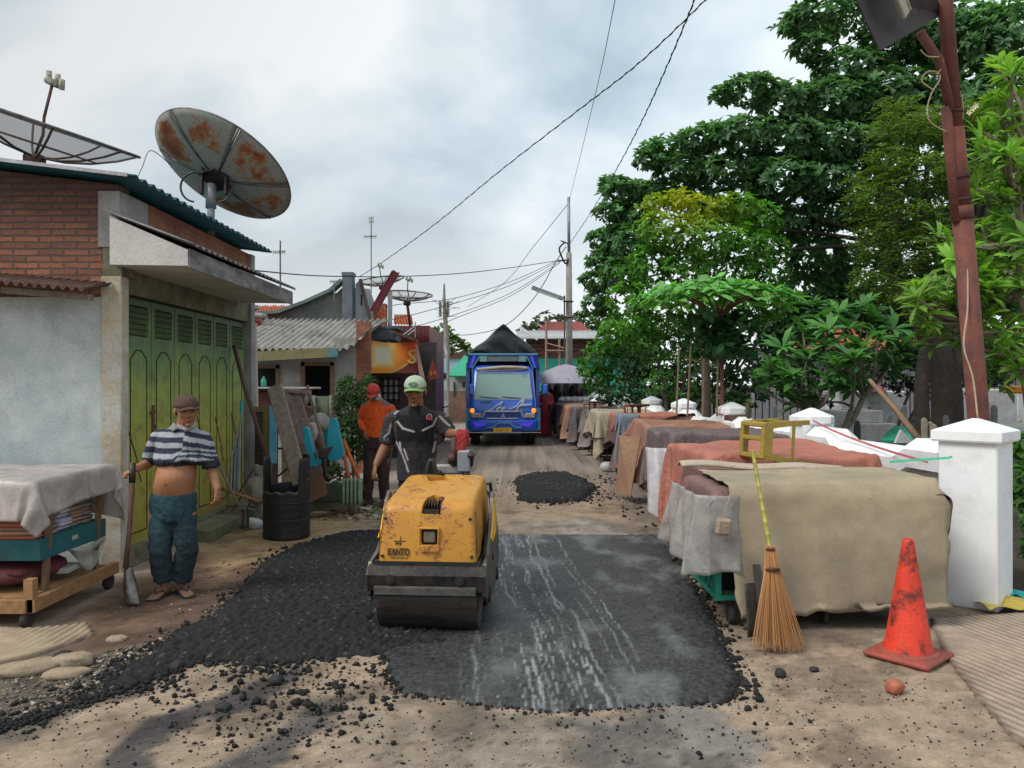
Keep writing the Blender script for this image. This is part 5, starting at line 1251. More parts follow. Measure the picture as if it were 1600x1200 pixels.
hand(b, wrB, (.35, -.6, -.25), (.1, -.3, 1), -1, 1.9, 1.0, .07)
head_parts(b, Mh)
body_mesh(t2, b, (.205, .085, .047), Mh, tash=.55)
b = MB(); e = Mh.to_3x3(); b.ell(Mh @ Vector((0, .03, .01)), (.079, .083, .06), 18, 12, e); b.build('hair', _cache['hair'], t2, True)
cpw = cap(t2, Mh, clothmat('cap_green_w', (.40, .47, .36), (.34, .42, .3), .9, .25, 14), clothmat('cap_green', (.22, .42, .14), (.16, .34, .10), .9, .2, 9))
b = MB()
for rx, rz_, w_ in ((.033, .016, .0035), (.024, .009, .003)):
    b.tube([Mh @ Vector((rx*math.cos(a), -.0985+.0*rx+.035*(rx*math.cos(a)/.05)**2+.016*(rz_*math.sin(a)/.02)*.4, .068+rz_*math.sin(a))) for a in np.linspace(0, 6.283, 24)], w_, 5, False)
b.build('cap_badge', clothmat('badge_green', (.10, .26, .12)), t2)
b = MB()
b.loft(srings([ring(q(652, 750), .168, .128), ring(q(652, 735), .166, .126), ring(q(651, 700), .164, .126), ring(q(650, 675), .182, .124), ring(q(650, 656), .190, .106), ring(q(650, 645, .01), .150, .09), ring(q(650, 637, .01), .085, .078), ring(q(650, 634, .01), .070, .068)]))
for a_, e_ in ((shA, elA), (shB, elB)): b.tube(catmull([a_+Vector((-math.copysign(.08, a_.x), 0, 0)), a_+Vector((0, 0, -.012)), a_.lerp(e_, .5), a_.lerp(e_, .94)], 4), [.055]*2+[.064]*4+[.068]*5+[.072]*2, 14)
PIP = [[(618, 646), (633, 631)], [(623, 658), (632, 668), (650, 673)], [(663, 671), (678, 664), (683, 653)], [(621, 690), (632, 710), (641, 734)], [(627, 690), (629, 704)], [(612, 662), (609, 676), (601, 683)], [(688, 650), (696, 658), (703, 664)], [(664, 631), (680, 637)], [(681, 690), (678, 705)], [(634, 700), (640, 716)]]
PIP = [[(q(x, y).x, q(x, y).z) for x, y in L] for L in PIP]
def jersey(a):
    x, z = a[:, 0], a[:, 2]; base = np.array((.010, .010, .013)); gry = np.array((.040, .036, .037))
    c = np.tile(base, (len(a), 1)); n = fbm(x*7, z*7, 1, 3, 12)
    slv = sstep(.15, .165, np.abs(x))+0.; low = sstep(q(0, 690).z+.02, q(0, 700).z, z+np.abs(x)*.3-.02)*.7; yoke = sstep(q(0, 650).z, q(0, 645).z, z)*.8*(np.abs(x) > .05)
    k = np.clip(slv+low+yoke, 0, 1)[:, None]; c = c*(1-k)+gry*k
    d = np.full(len(a), 9.)
    for L in PIP:
        for p, r_ in zip(L, L[1:]):
            ex_, ez = r_[0]-p[0], r_[1]-p[1]; t_ = np.clip(((x-p[0])*ex_+(z-p[1])*ez)/(ex_**2+ez**2), 0, 1); d = np.minimum(d, np.hypot(x-p[0]-ex_*t_, z-p[1]-ez*t_))
    k = (sstep(.010, .0055, d)*(a[:, 1] < .02))[:, None]; c = c*(1-k)+np.array((.33, .31, .30))*k
    sp = (sstep(.7, .78, fbm(x*30, z*60, 1, 3, 40))*sstep(.14, .17, np.abs(x)))[:, None]; return (c*(1-sp*.5)+np.array((.25, .23, .22))*sp*.5)*(.8+.4*n)[:, None]
skin_obj(b, 'jersey', M['cloth_v'], t2, .0065, 9, jersey, wrinkle(11, .014, 33))
b = MB(); lg = q(671, 652, -.128); b.tube([lg+Vector((.020*math.cos(a), .004*math.cos(a), .004+.020*math.sin(a))) for a in np.linspace(-.4, 3.6, 14)], .004, 6)
b.build('logo_ring', clothmat('logo_w', (.45, .42, .40)), t2)
b = MB(); b.box(lg+Vector((0, -.006, -.016)), (.055, .008, .016), (0, .1, .1), .003); b.box(lg+Vector((.002, -.004, .004)), (.018, .008, .016), None, .003); b.build('logo_mark', mat('logo_red', (.4, .03, .03), dirt=0), t2)
b = MB(); b.loft([ring(q(652, 765), .155, .115), ring(q(652, 742), .160, .118)])
for x_ in (633, 669): b.tube([q(x_, 768), q(x_, 840, -.02), Vector((q(x_, 768).x, .02, .07))], [.098, .085, .070], 14)
skin_obj(b, 'trousers', M['cloth_v'], t2, .010, 3, lambda a: np.tile(np.array((.018, .017, .02)), (len(a), 1)), wrinkle(10, .008, 8))
for s_, x_ in ((-1, 632), (1, 670)):
    b = MB(); rr = []; c = Vector((q(x_, 768).x, .02, 0)); fd = Vector((s_*.15, -1, 0)).normalized(); x = Vector((fd.y, -fd.x, 0))
    for t_, w_, z in ((-.075, .03, .09), (-.04, .042, .12), (.02, .043, .11), (.09, .050, .075), (.16, .050, .055), (.20, .032, .04)): rr.append([c+fd*t_+x*w_*math.cos(a)+Vector((0, 0, max(0, z*.5+z*.5*math.sin(a)))) for a in np.linspace(0, 6.283, 12, endpoint=False)])
    b.loft(rr); b.build('shoe', M['black'], t2, True)
b = MB(); gl = P(722, 674, 6.17)
for k in range(5): b.tube(catmull([gl+Vector((-.03+.015*k, -.01, .01)), gl+Vector((-.028+.013*k, -.045, -.03-.01*(k % 2))), gl+Vector((-.030+.011*k, -.05, -.12-.025*(k % 3))), gl+Vector((-.03+.012*k, -.04, -.19+.02*(k % 2)))], 4), [.014]*3+[.015]*7+[.010]*3, 8)
b.ell(gl+Vector((.03, -.03, -.05)), (.03, .035, .075), 12, 8)
tag(skin_obj(b, 'red_rag', clothmat('rag_red', (.38, .035, .035), (.25, .02, .025), .8), None, .006, 3, None, wrinkle(22, .006, 5)), 'red rag hanging from the operator hand on the roller lever', 'rag')
# ---------------- man in orange
Y0 = 10.2; rt = Vector((P(585, 790, Y0).x, Y0, 0)); q = lambda px, py, dy=0.0: P(px, py, Y0+dy)-rt
t3 = thing('person', 'person in an orange long-sleeved shirt and red cap with bowed head, standing by the bush', 'person', (0, 0, 0)); RT3 = rt
Mh = HM(q(584, 613, -.10), R(-12), R(42), 0)
b = MB()
b.loft(srings([ring(q(586, 690), .13, .10), ring(q(586, 672), .14, .105), ring(q(588, 655, .0), .15, .11), ring(q(589, 640, -.0), .165, .105), ring(q(590, 633), .15, .09), ring(q(590, 627, -.02), .08, .07), ring(q(588, 621, -.05), .055, .055), ring(q(586, 615, -.08), .05, .05)]))
A_ = [(q(579, 695), q(577, 742, -.03), q(573, 780, .02), (-.85, -.5, 0)), (q(593, 695), q(599, 742, .0), q(601, 780, .04), (.1, -1, 0))]
for hp, kn, an, fd in A_: b.tube([hp, kn, Vector((an.x, an.y, .08))], [.085, .058, .042], 12)
shA, shB = q(570, 635), q(610, 636); elA, wrA = q(565, 657, .05), q(570, 673, -.08); elB, wrB = q(622, 660, .05), q(618, 683, -.10)
for a_, e_, w_ in ((shA, elA, wrA), (shB, elB, wrB)): b.tube([a_, a_.lerp(e_, .5), e_], [.055, .048, .040], 12); b.tube([e_, e_.lerp(w_, .4), w_], [.040, .04, .028], 12)
hand(b, wrA, (.15, -.2, -1), (-.9, -.4, 0), 1, .7, 1.1, .1); hand(b, wrB, (-.1, -.3, -1), (.9, -.4, 0), -1, 1.4, 1.0, .1); head_parts(b, Mh)
body_mesh(t3, b, (.22, .11, .06), Mh, tash=.3, vox=.0065)
cap(t3, Mh, clothmat('cap_red', (.50, .06, .035), (.36, .04, .03), .85, .2, 9), name='cap')
b = MB(); e = Mh.to_3x3(); b.ell(Mh @ Vector((0, .02, .0)), (.083, .085, .075), 18, 12, e); b.ell(Mh @ Vector((0, .03, -.06)), (.07, .075, .06), 14, 10, e); b.build('hood', clothmat('hood_red', (.36, .05, .035)), t3, True)
b = MB(); b.ell(Mh @ Vector((.045, -.03, -.06)), (.050, .058, .055), 16, 10, e)
def scarf(a): s_ = (np.sin(a[:, 2]*170+a[:, 0]*90) > .1)[:, None]; return np.where(s_, np.array((.55, .53, .55)), np.array((.10, .06, .10)))
b.build('face_scarf', M['cloth_v'], t3, True, colf=scarf)
b = MB()
b.loft(srings([ring(q(586, 683), .152, .122), ring(q(586, 672), .158, .122), ring(q(588, 655), .165, .124), ring(q(589, 640), .18, .118), ring(q(590, 632), .165, .10), ring(q(590, 626, -.02), .10, .082), ring(q(589, 622, -.04), .07, .07)]))
for a_, e_, w_ in ((shA, elA, wrA), (shB, elB, wrB)): b.tube([a_+Vector((-math.copysign(.06, a_.x-.03), 0, 0)), a_+Vector((0, 0, -.01)), a_.lerp(e_, .5), e_, e_.lerp(w_, .5), w_.lerp(e_, .05)], [.052, .060, .060, .055, .048, .040], 14)
def org(a):
    n = fbm(a[:, 0]*7, a[:, 2]*7, 1, 3, 12); c = np.array((.62, .085, .018))*(.8+.4*n)[:, None]; k = (sstep(q(0, 636).z, q(0, 632).z, a[:, 2])*sstep(.09, .12, np.abs(a[:, 0])))[:, None]
    c = c*(1-k)+np.array((.16, .10, .09))*k; k = (np.exp(-((a[:, 0]+.205)/.012)**2)*sstep(1.3, 1.2, a[:, 2]))[:, None]; return c*(1-k*.5)+np.array((.45, .3, .25))*k*.5
skin_obj(b, 'orange_shirt', M['cloth_v'], t3, .008, 7, org, wrinkle(12, .015, 63))
b = MB(); b.loft([ring(q(586, 700), .145, .112), ring(q(586, 680), .148, .115)])
for hp, kn, an, fd in A_: b.tube(legpts(hp, kn, Vector((an.x, an.y, .09))), [.095, .085, .078, .07, .064], 14)
skin_obj(b, 'trousers', M['cloth_v'], t3, .010, 3, lambda a: np.array((.045, .03, .028))*(.7+.6*fbm(a[:, 0]*9, a[:, 2]*6, 1, 3, 3))[:, None], wrinkle(10, .009, 8))
for hp, kn, an, fd in A_:
    b = MB(); rr = []; c = Vector((an.x, an.y, 0)); fd = Vector(fd).normalized(); x = Vector((fd.y, -fd.x, 0))
    for t_, w_, z in ((-.08, .035, .11), (-.04, .048, .16), (.02, .048, .14), (.09, .052, .09), (.17, .052, .07), (.22, .035, .05)): rr.append([c+fd*t_+x*w_*math.cos(a)+Vector((0, 0, max(0.004, z*.5+z*.5*math.sin(a)))) for a in np.linspace(0, 6.283, 12, endpoint=False)])
    b.loft(rr); b.build('shoe', mat('boot', (.10, .06, .05), (.06, .04, .035), s=12, dirt=.5), t3, True)
b = MB(); b.tube([P(616, 640, 10.0), P(612, 700, 10.0), P(602, 782, 9.98)], .014, 8); tag(b.build('tool_handle', mat('handle_red', (.16, .05, .04), (.1, .035, .03)), None, True), 'slim dark red tool handle standing at the side of the orange-shirted man', 'tool handle')
t1.location = RT1; t2.location = RT2; t3.location = RT3
# ================================================================ ROLLER
rz = R(-4); rl = Vector((-.535, 5.11, 0)); Mr = Matrix.Translation(rl) @ Matrix.Rotation(rz, 4, 'Z'); Mi = Mr.inverted()
RL = lambda px, py, Y: Mi @ P(px, py, Y)
ro = thing('road_roller', 'worn yellow walk-behind double drum road roller on the fresh asphalt', 'road roller')
def yellow_m():
    m, nt, bb = _mat('worn_yellow'); tc = N(nt, 'ShaderNodeTexCoord'); v = tc.outputs['Object']
    n1 = noise(nt, v, 3.5, 6, .6); base = ramp(nt, n1, (.35, (.82, .46, .02)), (.7, (.72, .34, .015)))
    sp = N(nt, 'ShaderNodeSeparateXYZ'); nt.links.new(v, sp.inputs[0])
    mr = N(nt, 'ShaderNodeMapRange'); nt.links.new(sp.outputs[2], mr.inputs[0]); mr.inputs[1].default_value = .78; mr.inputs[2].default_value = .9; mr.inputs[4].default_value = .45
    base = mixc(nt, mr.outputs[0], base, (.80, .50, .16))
    mp = N(nt, 'ShaderNodeMapping'); mp.inputs['Scale'].default_value = (1, 1, 1.5); nt.links.new(v, mp.inputs[0])
    n2 = noise(nt, mp.outputs[0], 21, 7, .72, 1.2); n3 = noise(nt, v, 4.2, 4, .6)
    k = mth(nt, 'ADD', n2, mth(nt, 'MULTIPLY', mth(nt, 'SUBTRACT', n3, .5), .55)); ch = ramp(nt, k, (.572, 0.), (.61, 1.))
    base = mixc(nt, ch, base, (.085, .022, .012)); st = ramp(nt, noise(nt, v, 9, 6, .7, .5), (.5, 0.), (.72, .5)); base = mixc(nt, st, base, (.30, .11, .03))
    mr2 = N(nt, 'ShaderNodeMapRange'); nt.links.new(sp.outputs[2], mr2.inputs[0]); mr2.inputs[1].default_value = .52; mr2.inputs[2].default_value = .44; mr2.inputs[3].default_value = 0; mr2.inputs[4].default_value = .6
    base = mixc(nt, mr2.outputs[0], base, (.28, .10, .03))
    nt.links.new(base, bb.inputs['Base Color']); bb.inputs['Roughness'].default_value = .48; bump(nt, bb, mth(nt, 'SUBTRACT', 1, ch), .3, .003); return m
YEL = yellow_m()
TAR = mat('tar_metal', (.016, .014, .014), (.045, .038, .034), s=9, rough=.42, metal=.4, dirt=.5, dcol=(.09, .075, .065), bs=.4)
DR = mat('drum_steel', (.040, .033, .030), (.085, .068, .058), s=5, rough=.42, metal=.5, dirt=.5, dcol=(.02, .017, .016), stretch=(.5, 5, 5), bs=.3)
def rrect(hw, y0, y1, z, r, n=6, zs=0, yref=0):
    o = []
    for cx, cy, a0 in ((hw-r, y1-r, 0), (-hw+r, y1-r, 90), (-hw+r, y0+r, 180), (hw-r, y0+r, 270)):
        for k in range(n+1):
            a = R(a0+90*k/n); x, y = cx+r*math.cos(a), cy+r*math.sin(a); o.append(Vector((x, y, z+zs*(y-yref))))
    return o
for yd, nm in ((0, 'front'), (.56, 'rear')):
    b = MB(); Mx = Matrix.Rotation(R(90), 3, 'Y'); L = .325
    b.lathe([(.05, -L+.03), (.16, -L+.03), (.185, -L), (.200, -L), (.208, -L+.008), (.208, L-.008), (.200, L), (.185, L), (.16, L-.03), (.05, L-.03)], (0, yd, .21), 56, Mx, True)
    o = b.build('drum', DR, ro, angle=35)
# front frame
b = MB(); b.loft([[Vector((s, y, z)) for y, z in ((-.185, .285), (-.225, .30), (-.235, .40), (-.205, .455), (-.12, .46), (-.12, .285))] for s in (-.375, .375)])
b.build('front_panel', TAR, ro)
b = MB(); b.b2((-.345, -.175, .455), (.345, -.12, .478)); b.build('panel_lip', M['black'], ro)
for s in (-.225, .22):
    b = MB(); b.tube([(s, -.225, .375), (s, -.247, .378)], .030, 16); b.tube([(s, -.245, .378), (s, -.256, .38)], .016, 6); b.build('bolt', TAR, ro)
b = MB(); b.loft([[Vector((s, y, z)) for y, z in ((-.238, .275), (-.262, .285), (-.264, .328), (-.236, .335))] for s in (-.325, .325)]); b.build('scraper', mat('scraper', (.13, .12, .115), (.07, .065, .06), s=9, rough=.5, metal=.3), ro)
b = MB(); b.b2((-.33, -.255, .252), (.33, -.225, .276)); b.build('scraper_rubber', M['black'], ro)
# side plates
for s in (-1, 1):
    b = MB(); pr = [(-.20, .27), (-.225, .40), (-.16, .47), (.02, .50), (.16, .58), (.30, .82), (.36, .86), (.46, .80), (.62, .60), (.70, .54), (.78, .40), (.76, .28), (.62, .2), (.30, .16), (-.05, .2)]
    pts_ = [(y, z) for y, z in pr]
    b.prism(pts_, .022, (0, 0, 0)); b.v = [(s*.372+(v[1]-.011), v[0], v[2]) for v in b.v]; sp__ = b.build('side_plate', M['steel'], ro)
    b = MB(); b.prism([(.10, .575), (.18, .62), (.31, .80), (.37, .82), (.44, .77), (.50, .64), (.46, .56), (.2, .53)], .008, (0, 0, 0)); b.v = [(s*.386+(v[1]-.004), v[0], v[2]) for v in b.v]; b.build('side_cover', YEL, sp__)
    b = MB(); b.tube([(s*.38, 0, .23), (s*.395, 0, .23)], .05, 16); b.tube([(s*.38, .56, .23), (s*.395, .56, .23)], .05, 16); b.tube([(s*.38, .26, .42), (s*.392, .26, .42)], .022, 12); b.build('hub', TAR, sp__)
b = MB(); b.b2((-.35, -.11, .30), (.35, .74, .46)); b.build('chassis', M['black'], ro)
# hood
b = MB(); rr = []
for z, hw, yf, yb_, r, zs in ((.478, .318, -.172, .70, .03, 0), (.50, .322, -.172, .70, .05, 0), (.60, .319, -.158, .70, .045, .01), (.70, .312, -.142, .70, .05, .03), (.785, .303, -.125, .70, .055, .08), (.815, .298, -.115, .69, .06, .11), (.832, .288, -.095, .68, .06, .12), (.842, .270, -.07, .66, .06, .125), (.846, .22, .0, .62, .06, .13)):
    rr.append(rrect(hw, yf, yb_, z, r, 6, zs, -.1))
b.loft(rr)
hood = b.build('hood', YEL, None, True)
def bcut(o, cutters, name, m, parent):
    obs = []
    for c_ in cutters:
        k = c_.build('cut', None, None); md = o.modifiers.new('c', 'BOOLEAN'); md.object = k; md.operation = 'DIFFERENCE'; md.solver = 'EXACT'; obs.append(k)
    w0 = Vector(o.location); n = eval_copy(o, name, m, None, False); n.location = w0-worg(parent); n.parent = parent
    for k in obs: bpy.data.objects.remove(k)
    n.data.polygons.foreach_set('use_smooth', [True]*len(n.data.polygons)); n.data.set_sharp_from_angle(angle=R(32)); return n
k1 = MB(); k1.add([(-.045, -.135, .775), (.080, -.135, .775), (.088, .03, .775), (.0, .09, .775), (-.03, .02, .775), (-.045, -.135, 1.0), (.080, -.135, 1.0), (.088, .03, 1.0), (.0, .09, 1.0), (-.03, .02, 1.0)], [(0, 1, 2, 3, 4), (5, 6, 7, 8, 9), (0, 1, 6, 5), (1, 2, 7, 6), (2, 3, 8, 7), (3, 4, 9, 8), (4, 0, 5, 9)])
k2 = MB(); k2.box((.012, -.16, .632), (.105, .09, .10), None, .012)
k3 = MB(); k3.box((-.06, .56, .95), (.14, .2, .16), (0, 0, .3))
hd = bcut(hood, [k1, k2, k3], 'hood', YEL, ro)
b = MB()
for x_ in (-.050, .074): b.box((x_, -.155, .632), (.012, .03, .115), None, .004)
for z_ in (.575, .689): b.box((.012, -.155+.0*z_, z_), (.136, .03, .012), None, .004)
b.prism([(-.055, .556), (-.035, .54), (.06, .54), (.08, .556), (.08, .572), (-.055, .572)], .02, (0, -.178, 0)); b.build('lamp_surround', YEL, hd)
b = MB(); b.box((.012, -.138, .632), (.097, .02, .092), None, .012); b.build('lamp_rim', M['black'], hd)
b = MB(); b.box((.012, -.150, .632), (.076, .012, .070), None, .012); b.build('headlamp', mat('lamp_glass', (.22, .19, .14), (.11, .10, .085), s=9, rough=.3, dirt=.4), hd)
b = MB(); b.b2((-.03, -.12, .776), (.07, .05, .80)); 
for k in range(6): b.box((-.025+.019*k, -.03, .82), (.005, .13, .05), (.25, 0, .05))
b.tube([(.06, -.02, .83), (.07, .03, .85)], .02, 8); b.build('engine_fins', M['dark_metal'], ro)
b = MB(); b.tube([(.064, -.02, .845), (.07, -.01, .86)], .010, 8); b.build('fuel_knob', mat('knob_red', (.4, .03, .02)), ro)
# side louvres
LV = MB()
for k in range(5): LV.bar((.312, .10+.05*k, .66), (.303, .15+.05*k, .76), .006, .010)
LV.build('louvre_slots', M['black'], ro)
# brand mark and name
al = math.atan2(.016, .1); Mt = Matrix.Translation((-.185, -.1735, .535)) @ Matrix.Rotation(R(90)-al, 4, 'X')
text('brand_name', 'KANTO', .066, Mt, mat('decal', (.05, .02, .012), (.10, .04, .015), s=80, dirt=0, bs=0, lo=.5, hi=.6), ro, 0, .0012, .62, .0022)
b = MB(); fy = lambda z: -.1745+(z-.5)*.155
for x_, z0_, z1_ in ((-.225, .578, .600), (-.210, .578, .604), (-.196, .575, .634)): b.bar((x_, fy(z0_), z0_), (x_, fy(z1_), z1_), .005, .003)
for x0_, x1_, z_ in ((-.240, -.165, .604), (-.232, -.188, .590)): b.bar((x0_, fy(z_), z_), (x1_, fy(z_), z_), .004, .005)
for k in range(4): b.tube([(-.262+.029*k+.029*j/4, fy(.503), .503-.006*math.sin(j/4*3.14)) for j in range(5)], .0018, 4)
b.v = [(v[0]+.022, v[1], v[2]) for v in b.v]; b.build('brand_mark', _cache['decal'], ro)
# seams, hinge bolts, hose, stuck asphalt
b = MB()
for s in (-1, 1): b.tube([(s*.3205, -.150, .50), (s*.3165, -.128, .70), (s*.305, -.105, .79)], .0028, 5)
b.tube([(-.30, -.1585, .60+.0), (-.31, -.150, .60)], .002, 4); b.build('seam_line', M['black'], hd)
for x_, z_ in ((-.29, .51), (.29, .51), (-.28, .745), (.275, .745)): b = MB(); y_ = -.174+(z_-.5)*.19; b.tube([(x_, y_+.004, z_), (x_, y_-.006, z_)], .011, 8); b.build('bolt', M['dark_metal'], hd)
b = MB(); b.tube(catmull([(.345, .02, .46), (.352, .10, .55), (.345, .22, .60), (.35, .40, .66), (.33, .62, .78), (.26, .74, .84)], 5), .011, 7); b.build('hose', M['rubber'], ro, True)
b = MB()
for _ in range(240):
    a_ = random.uniform(2.4, 4.2); x_ = random.uniform(-.31, .31); r_ = .2085; c_ = Vector((x_, math.cos(a_)*r_, .21+math.sin(a_-1.57)*0+r_*math.sin(a_)*-1*0+math.sin(a_)*r_)); s_ = random.uniform(.002, .006)
    b.add([c_+Vector(v)*s_ for v in ((1, 0, 0), (0, 1, 0), (-1, 0, 0), (0, -1, 0), (0, 0, 1), (0, 0, -1))], [(0, 1, 4), (1, 2, 4), (2, 3, 4), (3, 0, 4), (1, 0, 5), (2, 1, 5), (3, 2, 5), (0, 3, 5)])
b.build('stuck_asphalt', CRM, ro)['kind'] = 'stuff'
# rear body, handle and levers
b = MB(); b.b2((-.25, .70, .45), (.25, .86, .80)); b.build('rear_tank', M['dark_metal'], ro)
b = MB(); b.tube([RL(770, 790, 6.05)+Vector((0, 0, .02)), RL(766, 755, 6.1), RL(757, 757, 6.0)], .014, 8); b.build('lift_handle', M['dark_metal'], ro, True)
b = MB(); y6 = 6.18
b.bar(RL(655, 785, 6.0), RL(690, 738, 6.1), .06, .06); b.bar(RL(733, 785, 6.0), RL(728, 738, 6.1), .05, .06); b.build('handle_arm', M['dark_metal'], ro)
b = MB(); b.bar(RL(679, 733, y6), RL(735, 733, y6), .07, .075, bev=.012); b.build('handle_bar', mat('handle_light', (.42, .42, .41), (.3, .3, .29), rough=.4, metal=.3), ro)
b = MB(); b.box(RL(726, 720, 6.12), (.10, .12, .17), None, .01); b.build('control_box', M['grey_metal'], ro)
b = MB(); b.tube([RL(710, 728, 6.15), RL(709, 684, 6.12)], [.022, .024], 10); b.tube([RL(705, 722, 6.15), RL(706, 712, 6.1)], .03, 8); b.build('grip_post', M['rust_sheet'], ro, True)
b = MB(); b.tube([RL(735, 728, 6.1), RL(737, 714, 6.08), RL(735, 706, 6.06)], .02, 8); b.ell(RL(736, 712, 6.05), (.03, .03, .022)); b.build('side_knob', M['dark_metal'], ro, True)
b = MB(); b.tube(catmull([RL(668, 752, 5.95), RL(668, 735, 5.95), RL(672, 720, 5.95), RL(677, 722, 5.95), RL(680, 735, 5.95), RL(681, 750, 5.95)], 4), .018, 8); b.box(RL(671, 748, 5.93), (.11, .1, .07), None, .015); b.build('choke_lever', M['dark_metal'], ro, True)
ro.location = rl; ro.rotation_euler = (0, 0, rz)
# ================================================================ TRUCK
tk = thing('truck', 'blue box truck with a dark peaked tarpaulin driving down the road', 'truck')
tl = Vector(((786-800)/F*20, 20, 0))
BL = mat('truck_blue', (.015, .12, .62), (.012, .085, .46), s=3, rough=.25, dirt=.15, dcol=(.05, .05, .08), bs=.02, coat=.6)
BL2 = mat('truck_light_blue', (.12, .33, .50), (.09, .25, .42), s=3, rough=.35, dirt=.1, bs=.02)
BLD = mat('truck_dark_blue', (.012, .05, .26), (.010, .035, .18), s=3, rough=.4, dirt=.2, bs=.02)
CHR = mat('chrome', (.55, .56, .58), (.4, .4, .42), s=10, rough=.25, metal=.8, dirt=.1, bs=0)
S_ = 20/1200.
def tz(py): return H-(py-600)*S_
def tx(px): return (px-786)*S_
# cab shell: rings from bottom to top (front y)
b = MB(); rr = []
for z, hw, yf in ((.42, .80, .03), (.62, .86, -.02), (.95, .87, -.03), (1.18, .86, 0), (1.25, .85, .05), (1.95, .80, .32), (2.08, .74, .45), (2.12, .6, .6)): rr.append([Vector(v) for v in rrect(hw, yf, 1.55, z, .12, 5)])
b.loft(rr); cab = b.build('cab', BL, tk, angle=40)
def wy(z): return .05+(z-1.25)*(.27/.70)
b = MB(); Wz = [(1.24, .735), (1.90, .69)]
b.add([(-.735, wy(1.24)-.012, 1.24), (.735, wy(1.24)-.012, 1.24), (.665, wy(1.88)-.012, 1.88), (-.665, wy(1.88)-.012, 1.88)], [(0, 1, 2, 3)])
m_, nt_, bb_ = _mat('truck_glass'); bb_.inputs['Base Color'].default_value = (.20, .32, .30, 1); bb_.inputs['Roughness'].default_value = .2; bb_.inputs['Coat Weight'].default_value = 1
b.build('windshield', m_, cab, solid=.006)
b = MB(); pp = [(-.75, 1.22), (.75, 1.22), (.68, 1.905), (-.68, 1.905)]
for p, r_ in zip(pp, pp[1:]+pp[:1]): b.bar((p[0], wy(p[1])-.015, p[1]), (r_[0], wy(r_[1])-.015, r_[1]), .028, .03)
b.build('windshield_trim', mat('trim_pale_blue', (.35, .45, .6), rough=.4, dirt=.1), cab)
b = MB()
for s in (-.62, -.05): b.bar((s+.5, wy(1.25)-.03, 1.25), (s+.02, wy(1.30)-.03, 1.29), .014); 
b.build('wiper', M['black'], cab)
b = MB(); b.b2((.5, wy(1.83)-.03, 1.80), (.62, wy(1.83)-.02, 1.87)); b.build('sticker', mat('stk', (.35, .55, .55)), cab)
b = MB(); b.tube(catmull([(-.68, .36, 2.0), (-.35, .33, 2.03), (0, .32, 2.06), (.35, .33, 2.055), (.66, .36, 2.03)], 4), .045, 8); b.tube([(-.6, .34, 1.97), (.55, .33, 2.0)], .03, 6); b.build('rolled_canvas', M['canvas_top'] if 'canvas_top' in M else BT, tk, True)
# bumper + lights
b = MB(); rr = []
for z, hw, yf in ((.38, .84, -.04), (.42, .90, -.10), (.60, .92, -.13), (.68, .91, -.12), (.70, .88, -.05)): rr.append([Vector(v) for v in rrect(hw, yf, .4, z, .10, 4)])
b.loft(rr); bu = b.build('bumper', BL, tk, angle=40)
b = MB(); pl = [(-.42, .50), (-.25, .50), (-.13, .615), (.17, .615), (.30, .50), (.48, .50)]
for p, r_ in zip(pl, pl[1:]): b.bar((p[0], -.135, p[1]), (r_[0], -.135, r_[1]), .03, .055, (0, 1, 0))
b.build('bumper_stripe', BL2, bu)
for s in (-1, 1):
    b = MB(); b.add([(s*.80, -.142, .645), (s*.40, -.142, .60), (s*.46, -.142, .545), (s*.70, -.142, .50)], [(0, 1, 2, 3)]); o = b.build('fog_light', emis('led_blue%d' % s, (.06, .04, .65), .35), bu, solid=.01)
    b = MB(); b.box((s*.70, -.06, .80), (.27, .06, .13), (0, 0, s*.15), .02); b.build('headlight', mat('headlight', (.42, .42, .38), (.25, .25, .23), s=14, rough=.15, dirt=.1, coat=1), cab)
    b = MB(); b.box((s*.80, -.055, .93), (.11, .06, .11), (0, 0, s*.2), .025); b.build('turn_signal', emis('amber%d' % s, (1, .25, .02), 1.3), cab)
    b = MB(); b.bar((s*.45, -.06, .96), (s*.55, -.06, .74), .06, .02, (0, 1, 0)); b.build('lamp_surround', M['grey_metal'], cab)
b = MB(); b.b2((-.45, -.075, .895), (.42, -.05, .93)); b.b2((-.42, -.075, .715), (.40, -.05, .745)); b.build('grille_bar', CHR, cab)
b = MB(); b.b2((-.42, -.065, .745), (.40, -.045, .895)); b.build('grille', BLD, cab)
b = MB()
for a in (90, 210, 330):
    c_ = Vector((0+.032*math.cos(R(a)), -.078, .80+.032*math.sin(R(a)))); u_ = Vector((math.cos(R(a)), 0, math.sin(R(a)))); v_ = Vector((-u_.z, 0, u_.x))
    b.add([c_-u_*.032, c_+v_*.017, c_+u_*.032, c_-v_*.017], [(0, 1, 2, 3)])
b.build('emblem', CHR, cab, solid=.008)
b = MB(); b.b2((-.25, -.165, .385), (.22, -.145, .49)); pt_ = b.build('number_plate', mat('plate', (.75, .42, .03), (.65, .36, .03), dirt=.15), bu)
text('plate_text', 'E 8271 BF', .085, Matrix.Translation((-.015, -.168, .437)) @ Matrix.Rotation(R(90), 4, 'X'), mat('plate_ink', (.40, .20, .03), dirt=0), pt_, 0, .001, .95)
b = MB(); b.b2((-.98, -.12, .355), (.98, -.08, .375)); b.build('bumper_rail', CHR, tk)
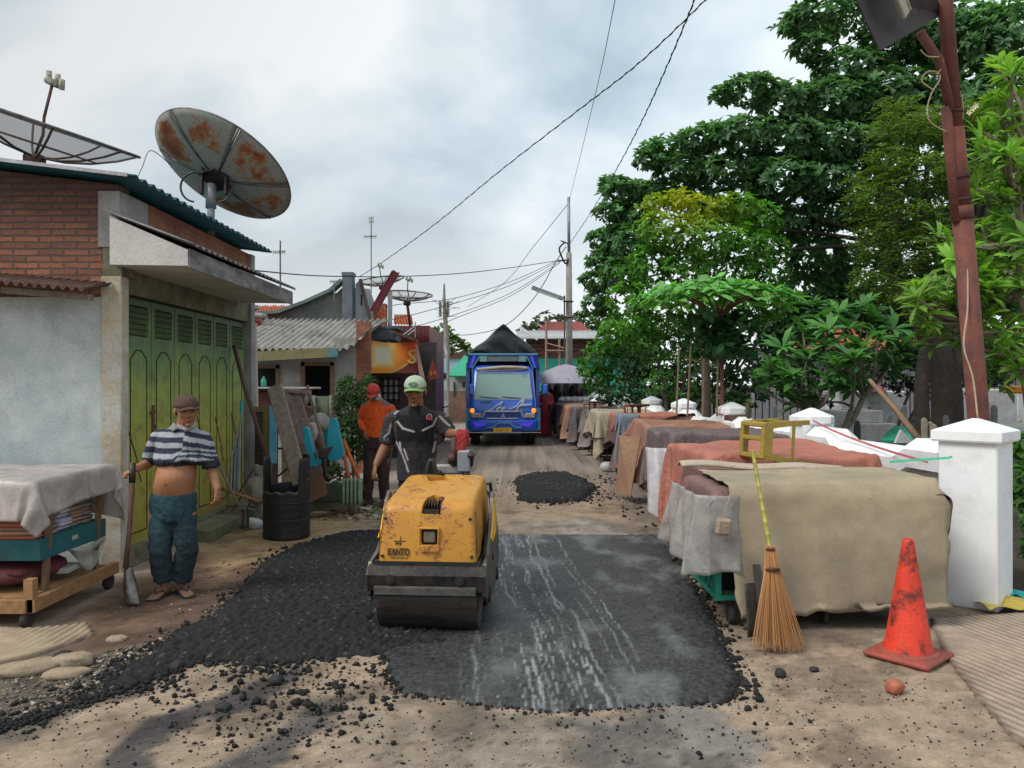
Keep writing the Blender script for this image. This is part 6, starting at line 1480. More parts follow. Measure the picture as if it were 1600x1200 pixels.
# lettering on the bonnet
b = MB(); yy = -.045
def stroke(pts, r): b.tube(catmull([(x, yy+.02*max(0, (z-1.10)/.12), z) for x, z in pts], 4), r, 5)
def TX(cx, cy): return ((720+cx/8.571-786)*S_, H-((560+cy/8.571)-600)*S_)
LT = [[(330, 715), (400, 690), (470, 640), (540, 590), (560, 585), (520, 640), (440, 750)], [(470, 672), (520, 665), (545, 655)], [(545, 660), (555, 680), (580, 655), (560, 690), (540, 700)], [(580, 655), (570, 672), (590, 670), (592, 655)],
      [(640, 668), (700, 665), (760, 620), (790, 580), (850, 545), (780, 640), (730, 715)], [(740, 650), (790, 640), (820, 625)], [(820, 570), (800, 640)], [(850, 560), (825, 640), (860, 610), (845, 640)], [(865, 612), (858, 632), (880, 628), (885, 610)], [(890, 612), (888, 630), (905, 612), (915, 628), (945, 605)]]
for L in LT: stroke([TX(*p) for p in L], .0125)
b.build('lettering', mat('lettering', (.55, .62, .7), (.5, .55, .65), dirt=0, bs=0), cab, True)
text('small_lettering', 'CAHAYA TRANSPORT', .042, Matrix.Translation((.10, -.047, 1.02)) @ Matrix.Rotation(R(-5), 4, 'Y') @ Matrix.Rotation(R(90), 4, 'X'), _cache['lettering'], cab, .3, .001, 1.0)
b = MB(); b.box((-.44, -.02, 1.17), (.28, .02, .06), (.3, -.15, 0)); b.build('bonnet_vent', BL2, cab)
# mirrors
for s, px in ((-1, 737), (1, 852)):
    b = MB(); x_ = tx(px); b.box((x_, -.02, tz(608)), (.14, .06, .27), None, .03); o = b.build('mirror', BL, tk)
    b = MB(); b.tube([(s*.86, .1, tz(617)), (x_, -.02, tz(615))], .012, 6); b.build('mirror_arm', M['black'], o)
# cargo body and front visor
b = MB(); fr = [(-.97, .38), (-.97, 1.8), (-.99, 2.15), (-.93, 2.42), (.93, 2.42), (1.0, 2.15), (1.0, 1.8), (1.0, .38)]
b.prism([(x, z) for x, z in fr], 4.2, (0, 1.65, 0)); b.build('cargo_body', BLD, tk)
for s in (-1, 1): b = MB(); b.b2((s*1.0, .9, .36), (s*.90, 1.65, 2.2)); b.build('side_guard', BL, tk)
b = MB(); pts_ = [(-.98, 2.12), (-.93, 2.40), (.93, 2.40), (.99, 2.12), (.80, 2.0), (.80, 2.28), (-.78, 2.28), (-.78, 2.0)]
b.add([(x, .62, z) for x, z in [(-.98, 2.0), (-.93, 2.42), (.93, 2.42), (1.0, 2.0), (.76, 2.22), (-.74, 2.22)]]+[(x, 1.7, z) for x, z in [(-.98, 2.0), (-.93, 2.42), (.93, 2.42), (1.0, 2.0), (.76, 2.22), (-.74, 2.22)]], [(0, 1, 2, 3, 4, 5), (6, 7, 8, 9, 10, 11), (0, 1, 7, 6), (1, 2, 8, 7), (2, 3, 9, 8), (3, 4, 10, 9), (4, 5, 11, 10), (5, 0, 6, 11)])
vz = b.build('visor', BLD, tk)
b = MB(); b.bar((-.93, .60, 2.42), (.93, .60, 2.42), .04, .05); b.bar((-.82, .60, 1.4), (-.82, .60, 2.05), .03); b.bar((-.82, .60, 2.05), (-.62, .60, 2.36), .03); b.bar((.80, .60, 1.4), (.80, .60, 2.05), .03); b.bar((.80, .60, 2.05), (.64, .60, 2.36), .03)
b.build('visor_trim', BL2, tk)
b = MB(); b.b2((-.42, .595, 2.23), (.42, .615, 2.36)); b.build('visor_panel', mat('vis_grey', (.16, .22, .22)), tk)
for s in (-1, 1):
    b = MB(); b.b2((s*.43, .59, 2.22), (s*.62, .612, 2.37)); b.build('visor_box', mat('vis_teal', (.22, .42, .42)), tk)
    b = MB(); b.add([(s*.72, .598, 2.36), (s*.80, .598, 2.38), (s*.90, .598, 2.05), (s*.84, .598, 2.05)], [(0, 1, 2, 3)]); b.build('visor_light', emis('led_b2%d' % s, (.05, .07, .65), .3), tk, solid=.01)
TP = clothmat('truck_tarp', (.018, .030, .042), (.012, .02, .028), .6, .2, 2)
b = MB()
def tf(u, v):
    x = -1.0+2.02*u; y = .75+4.9*v; pk = 3.28 if v > .02 else 3.24; ax = .02
    k = 1-abs(x-ax)/1.0; z = 2.40+(pk-2.40)*max(0, k)*(1-.03*v)+.06*math.sin(u*17+v*6)*k*(1-k)*2
    if v <= .0: z = 2.40+(z-2.40)*1.0
    return (x, y+.10*math.sin(u*9)*(v < .01), z)
b.grid(tf, 40, 12)
# gable front with folds
def gf(u, v):
    x = -1.0+2.02*u; top = tf(u, 0)[2]; z = 2.38+(top-2.38)*v
    return (x, .75-.05*math.sin(v*3.1)-.04*math.sin(u*20+v*8)*(1-v)+.1*math.sin(u*9)*(v > .99), z)
b.grid(gf, 40, 10); b.build('tarpaulin', TP, tk, True, solid=.01)
for s in (-1, 1):
    for y_, n_ in ((.75, 1), (4.3, 1)):
        b = MB(); wheel(b, (s*.74, y_, .36), .36, .24); o = b.build('wheel', M['rubber'], tk, angle=40)
        b = MB(); b.lathe([(.0, -.03), (.16, -.03), (.20, .02), (.2, .05), (.0, .05)], (s*.86, y_, .36), 18, Matrix.Rotation(R(90*s), 3, 'Y')); b.build('rim', M['steel'], o)
b = MB(); b.b2((-.85, .35, .36), (.85, 5.6, .55)); b.build('chassis', M['black'], tk)
for s in (-1, 1): b = MB(); b.add([(s*.86, -.05, .42), (s*.97, .0, .42), (s*.97, .05, 1.0), (s*.88, 0, 1.0)], [(0, 1, 2, 3)]); b.build('mud_guard', BL2, tk, solid=.02)
tk.location = tl; tk.rotation_euler = (0, 0, R(1.0))
# ================================================================ SECOND HOUSE (grey, corrugated roof)
h2 = thing('grey_house', 'low grey house with a corrugated cement roof and two dark openings', 'house', (P(470, 600, 14).x, 14, 0))
Yh = 14.0
def X_(px, Y): return (px-800)/F*Y
def Z_(py, Y): return H-(py-600)/F*Y
b = MB(); xl = X_(300, Yh); xr = X_(556, Yh); zt = Z_(545, Yh)+.05
dx = [(X_(378, Yh), X_(437, Yh), 0.75, Z_(570, Yh)), (X_(471, Yh), X_(522, Yh), 0.0, Z_(566, Yh))]
x = xl
for a_, e_, z0_, z1_ in dx: b.b2((x, Yh, 0), (a_, Yh+.15, zt)); b.b2((a_, Yh, z1_), (e_, Yh+.15, zt)); x = e_; (b.b2((a_, Yh, 0), (e_, Yh+.15, z0_)) if z0_ else None)
b.b2((x, Yh, 0), (xr, Yh+.15, zt+.15)); b.build('front_wall', M['plaster_grey'], h2)
b = MB(); b.b2((xr, Yh+.02, 0), (X_(577, Yh), Yh+.22, zt+.45)); b.build('brick_pier', M['brick2'], h2)
b = MB(); b.b2((xl, Yh+.9, 0), (xr, Yh+1.0, 2.4)); b.build('room_back', M['void'], h2)
for a_, e_, z0_, z1_ in dx:
    b = MB(); b.bar((a_+.03, Yh-.01, z0_), (a_+.03, Yh-.01, z1_), .07, .05); b.bar((e_-.03, Yh-.01, z0_), (e_-.03, Yh-.01, z1_), .07, .05); b.bar((a_, Yh-.01, z1_-.03), (e_, Yh-.01, z1_-.03), .05, .07); b.build('opening_frame', M['wood'], h2)
b = MB()
def rf(u, v):
    x = X_(345, Yh)+(X_(578, Yh)-.03-X_(345, Yh))*u; y = 13.72+2.9*v; k = max(0, (u-.83)/.17)
    z = Z_(546, 13.72)+(.78)*v+.028*math.sin(u*(3.1)/.145*6.283)+.0*k-(1-v)*0+.30*k**2*(1-v)
    return (x-(.0*k), y, z-.04*abs(math.sin(v*6))*0)
b.grid(rf, 420, 8); b.build('roof', M['asbestos'], h2, True, solid=.01)
b = MB(); b.bar(P(382, 558, 13.6), P(515, 551, 13.6), .12, .17); b.build('fascia_board', mat('fascia_moss', (.26, .20, .13), (.16, .17, .05), s=3, dirt=.5), h2)
b = MB(); b.bar(P(512, 552, 13.58), P(528, 551, 13.58), .13, .15); b.build('blue_paint_end', mat('faded_blue', (.12, .25, .28)), h2)
# the tall grey gable behind with pillar
h3 = thing('gable_house', 'grey rendered gable wall with a square blue-grey column and pale side wall', 'house', (X_(500, 17.5), 17.5, 0))
Yg = 17.2; gz = lambda py: Z_(py, Yg); gx = lambda px: X_(px, Yg)
b = MB(); b.add([(gx(340), Yg, 0), (gx(545), Yg, 0), (gx(545), Yg, gz(442)), (gx(528), Yg, gz(458)), (gx(500), Yg, gz(466)), (gx(462), Yg, gz(482)), (gx(420), Yg, gz(492)), (gx(340), Yg, gz(500))]+[], [(0, 1, 2, 3, 4, 5, 6, 7)]); b.build('gable_wall', mat('render_grey', (.20, .22, .21), (.12, .135, .13), s=2, dirt=.6, bs=.4), h3, solid=.2)
b = MB()
pts_ = [(gx(340), gz(496)), (gx(440), gz(489)), (gx(480), gz(474)), (gx(520), gz(456)), (gx(538), gz(440))]
for p, r_ in zip(pts_, pts_[1:]): b.bar((p[0], Yg-.15, p[1]), (r_[0], Yg-.15, r_[1]), .35, .07)
b.build('torn_sheeting', clothmat('sheeting', (.16, .22, .21), (.09, .12, .12), .8, .5), h3)
b = MB(); b.b2((gx(539), Yg-.3, 0), (gx(555), Yg, gz(429)), .01); b.b2((gx(538.5), Yg-.31, gz(433)), (gx(556), Yg+.01, gz(428))); b.build('column', mat('col_blue', (.14, .17, .20), (.10, .12, .14), dirt=.3), h3)
b = MB(); xx0, xx1 = gx(555), gx(572)
b.add([(gx(555), Yg, 0), (gx(555)+.1, Yg+2.6, 0), (gx(555)+.1, Yg+2.6, gz(505)+.3), (gx(555)+.06, Yg+1.3, gz(440)-.0), (gx(555), Yg, gz(450))], [(0, 1, 2, 3, 4)])
b.add([(gx(556), Yg-.02, 2), (gx(576), Yg-.02, 2), (gx(577), Yg-.02, gz(505)), (gx(571), Yg-.02, gz(474)), (gx(563), Yg-.02, gz(438)), (gx(556), Yg-.02, gz(444))], [(0, 1, 2, 3, 4, 5)]); b.build('side_wall', mat('pale_wall', (.42, .44, .46), (.33, .35, .36), dirt=.4), h3, solid=.05)
b = MB(); b.bar(P(563, 436, Yg-.1), P(580, 505, Yg-.1), .06, .07); b.build('barge_board', mat('barge', (.10, .07, .07)), h3)
b = MB(); b.b2((gx(564.5), Yg-.06, gz(478)), (gx(566.5), Yg-.04, gz(461))); b.build('slit_window', M['void'], h3)
# tiled roofs
def tiles(name, label, P00, P10, P11, P01, nu, nv, m, cat='roof', t=None, part='roof'):
    P00, P10, P11, P01 = map(Vector, (P00, P10, P11, P01)); n = (P10-P00).cross(P01-P00).normalized(); n = n if n.z > 0 else -n
    su = (P10-P00).length/nu; sv = (P01-P00).length/nv
    def f(u, v):
        p = (P00.lerp(P10, u)).lerp(P01.lerp(P11, u), v); fr = (v*nv) % 1
        return p+n*(.035*math.sin(u*nu*6.283)*.6+.05*(1-fr)*su*3+.01*math.sin(u*40+v*31))
    b = MB(); b.grid(f, nu*5, nv*5); return b.build(part, m, t, False)
tr = thing('tiled_house', 'house behind the corrugated roof with an orange clay tile roof, left', 'house', (X_(420, 19), 19, 0))
tiles('', '', P(368, 512, 16.6), P(462, 512, 16.6), P(455, 478, 20), P(372, 478, 20), 20, 12, M['tile_red'], t=tr)
b = MB(); b.b2((X_(330, 19.5), 18.5, 0), (X_(462, 19.5), 20, Z_(496, 19.5))); b.build('wall', M['plaster_grey'], tr)
b = MB(); b.bar(P(380, 492, 15.9), P(415, 494, 15.9), .3, .1, bev=.03); b.bar(P(376, 484, 16.2), P(402, 480, 16.2), .3, .08); b.build('patch_sheet', mat('sheet_grey', (.3, .32, .34), dirt=.4), tr)
b = MB(); pq = [P(374, 506, 15.8), P(374, 545, 15.8), P(410, 520, 15.8), P(412, 497, 15.8), P(395, 485, 15.8)]; 
tiles('', '', P(374, 546, 15.4), P(402, 520, 15.4), P(412, 494, 16.4), P(374, 486, 16.4), 7, 10, M['tile_red'], t=tr, part='lower_roof')
# ---- shop with banner
Ys = 15.6; sx = lambda px, Y=Ys: X_(px, Y); sz = lambda py, Y=Ys: Z_(py, Y)
sp = thing('roadside_shop', 'shop with brick chimney, maroon metal upper floor and dark front behind the orange banner', 'shop', (sx(620), Ys+1, 0))
b = MB(); b.b2((sx(578), Ys+1.2, 0), (sx(672), Ys+1.4, sz(530))); b.build('back_wall', mat('dark_in', (.05, .04, .04), (.03, .025, .025)), sp)
tiles('', '', P(580, 512, 17), P(603, 512, 17), P(603, 478, 17.8), P(590, 478, 17.8), 5, 8, M['tile_red'], t=sp, part='tile_stack')
b = MB(); b.b2((sx(583, 18), 18, 0), (sx(602, 18), 18.3, Z_(474, 18))); b.build('chimney', M['brick2'], sp)
b = MB(); b.b2((sx(577), Ys-.1, sz(531)), (sx(616), Ys+.9, sz(514))); b.b2((sx(576), Ys-.14, sz(514)), (sx(622), Ys+.9, sz(510))); b.build('canopy_box', mat('slate', (.10, .12, .14), (.07, .08, .10)), sp)
b = MB(); b.bar(P(613, 519, 15.2), P(651, 532, 15.2), 1.0, .05); b.build('shop_awning', M['rust_sheet'], sp)
MRN = mat('maroon_tin', (.20, .045, .055), (.14, .03, .04), s=6, rough=.5, dirt=.4)
b = MB(); b.grid(lambda u, v: (sx(609, 18.2)+(sx(671, 18.2)-sx(609, 18.2))*u, 18.2+.025*math.sin(u*60*3.14), Z_(545, 18.2)+(Z_(509, 18.2)-Z_(545, 18.2))*v), 240, 1); b.build('tin_wall', MRN, sp, True, solid=.01)
b = MB(); b.b2((sx(671, 18.2), 18.2, Z_(545, 18.2)), (sx(671, 18.2)-.06, 22, Z_(509, 18.2))); b.b2((sx(648, 18), 18.0, 0), (sx(670, 18), 22, Z_(545, 18))); b.build('side_tin', MRN, sp)
tiles('', '', P(615, 508, 19), P(646, 508, 19), P(643, 492, 20), P(616, 492, 20), 7, 5, M['tile_red'], t=sp, part='back_tile_roof')
b = MB(); b.b2((sx(577), Ys+.1, sz(640)), (sx(655), Ys+.3, sz(583))); b.build('shop_front', mat('shopfront', (.055, .035, .03), (.03, .02, .02)), sp)
b = MB()
b.b2((sx(596), Ys+.06, sz(627)), (sx(625), Ys+.09, sz(591))); b.build('window_panel', mat('winpanel', (.45, .46, .44), (.2, .2, .2), s=30), sp)
b = MB()
for k in range(4): b.bar((sx(598+8.5*k), Ys+.04, sz(628)), (sx(598+8.5*k), Ys+.04, sz(590)), .045)
for k in range(4): b.bar((sx(595), Ys+.035, sz(592+11*k)), (sx(626), Ys+.035, sz(592+11*k)), .035)
b.build('window_grid', M['black'], sp)
b = MB(); b.b2((sx(607, 16.2), 16.1, Z_(516, 16.2)), (sx(613, 16.2), 16.2, Z_(456, 16.2))); b.build('steel_post', M['grey_metal'], sp)
b = MB()
for q_ in ((631, 523, 647, 511), (637, 524, 649, 515)): b.tube([P(q_[0], q_[1], 15.3), P(q_[2], q_[3], 15.3)], .012, 5)
b.tube([P(649, 528, 15.2), P(649, 503, 15.2)], .012, 5); b.build('bracket_rods', M['grey_metal'], sp)
# red steel beam
b = MB(); A_, B_ = P(583, 487, 15.4), P(618, 424, 15.0); b.bar(A_, B_, .11, .02, (0, -1, 0)); b.bar(A_+Vector((-.06, .05, .02)), B_+Vector((-.06, .05, .02)), .02, .11, (0, -1, 0)); b.bar(A_+Vector((.05, .05, -.02)), B_+Vector((.05, .05, -.02)), .02, .11, (0, -1, 0))
tag(b.build('steel_beam', MRN), 'dark red steel beam sticking up diagonally above the shop', 'steel beam')
# banner
bn = thing('banner', 'maroon and orange shop banner with a glowing yellow square and script lettering', 'banner', (sx(612, 15.1), 15.1, 0))
def banner_m():
    m, nt, bb = _mat('banner_print'); a = N(nt, 'ShaderNodeVertexColor', layer_name='Col'); nt.links.new(a.outputs[0], bb.inputs['Base Color']); bb.inputs['Roughness'].default_value = .6
    return m
def bn_col(a):
    px = a[:, 0]/15.1*F; py = -(a[:, 2])/15.1*F   # pixels from the banner's own origin
    px = px+612; py = py+0
    py = py+600+H/15.1*F
    c = np.tile(np.array((.20, .03, .032)), (len(a), 1)); dx_, dy_ = px-598, py-555
    r = np.hypot(dx_, dy_*1.0); sq = np.maximum(np.abs(dx_), np.abs(dy_)*.95)
    arc = np.hypot(px-588, py-520); ins = arc < 62+(px-588)*.10
    g = sstep(46, 8, r)[:, None]; oc = np.array((.75, .09, .012))*(1-g)+np.array((1., .50, .05))*g; g2 = sstep(22, 9, sq)[:, None]; oc = oc*(1-g2)+np.array((.88, .80, .45))*g2; g3 = sstep(12, 8, sq)[:, None]; oc = oc*(1-g3)+np.array((.86, .86, .68))*g3
    c = np.where(ins[:, None], oc, c); d1 = np.abs(arc-(63+(px-588)*.10)); d2 = np.abs(arc-(53+(px-588)*.22))
    c = np.where(((d1 < 1.6))[:, None], np.array((.62, .40, .07)), c); c = np.where(((d2 < .9) & (px > 622))[:, None], np.array((.55, .22, .05)), c)
    return c
b = MB()
b.grid(lambda u, v: (sx(577+75*u, 15.1), 15.1+.02*math.sin(u*9), sz(583+0*u-(52-(5*math.sin(u*3.1) if 1 else 0)-6*u*0)*v+0, 15.1)), 150, 100)
o = b.build('banner_sheet', banner_m(), bn, True); setcol(o.data, bn_col)
mt_ = mat('letter_yellow', (.62, .44, .10), dirt=0, bs=0)
b = MB(); bpx = [(652, 549), (646, 548), (642, 552), (645, 557), (650, 561), (649, 566), (643, 567), (639, 563)]
bpx = [(p[0]-2.5, p[1]) for p in bpx]
b.tube(catmull([P(x, y, 15.06) for x, y in bpx], 4), .022, 6); b.build('letter', mt_, bn, True)
for L in ([(652, 556), (652, 567)], [(652, 559), (655, 556), (657, 559), (657, 567)]):
    b = MB(); b.tube(catmull([P(x-2.5, y, 15.06) for x, y in L], 3), .02, 6); b.build('letter', mt_, bn, True)
b = MB(); b.add([P(648, 536, 15.0), P(653, 540, 15.0), P(664, 592, 15.0), P(655, 585, 15.0)], [(0, 1, 2, 3)]); tag(b.build('banner_strip', clothmat('faded_pink', (.45, .28, .25))), 'faded pink strip hanging at the right edge of the maroon banner', 'cloth strip')
b = MB(); b.add([P(653, 542, 15.9), P(675, 553, 15.9), P(668, 590, 15.9), P(662, 588, 15.9)], [(0, 1, 2, 3)]); b.build('x', M['black'], sp)
bpy.data.objects['x'].name = 'dark_awning'
b = MB(); b.add([P(676, 562, 15.7), P(686, 590, 15.7), P(672, 594, 15.7), P(668, 588, 15.7)], [(0, 1, 2, 3)]); pn = b.build('pennant', mat('pennant_red', (.35, .05, .03), (.3, .08, .04)), None, solid=.004); tag(pn, 'small red pennant with yellow lettering right of the banner', 'pennant')
b = MB(); 
for L in ([(671, 584), (673, 580), (675, 584), (673, 587), (671, 584)], [(677, 586), (679, 580), (681, 586)]): b.tube([P(x, y, 15.66) for x, y in L], .012, 5)
b.build('lettering', mt_, pn, True)
# mesh dishes in the distance
c = P(636, 470, 18.5); mesh_dish('satellite_dish', 'wire mesh satellite dish above the maroon tin wall', c, (.08, -.25, 1), .60, .16, P(641, 510, 18.5), None, False)
c = P(597, 446, 21); mesh_dish('satellite_dish', 'small half-hidden mesh dish behind the red steel beam', c, (-.1, -.3, 1), .62, .16, P(590, 500, 21), None, False)
# aerials
def aerial(label, px, py0, py1, Y, arms):
    t = thing('tv_aerial', label, 'aerial', P(px, py0, Y)); b = MB(); b.tube([P(px, py0, Y), P(px, py1, Y)], .014, 6); b.build('mast', M['steel'], t)
    b = MB()
    for x0_, x1_, y in arms:
        b.tube([P(x0_, y, Y), P(x1_, y-1, Y)], .010, 5)
        for k in range(int((x1_-x0_)/3)+1): xk = x0_+3*k; b.tube([P(xk, y-3, Y), P(xk, y+3, Y)], .006, 4)
    b.build('antenna_arm', M['steel'], t); return t
aerial('tall thin television aerial above the grey gable house', 580, 520, 340, 19, [(569, 589, 370), (577, 583, 341), (577, 583, 347)])
aerial('thin aerial above the canopy of the brick house', 438, 460, 376, 13, [(427, 446, 394)])
aerial('short aerial at the ridge of the grey gable', 522, 470, 440, 16, [(516, 530, 440)])
at_ = thing('radio_mast', 'tall slim radio mast with a bushy ring of antennas beyond the shop', 'mast', (X_(697, 45), 45, 0))
b = MB(); b.tube([(X_(703, 45), 45, 0), P(697, 520, 45), P(694, 470, 45), P(694, 443, 45)], [.22, .16, .10, .04], 8); b.build('mast_pole', M['concrete'], at_)
b = MB()
for k in range(30):
    a = random.uniform(0, 6.283); z_ = random.uniform(468, 500); L = random.uniform(.5, 1.0); p0 = P(694, z_, 45); b.tube([p0, p0+Vector((math.cos(a)*L, math.sin(a)*L, random.uniform(-.1, .5)))], .012, 4)
for k in range(8):
    a = k/8*6.283; p0 = P(694, 495, 45)+Vector((math.cos(a)*.28, math.sin(a)*.28, 0)); b.tube([p0, p0+Vector((0, 0, .9))], .03, 5)
b.build('antenna_ring', M['steel'], at_)
# curved street lamp small
b = MB(); b.tube(catmull([P(700, 556, 30), P(693, 540, 30), P(684, 533, 30), P(675, 535, 30)], 5), [.05]*8+[.09]*8, 7)
t_ = thing('street_lamp', 'small curved white street lamp by the radio mast', 'street lamp', P(700, 640, 30)); b.build('lamp_arm', mat('lampw', (.6, .6, .58), dirt=.1), t_, True)
b = MB(); b.tube([P(700, 655, 30), P(700, 550, 30)], .06, 7); b.build('post', M['concrete'], t_)
# blue house + small house with green roof
Yb = 36.; hb = thing('blue_house', 'pale blue house with white side building and dark gable at the road end', 'house', (X_(705, Yb), Yb, 0))
PB = mat('pale_blue', (.33, .52, .60), (.27, .45, .53), s=1, dirt=.25)
b = MB(); b.add([(X_(690, Yb), Yb, 0), (X_(745, Yb), Yb, 0), (X_(745, Yb), Yb+6, 0), (X_(690, Yb), Yb+6, 0)]+[(X_(690, Yb), Yb, Z_(560, Yb)), (X_(745, Yb), Yb, Z_(558, Yb)), (X_(745, Yb), Yb+6, Z_(558, Yb)), (X_(690, Yb), Yb+6, Z_(560, Yb))], [(0, 1, 5, 4), (1, 2, 6, 5), (2, 3, 7, 6), (3, 0, 4, 7), (4, 5, 6, 7)]); b.build('blue_wall', PB, hb)
b = MB(); b.b2((X_(674, Yb), Yb+.02, 0), (X_(690, Yb), Yb+5, Z_(562, Yb))); b.build('white_wall', mat('white_w', (.62, .68, .72), (.55, .6, .64), s=1, dirt=.25), hb)
b = MB(); b.prism([(X_(698, Yb), Z_(560, Yb)), (X_(745, Yb), Z_(560, Yb)), (X_(722, Yb), Z_(548, Yb))], 5, (0, Yb-.1, 0)); b.build('gable_roof', M['rust_sheet'], hb)
for px in (682, 686.5): b = MB(); b.b2((X_(px, Yb), Yb-.03, Z_(575, Yb)), (X_(px+1.8, Yb), Yb, Z_(569, Yb))); b.build('window', M['void'], hb)
b = MB(); b.b2((X_(691, Yb), Yb-.4, Z_(587, Yb)), (X_(702, Yb), Yb, Z_(583, Yb))); b.b2((X_(691, Yb), Yb-.03, Z_(592, Yb)), (X_(702, Yb), Yb, Z_(587, Yb))); b.build('shade', M['dark_metal'], hb)
for px in (681, 686, 691, 696): b = MB(); b.b2((X_(px, Yb), Yb-.06, 0), (X_(px+4, Yb), Yb-.03, Z_(596, Yb))); b.build('folding_panel', mat('panel_w', (.5, .58, .62)), hb)
Yc = 33.; hc = thing('small_house', 'small cream house with a bright green roof left of the truck', 'house', (X_(720, Yc), Yc, 0))
b = MB(); b.b2((X_(703, Yc), Yc, 0), (X_(745, Yc), Yc+4, Z_(584, Yc))); b.build('wall', mat('cream_w', (.5, .5, .45), (.42, .42, .38), s=1, dirt=.3), hc)
b = MB(); b.b2((X_(702.5, Yc), Yc-.05, 0), (X_(745, Yc), Yc, Z_(611, Yc))); b.build('dado', mat('dado', (.3, .17, .12), (.2, .12, .09)), hc)
b = MB(); b.add([P(701, 588, Yc-.5), P(750, 588, Yc-.5), P(750, 556, Yc+2), P(725, 556, Yc+2)], [(0, 1, 2, 3)]); b.build('green_roof', mat('green_roof', (.03, .36, .20), (.02, .27, .15), s=1, dirt=.2), hc, solid=.06)
for a_, e_, y_, z_ in ((708.5, 712, 597, 618), (723, 727, 597, 605)): b = MB(); b.b2((X_(a_, Yc), Yc-.08, Z_(z_, Yc)), (X_(e_, Yc), Yc-.04, Z_(y_, Yc))); b.build('window' if a_ > 720 else 'door', mat('dgreen', (.02, .10, .08)), hc)
b = MB(); b.b2((X_(575, 31), 31, 0), (X_(676, 31), 32, Z_(575, 31))); tag(b.build('boundary_wall', M['plaster_grey']), 'grey wall behind the shop front at the end of the road', 'wall')
# traffic cone far + parked car and motorbike blobs as shaped things
fc = thing('traffic_cone', 'tiny orange cone far up the road beside the operator', 'traffic cone', P(697, 640, 24)); g_ = G(692, 641)
b = MB(); b.lathe([(.17, 0), (.17, .03), (.10, .04), (.03, .55), (.0, .56)], (g_.x, g_.y, 0), 12); b.build('cone_body', CM, fc, True)
cg = Vector((X_(668, 33), 33, 0)); pc = thing('parked_car', 'small white car parked beyond the red pennant', 'car', cg)
b = MB(); b.loft([[cg+Vector((x, y, z)) for x, z in ((-.8, .25), (.8, .25), (.82, .8), (.66, .92), (.58, 1.35), (-.58, 1.35), (-.66, .92), (-.82, .8))] for y in (0, 3.4)]); b.build('car_body', mat('car_white', (.5, .52, .55), (.4, .42, .45), rough=.3, dirt=.2), pc)
b = MB(); b.add([cg+Vector(v) for v in ((-.6, -.02, .93), (.6, -.02, .93), (.52, -.02, 1.30), (-.52, -.02, 1.30))], [(0, 1, 2, 3)]); b.build('windshield', M['black'], pc, solid=.01)
for s in (-1, 1): b = MB(); wheel(b, cg+Vector((s*.68, .4, .3)), .3, .18); b.build('wheel', M['rubber'], pc, angle=40)
mg = Vector((X_(674, 21), 21, 0)); mb_ = thing('motorbike', 'dark motorbike parked by the shop beyond the operator', 'motorbike', mg)
for d_ in (-.6, .6): b = MB(); b.M = Matrix.Translation(mg+Vector((d_*.35, d_*.9, .3))) @ Matrix.Rotation(R(68), 4, 'Z'); wheel(b, (0, 0, 0), .3, .08, 'y'); b.build('wheel', M['rubber'], mb_, angle=40)
b = MB(); b.M = Matrix.Translation(mg) @ Matrix.Rotation(R(68), 4, 'Z'); b.tube(catmull([(-.55, 0, .62), (-.3, 0, .72), (.0, 0, .62), (.25, 0, .70), (.48, 0, .92)], 4), [.07]*6+[.13]*6+[.08]*5, 8); b.box((0, 0, .42), (.4, .2, .28), None, .05); b.tube([(.45, -.3, 1.0), (.48, 0, .95), (.45, .3, 1.0)], .02, 6); b.build('bike_body', mat('bike_red', (.12, .02, .02), (.03, .02, .02), s=9, rough=.3), mb_, True)
# ================================================================ RIGHT BACKGROUND BUILDING
Yr = 31.; hr = thing('market_building', 'long building with grey metal roof, red tile ridge and turquoise lower wall behind the truck', 'building', (X_(900, Yr), Yr, 0))
b = MB(); b.b2((X_(822, Yr), Yr, Z_(560, Yr)), (X_(1010, Yr), Yr+.3, Z_(529, Yr))); b.build('shingle_wall', brickmat('shingle', (.16, .06, .05), (.10, .045, .04), (.22, .16, .14), .3, .16, .02), hr)
b = MB(); b.b2((X_(800, Yr), Yr-.05, 0), (X_(1010, Yr), Yr, Z_(560, Yr))); b.build('turquoise_wall', mat('turqw', (.03, .38, .30), (.025, .30, .25), s=1, dirt=.2), hr)
b = MB(); b.grid(lambda u, v: P(808+230*u, 529-12*v, Yr-.6+3.5*v)+Vector((0, 0, .02*math.sin(u*400))), 200, 2); b.build('metal_roof', mat('roof_grey', (.42, .43, .44), (.3, .31, .32), s=2, rough=.5, dirt=.4), hr, True, solid=.03)
tiles('', '', P(838, 518, 34), P(922, 518, 34), P(908, 503, 37), P(855, 503, 37), 22, 6, mat('tile_far', (.30, .06, .05), (.2, .045, .04), s=6), t=hr, part='tile_ridge')
b = MB(); b.bar(P(812, 511, 28), P(840, 530, 28), .12, .1); b.build('white_gutter', M['white_paint'], hr)
for px, y0_, y1_ in ((853.5, 501, 600), (874, 530, 600)):
    b = MB(); b.tube([P(px, y1_, 29.5), P(px, y0_, 29.5)], .05, 6); tag(b.build('bamboo_pole', mat('pole_pink', (.36, .22, .17))), 'upright %s pole in front of the turquoise wall' % ('tall pinkish' if px < 860 else 'dark thin'), 'pole')
b = MB(); b.tube([P(853, 536, 29.4), P(885, 545, 29.4)], .03, 5); b.tube([P(854, 548, 29.4), P(886, 548, 29.4)], .03, 5); tag(b.build('scaffold_rail', _cache['pole_pink']), 'thin pinkish scaffold rails between the poles by the shingle wall', 'rail')
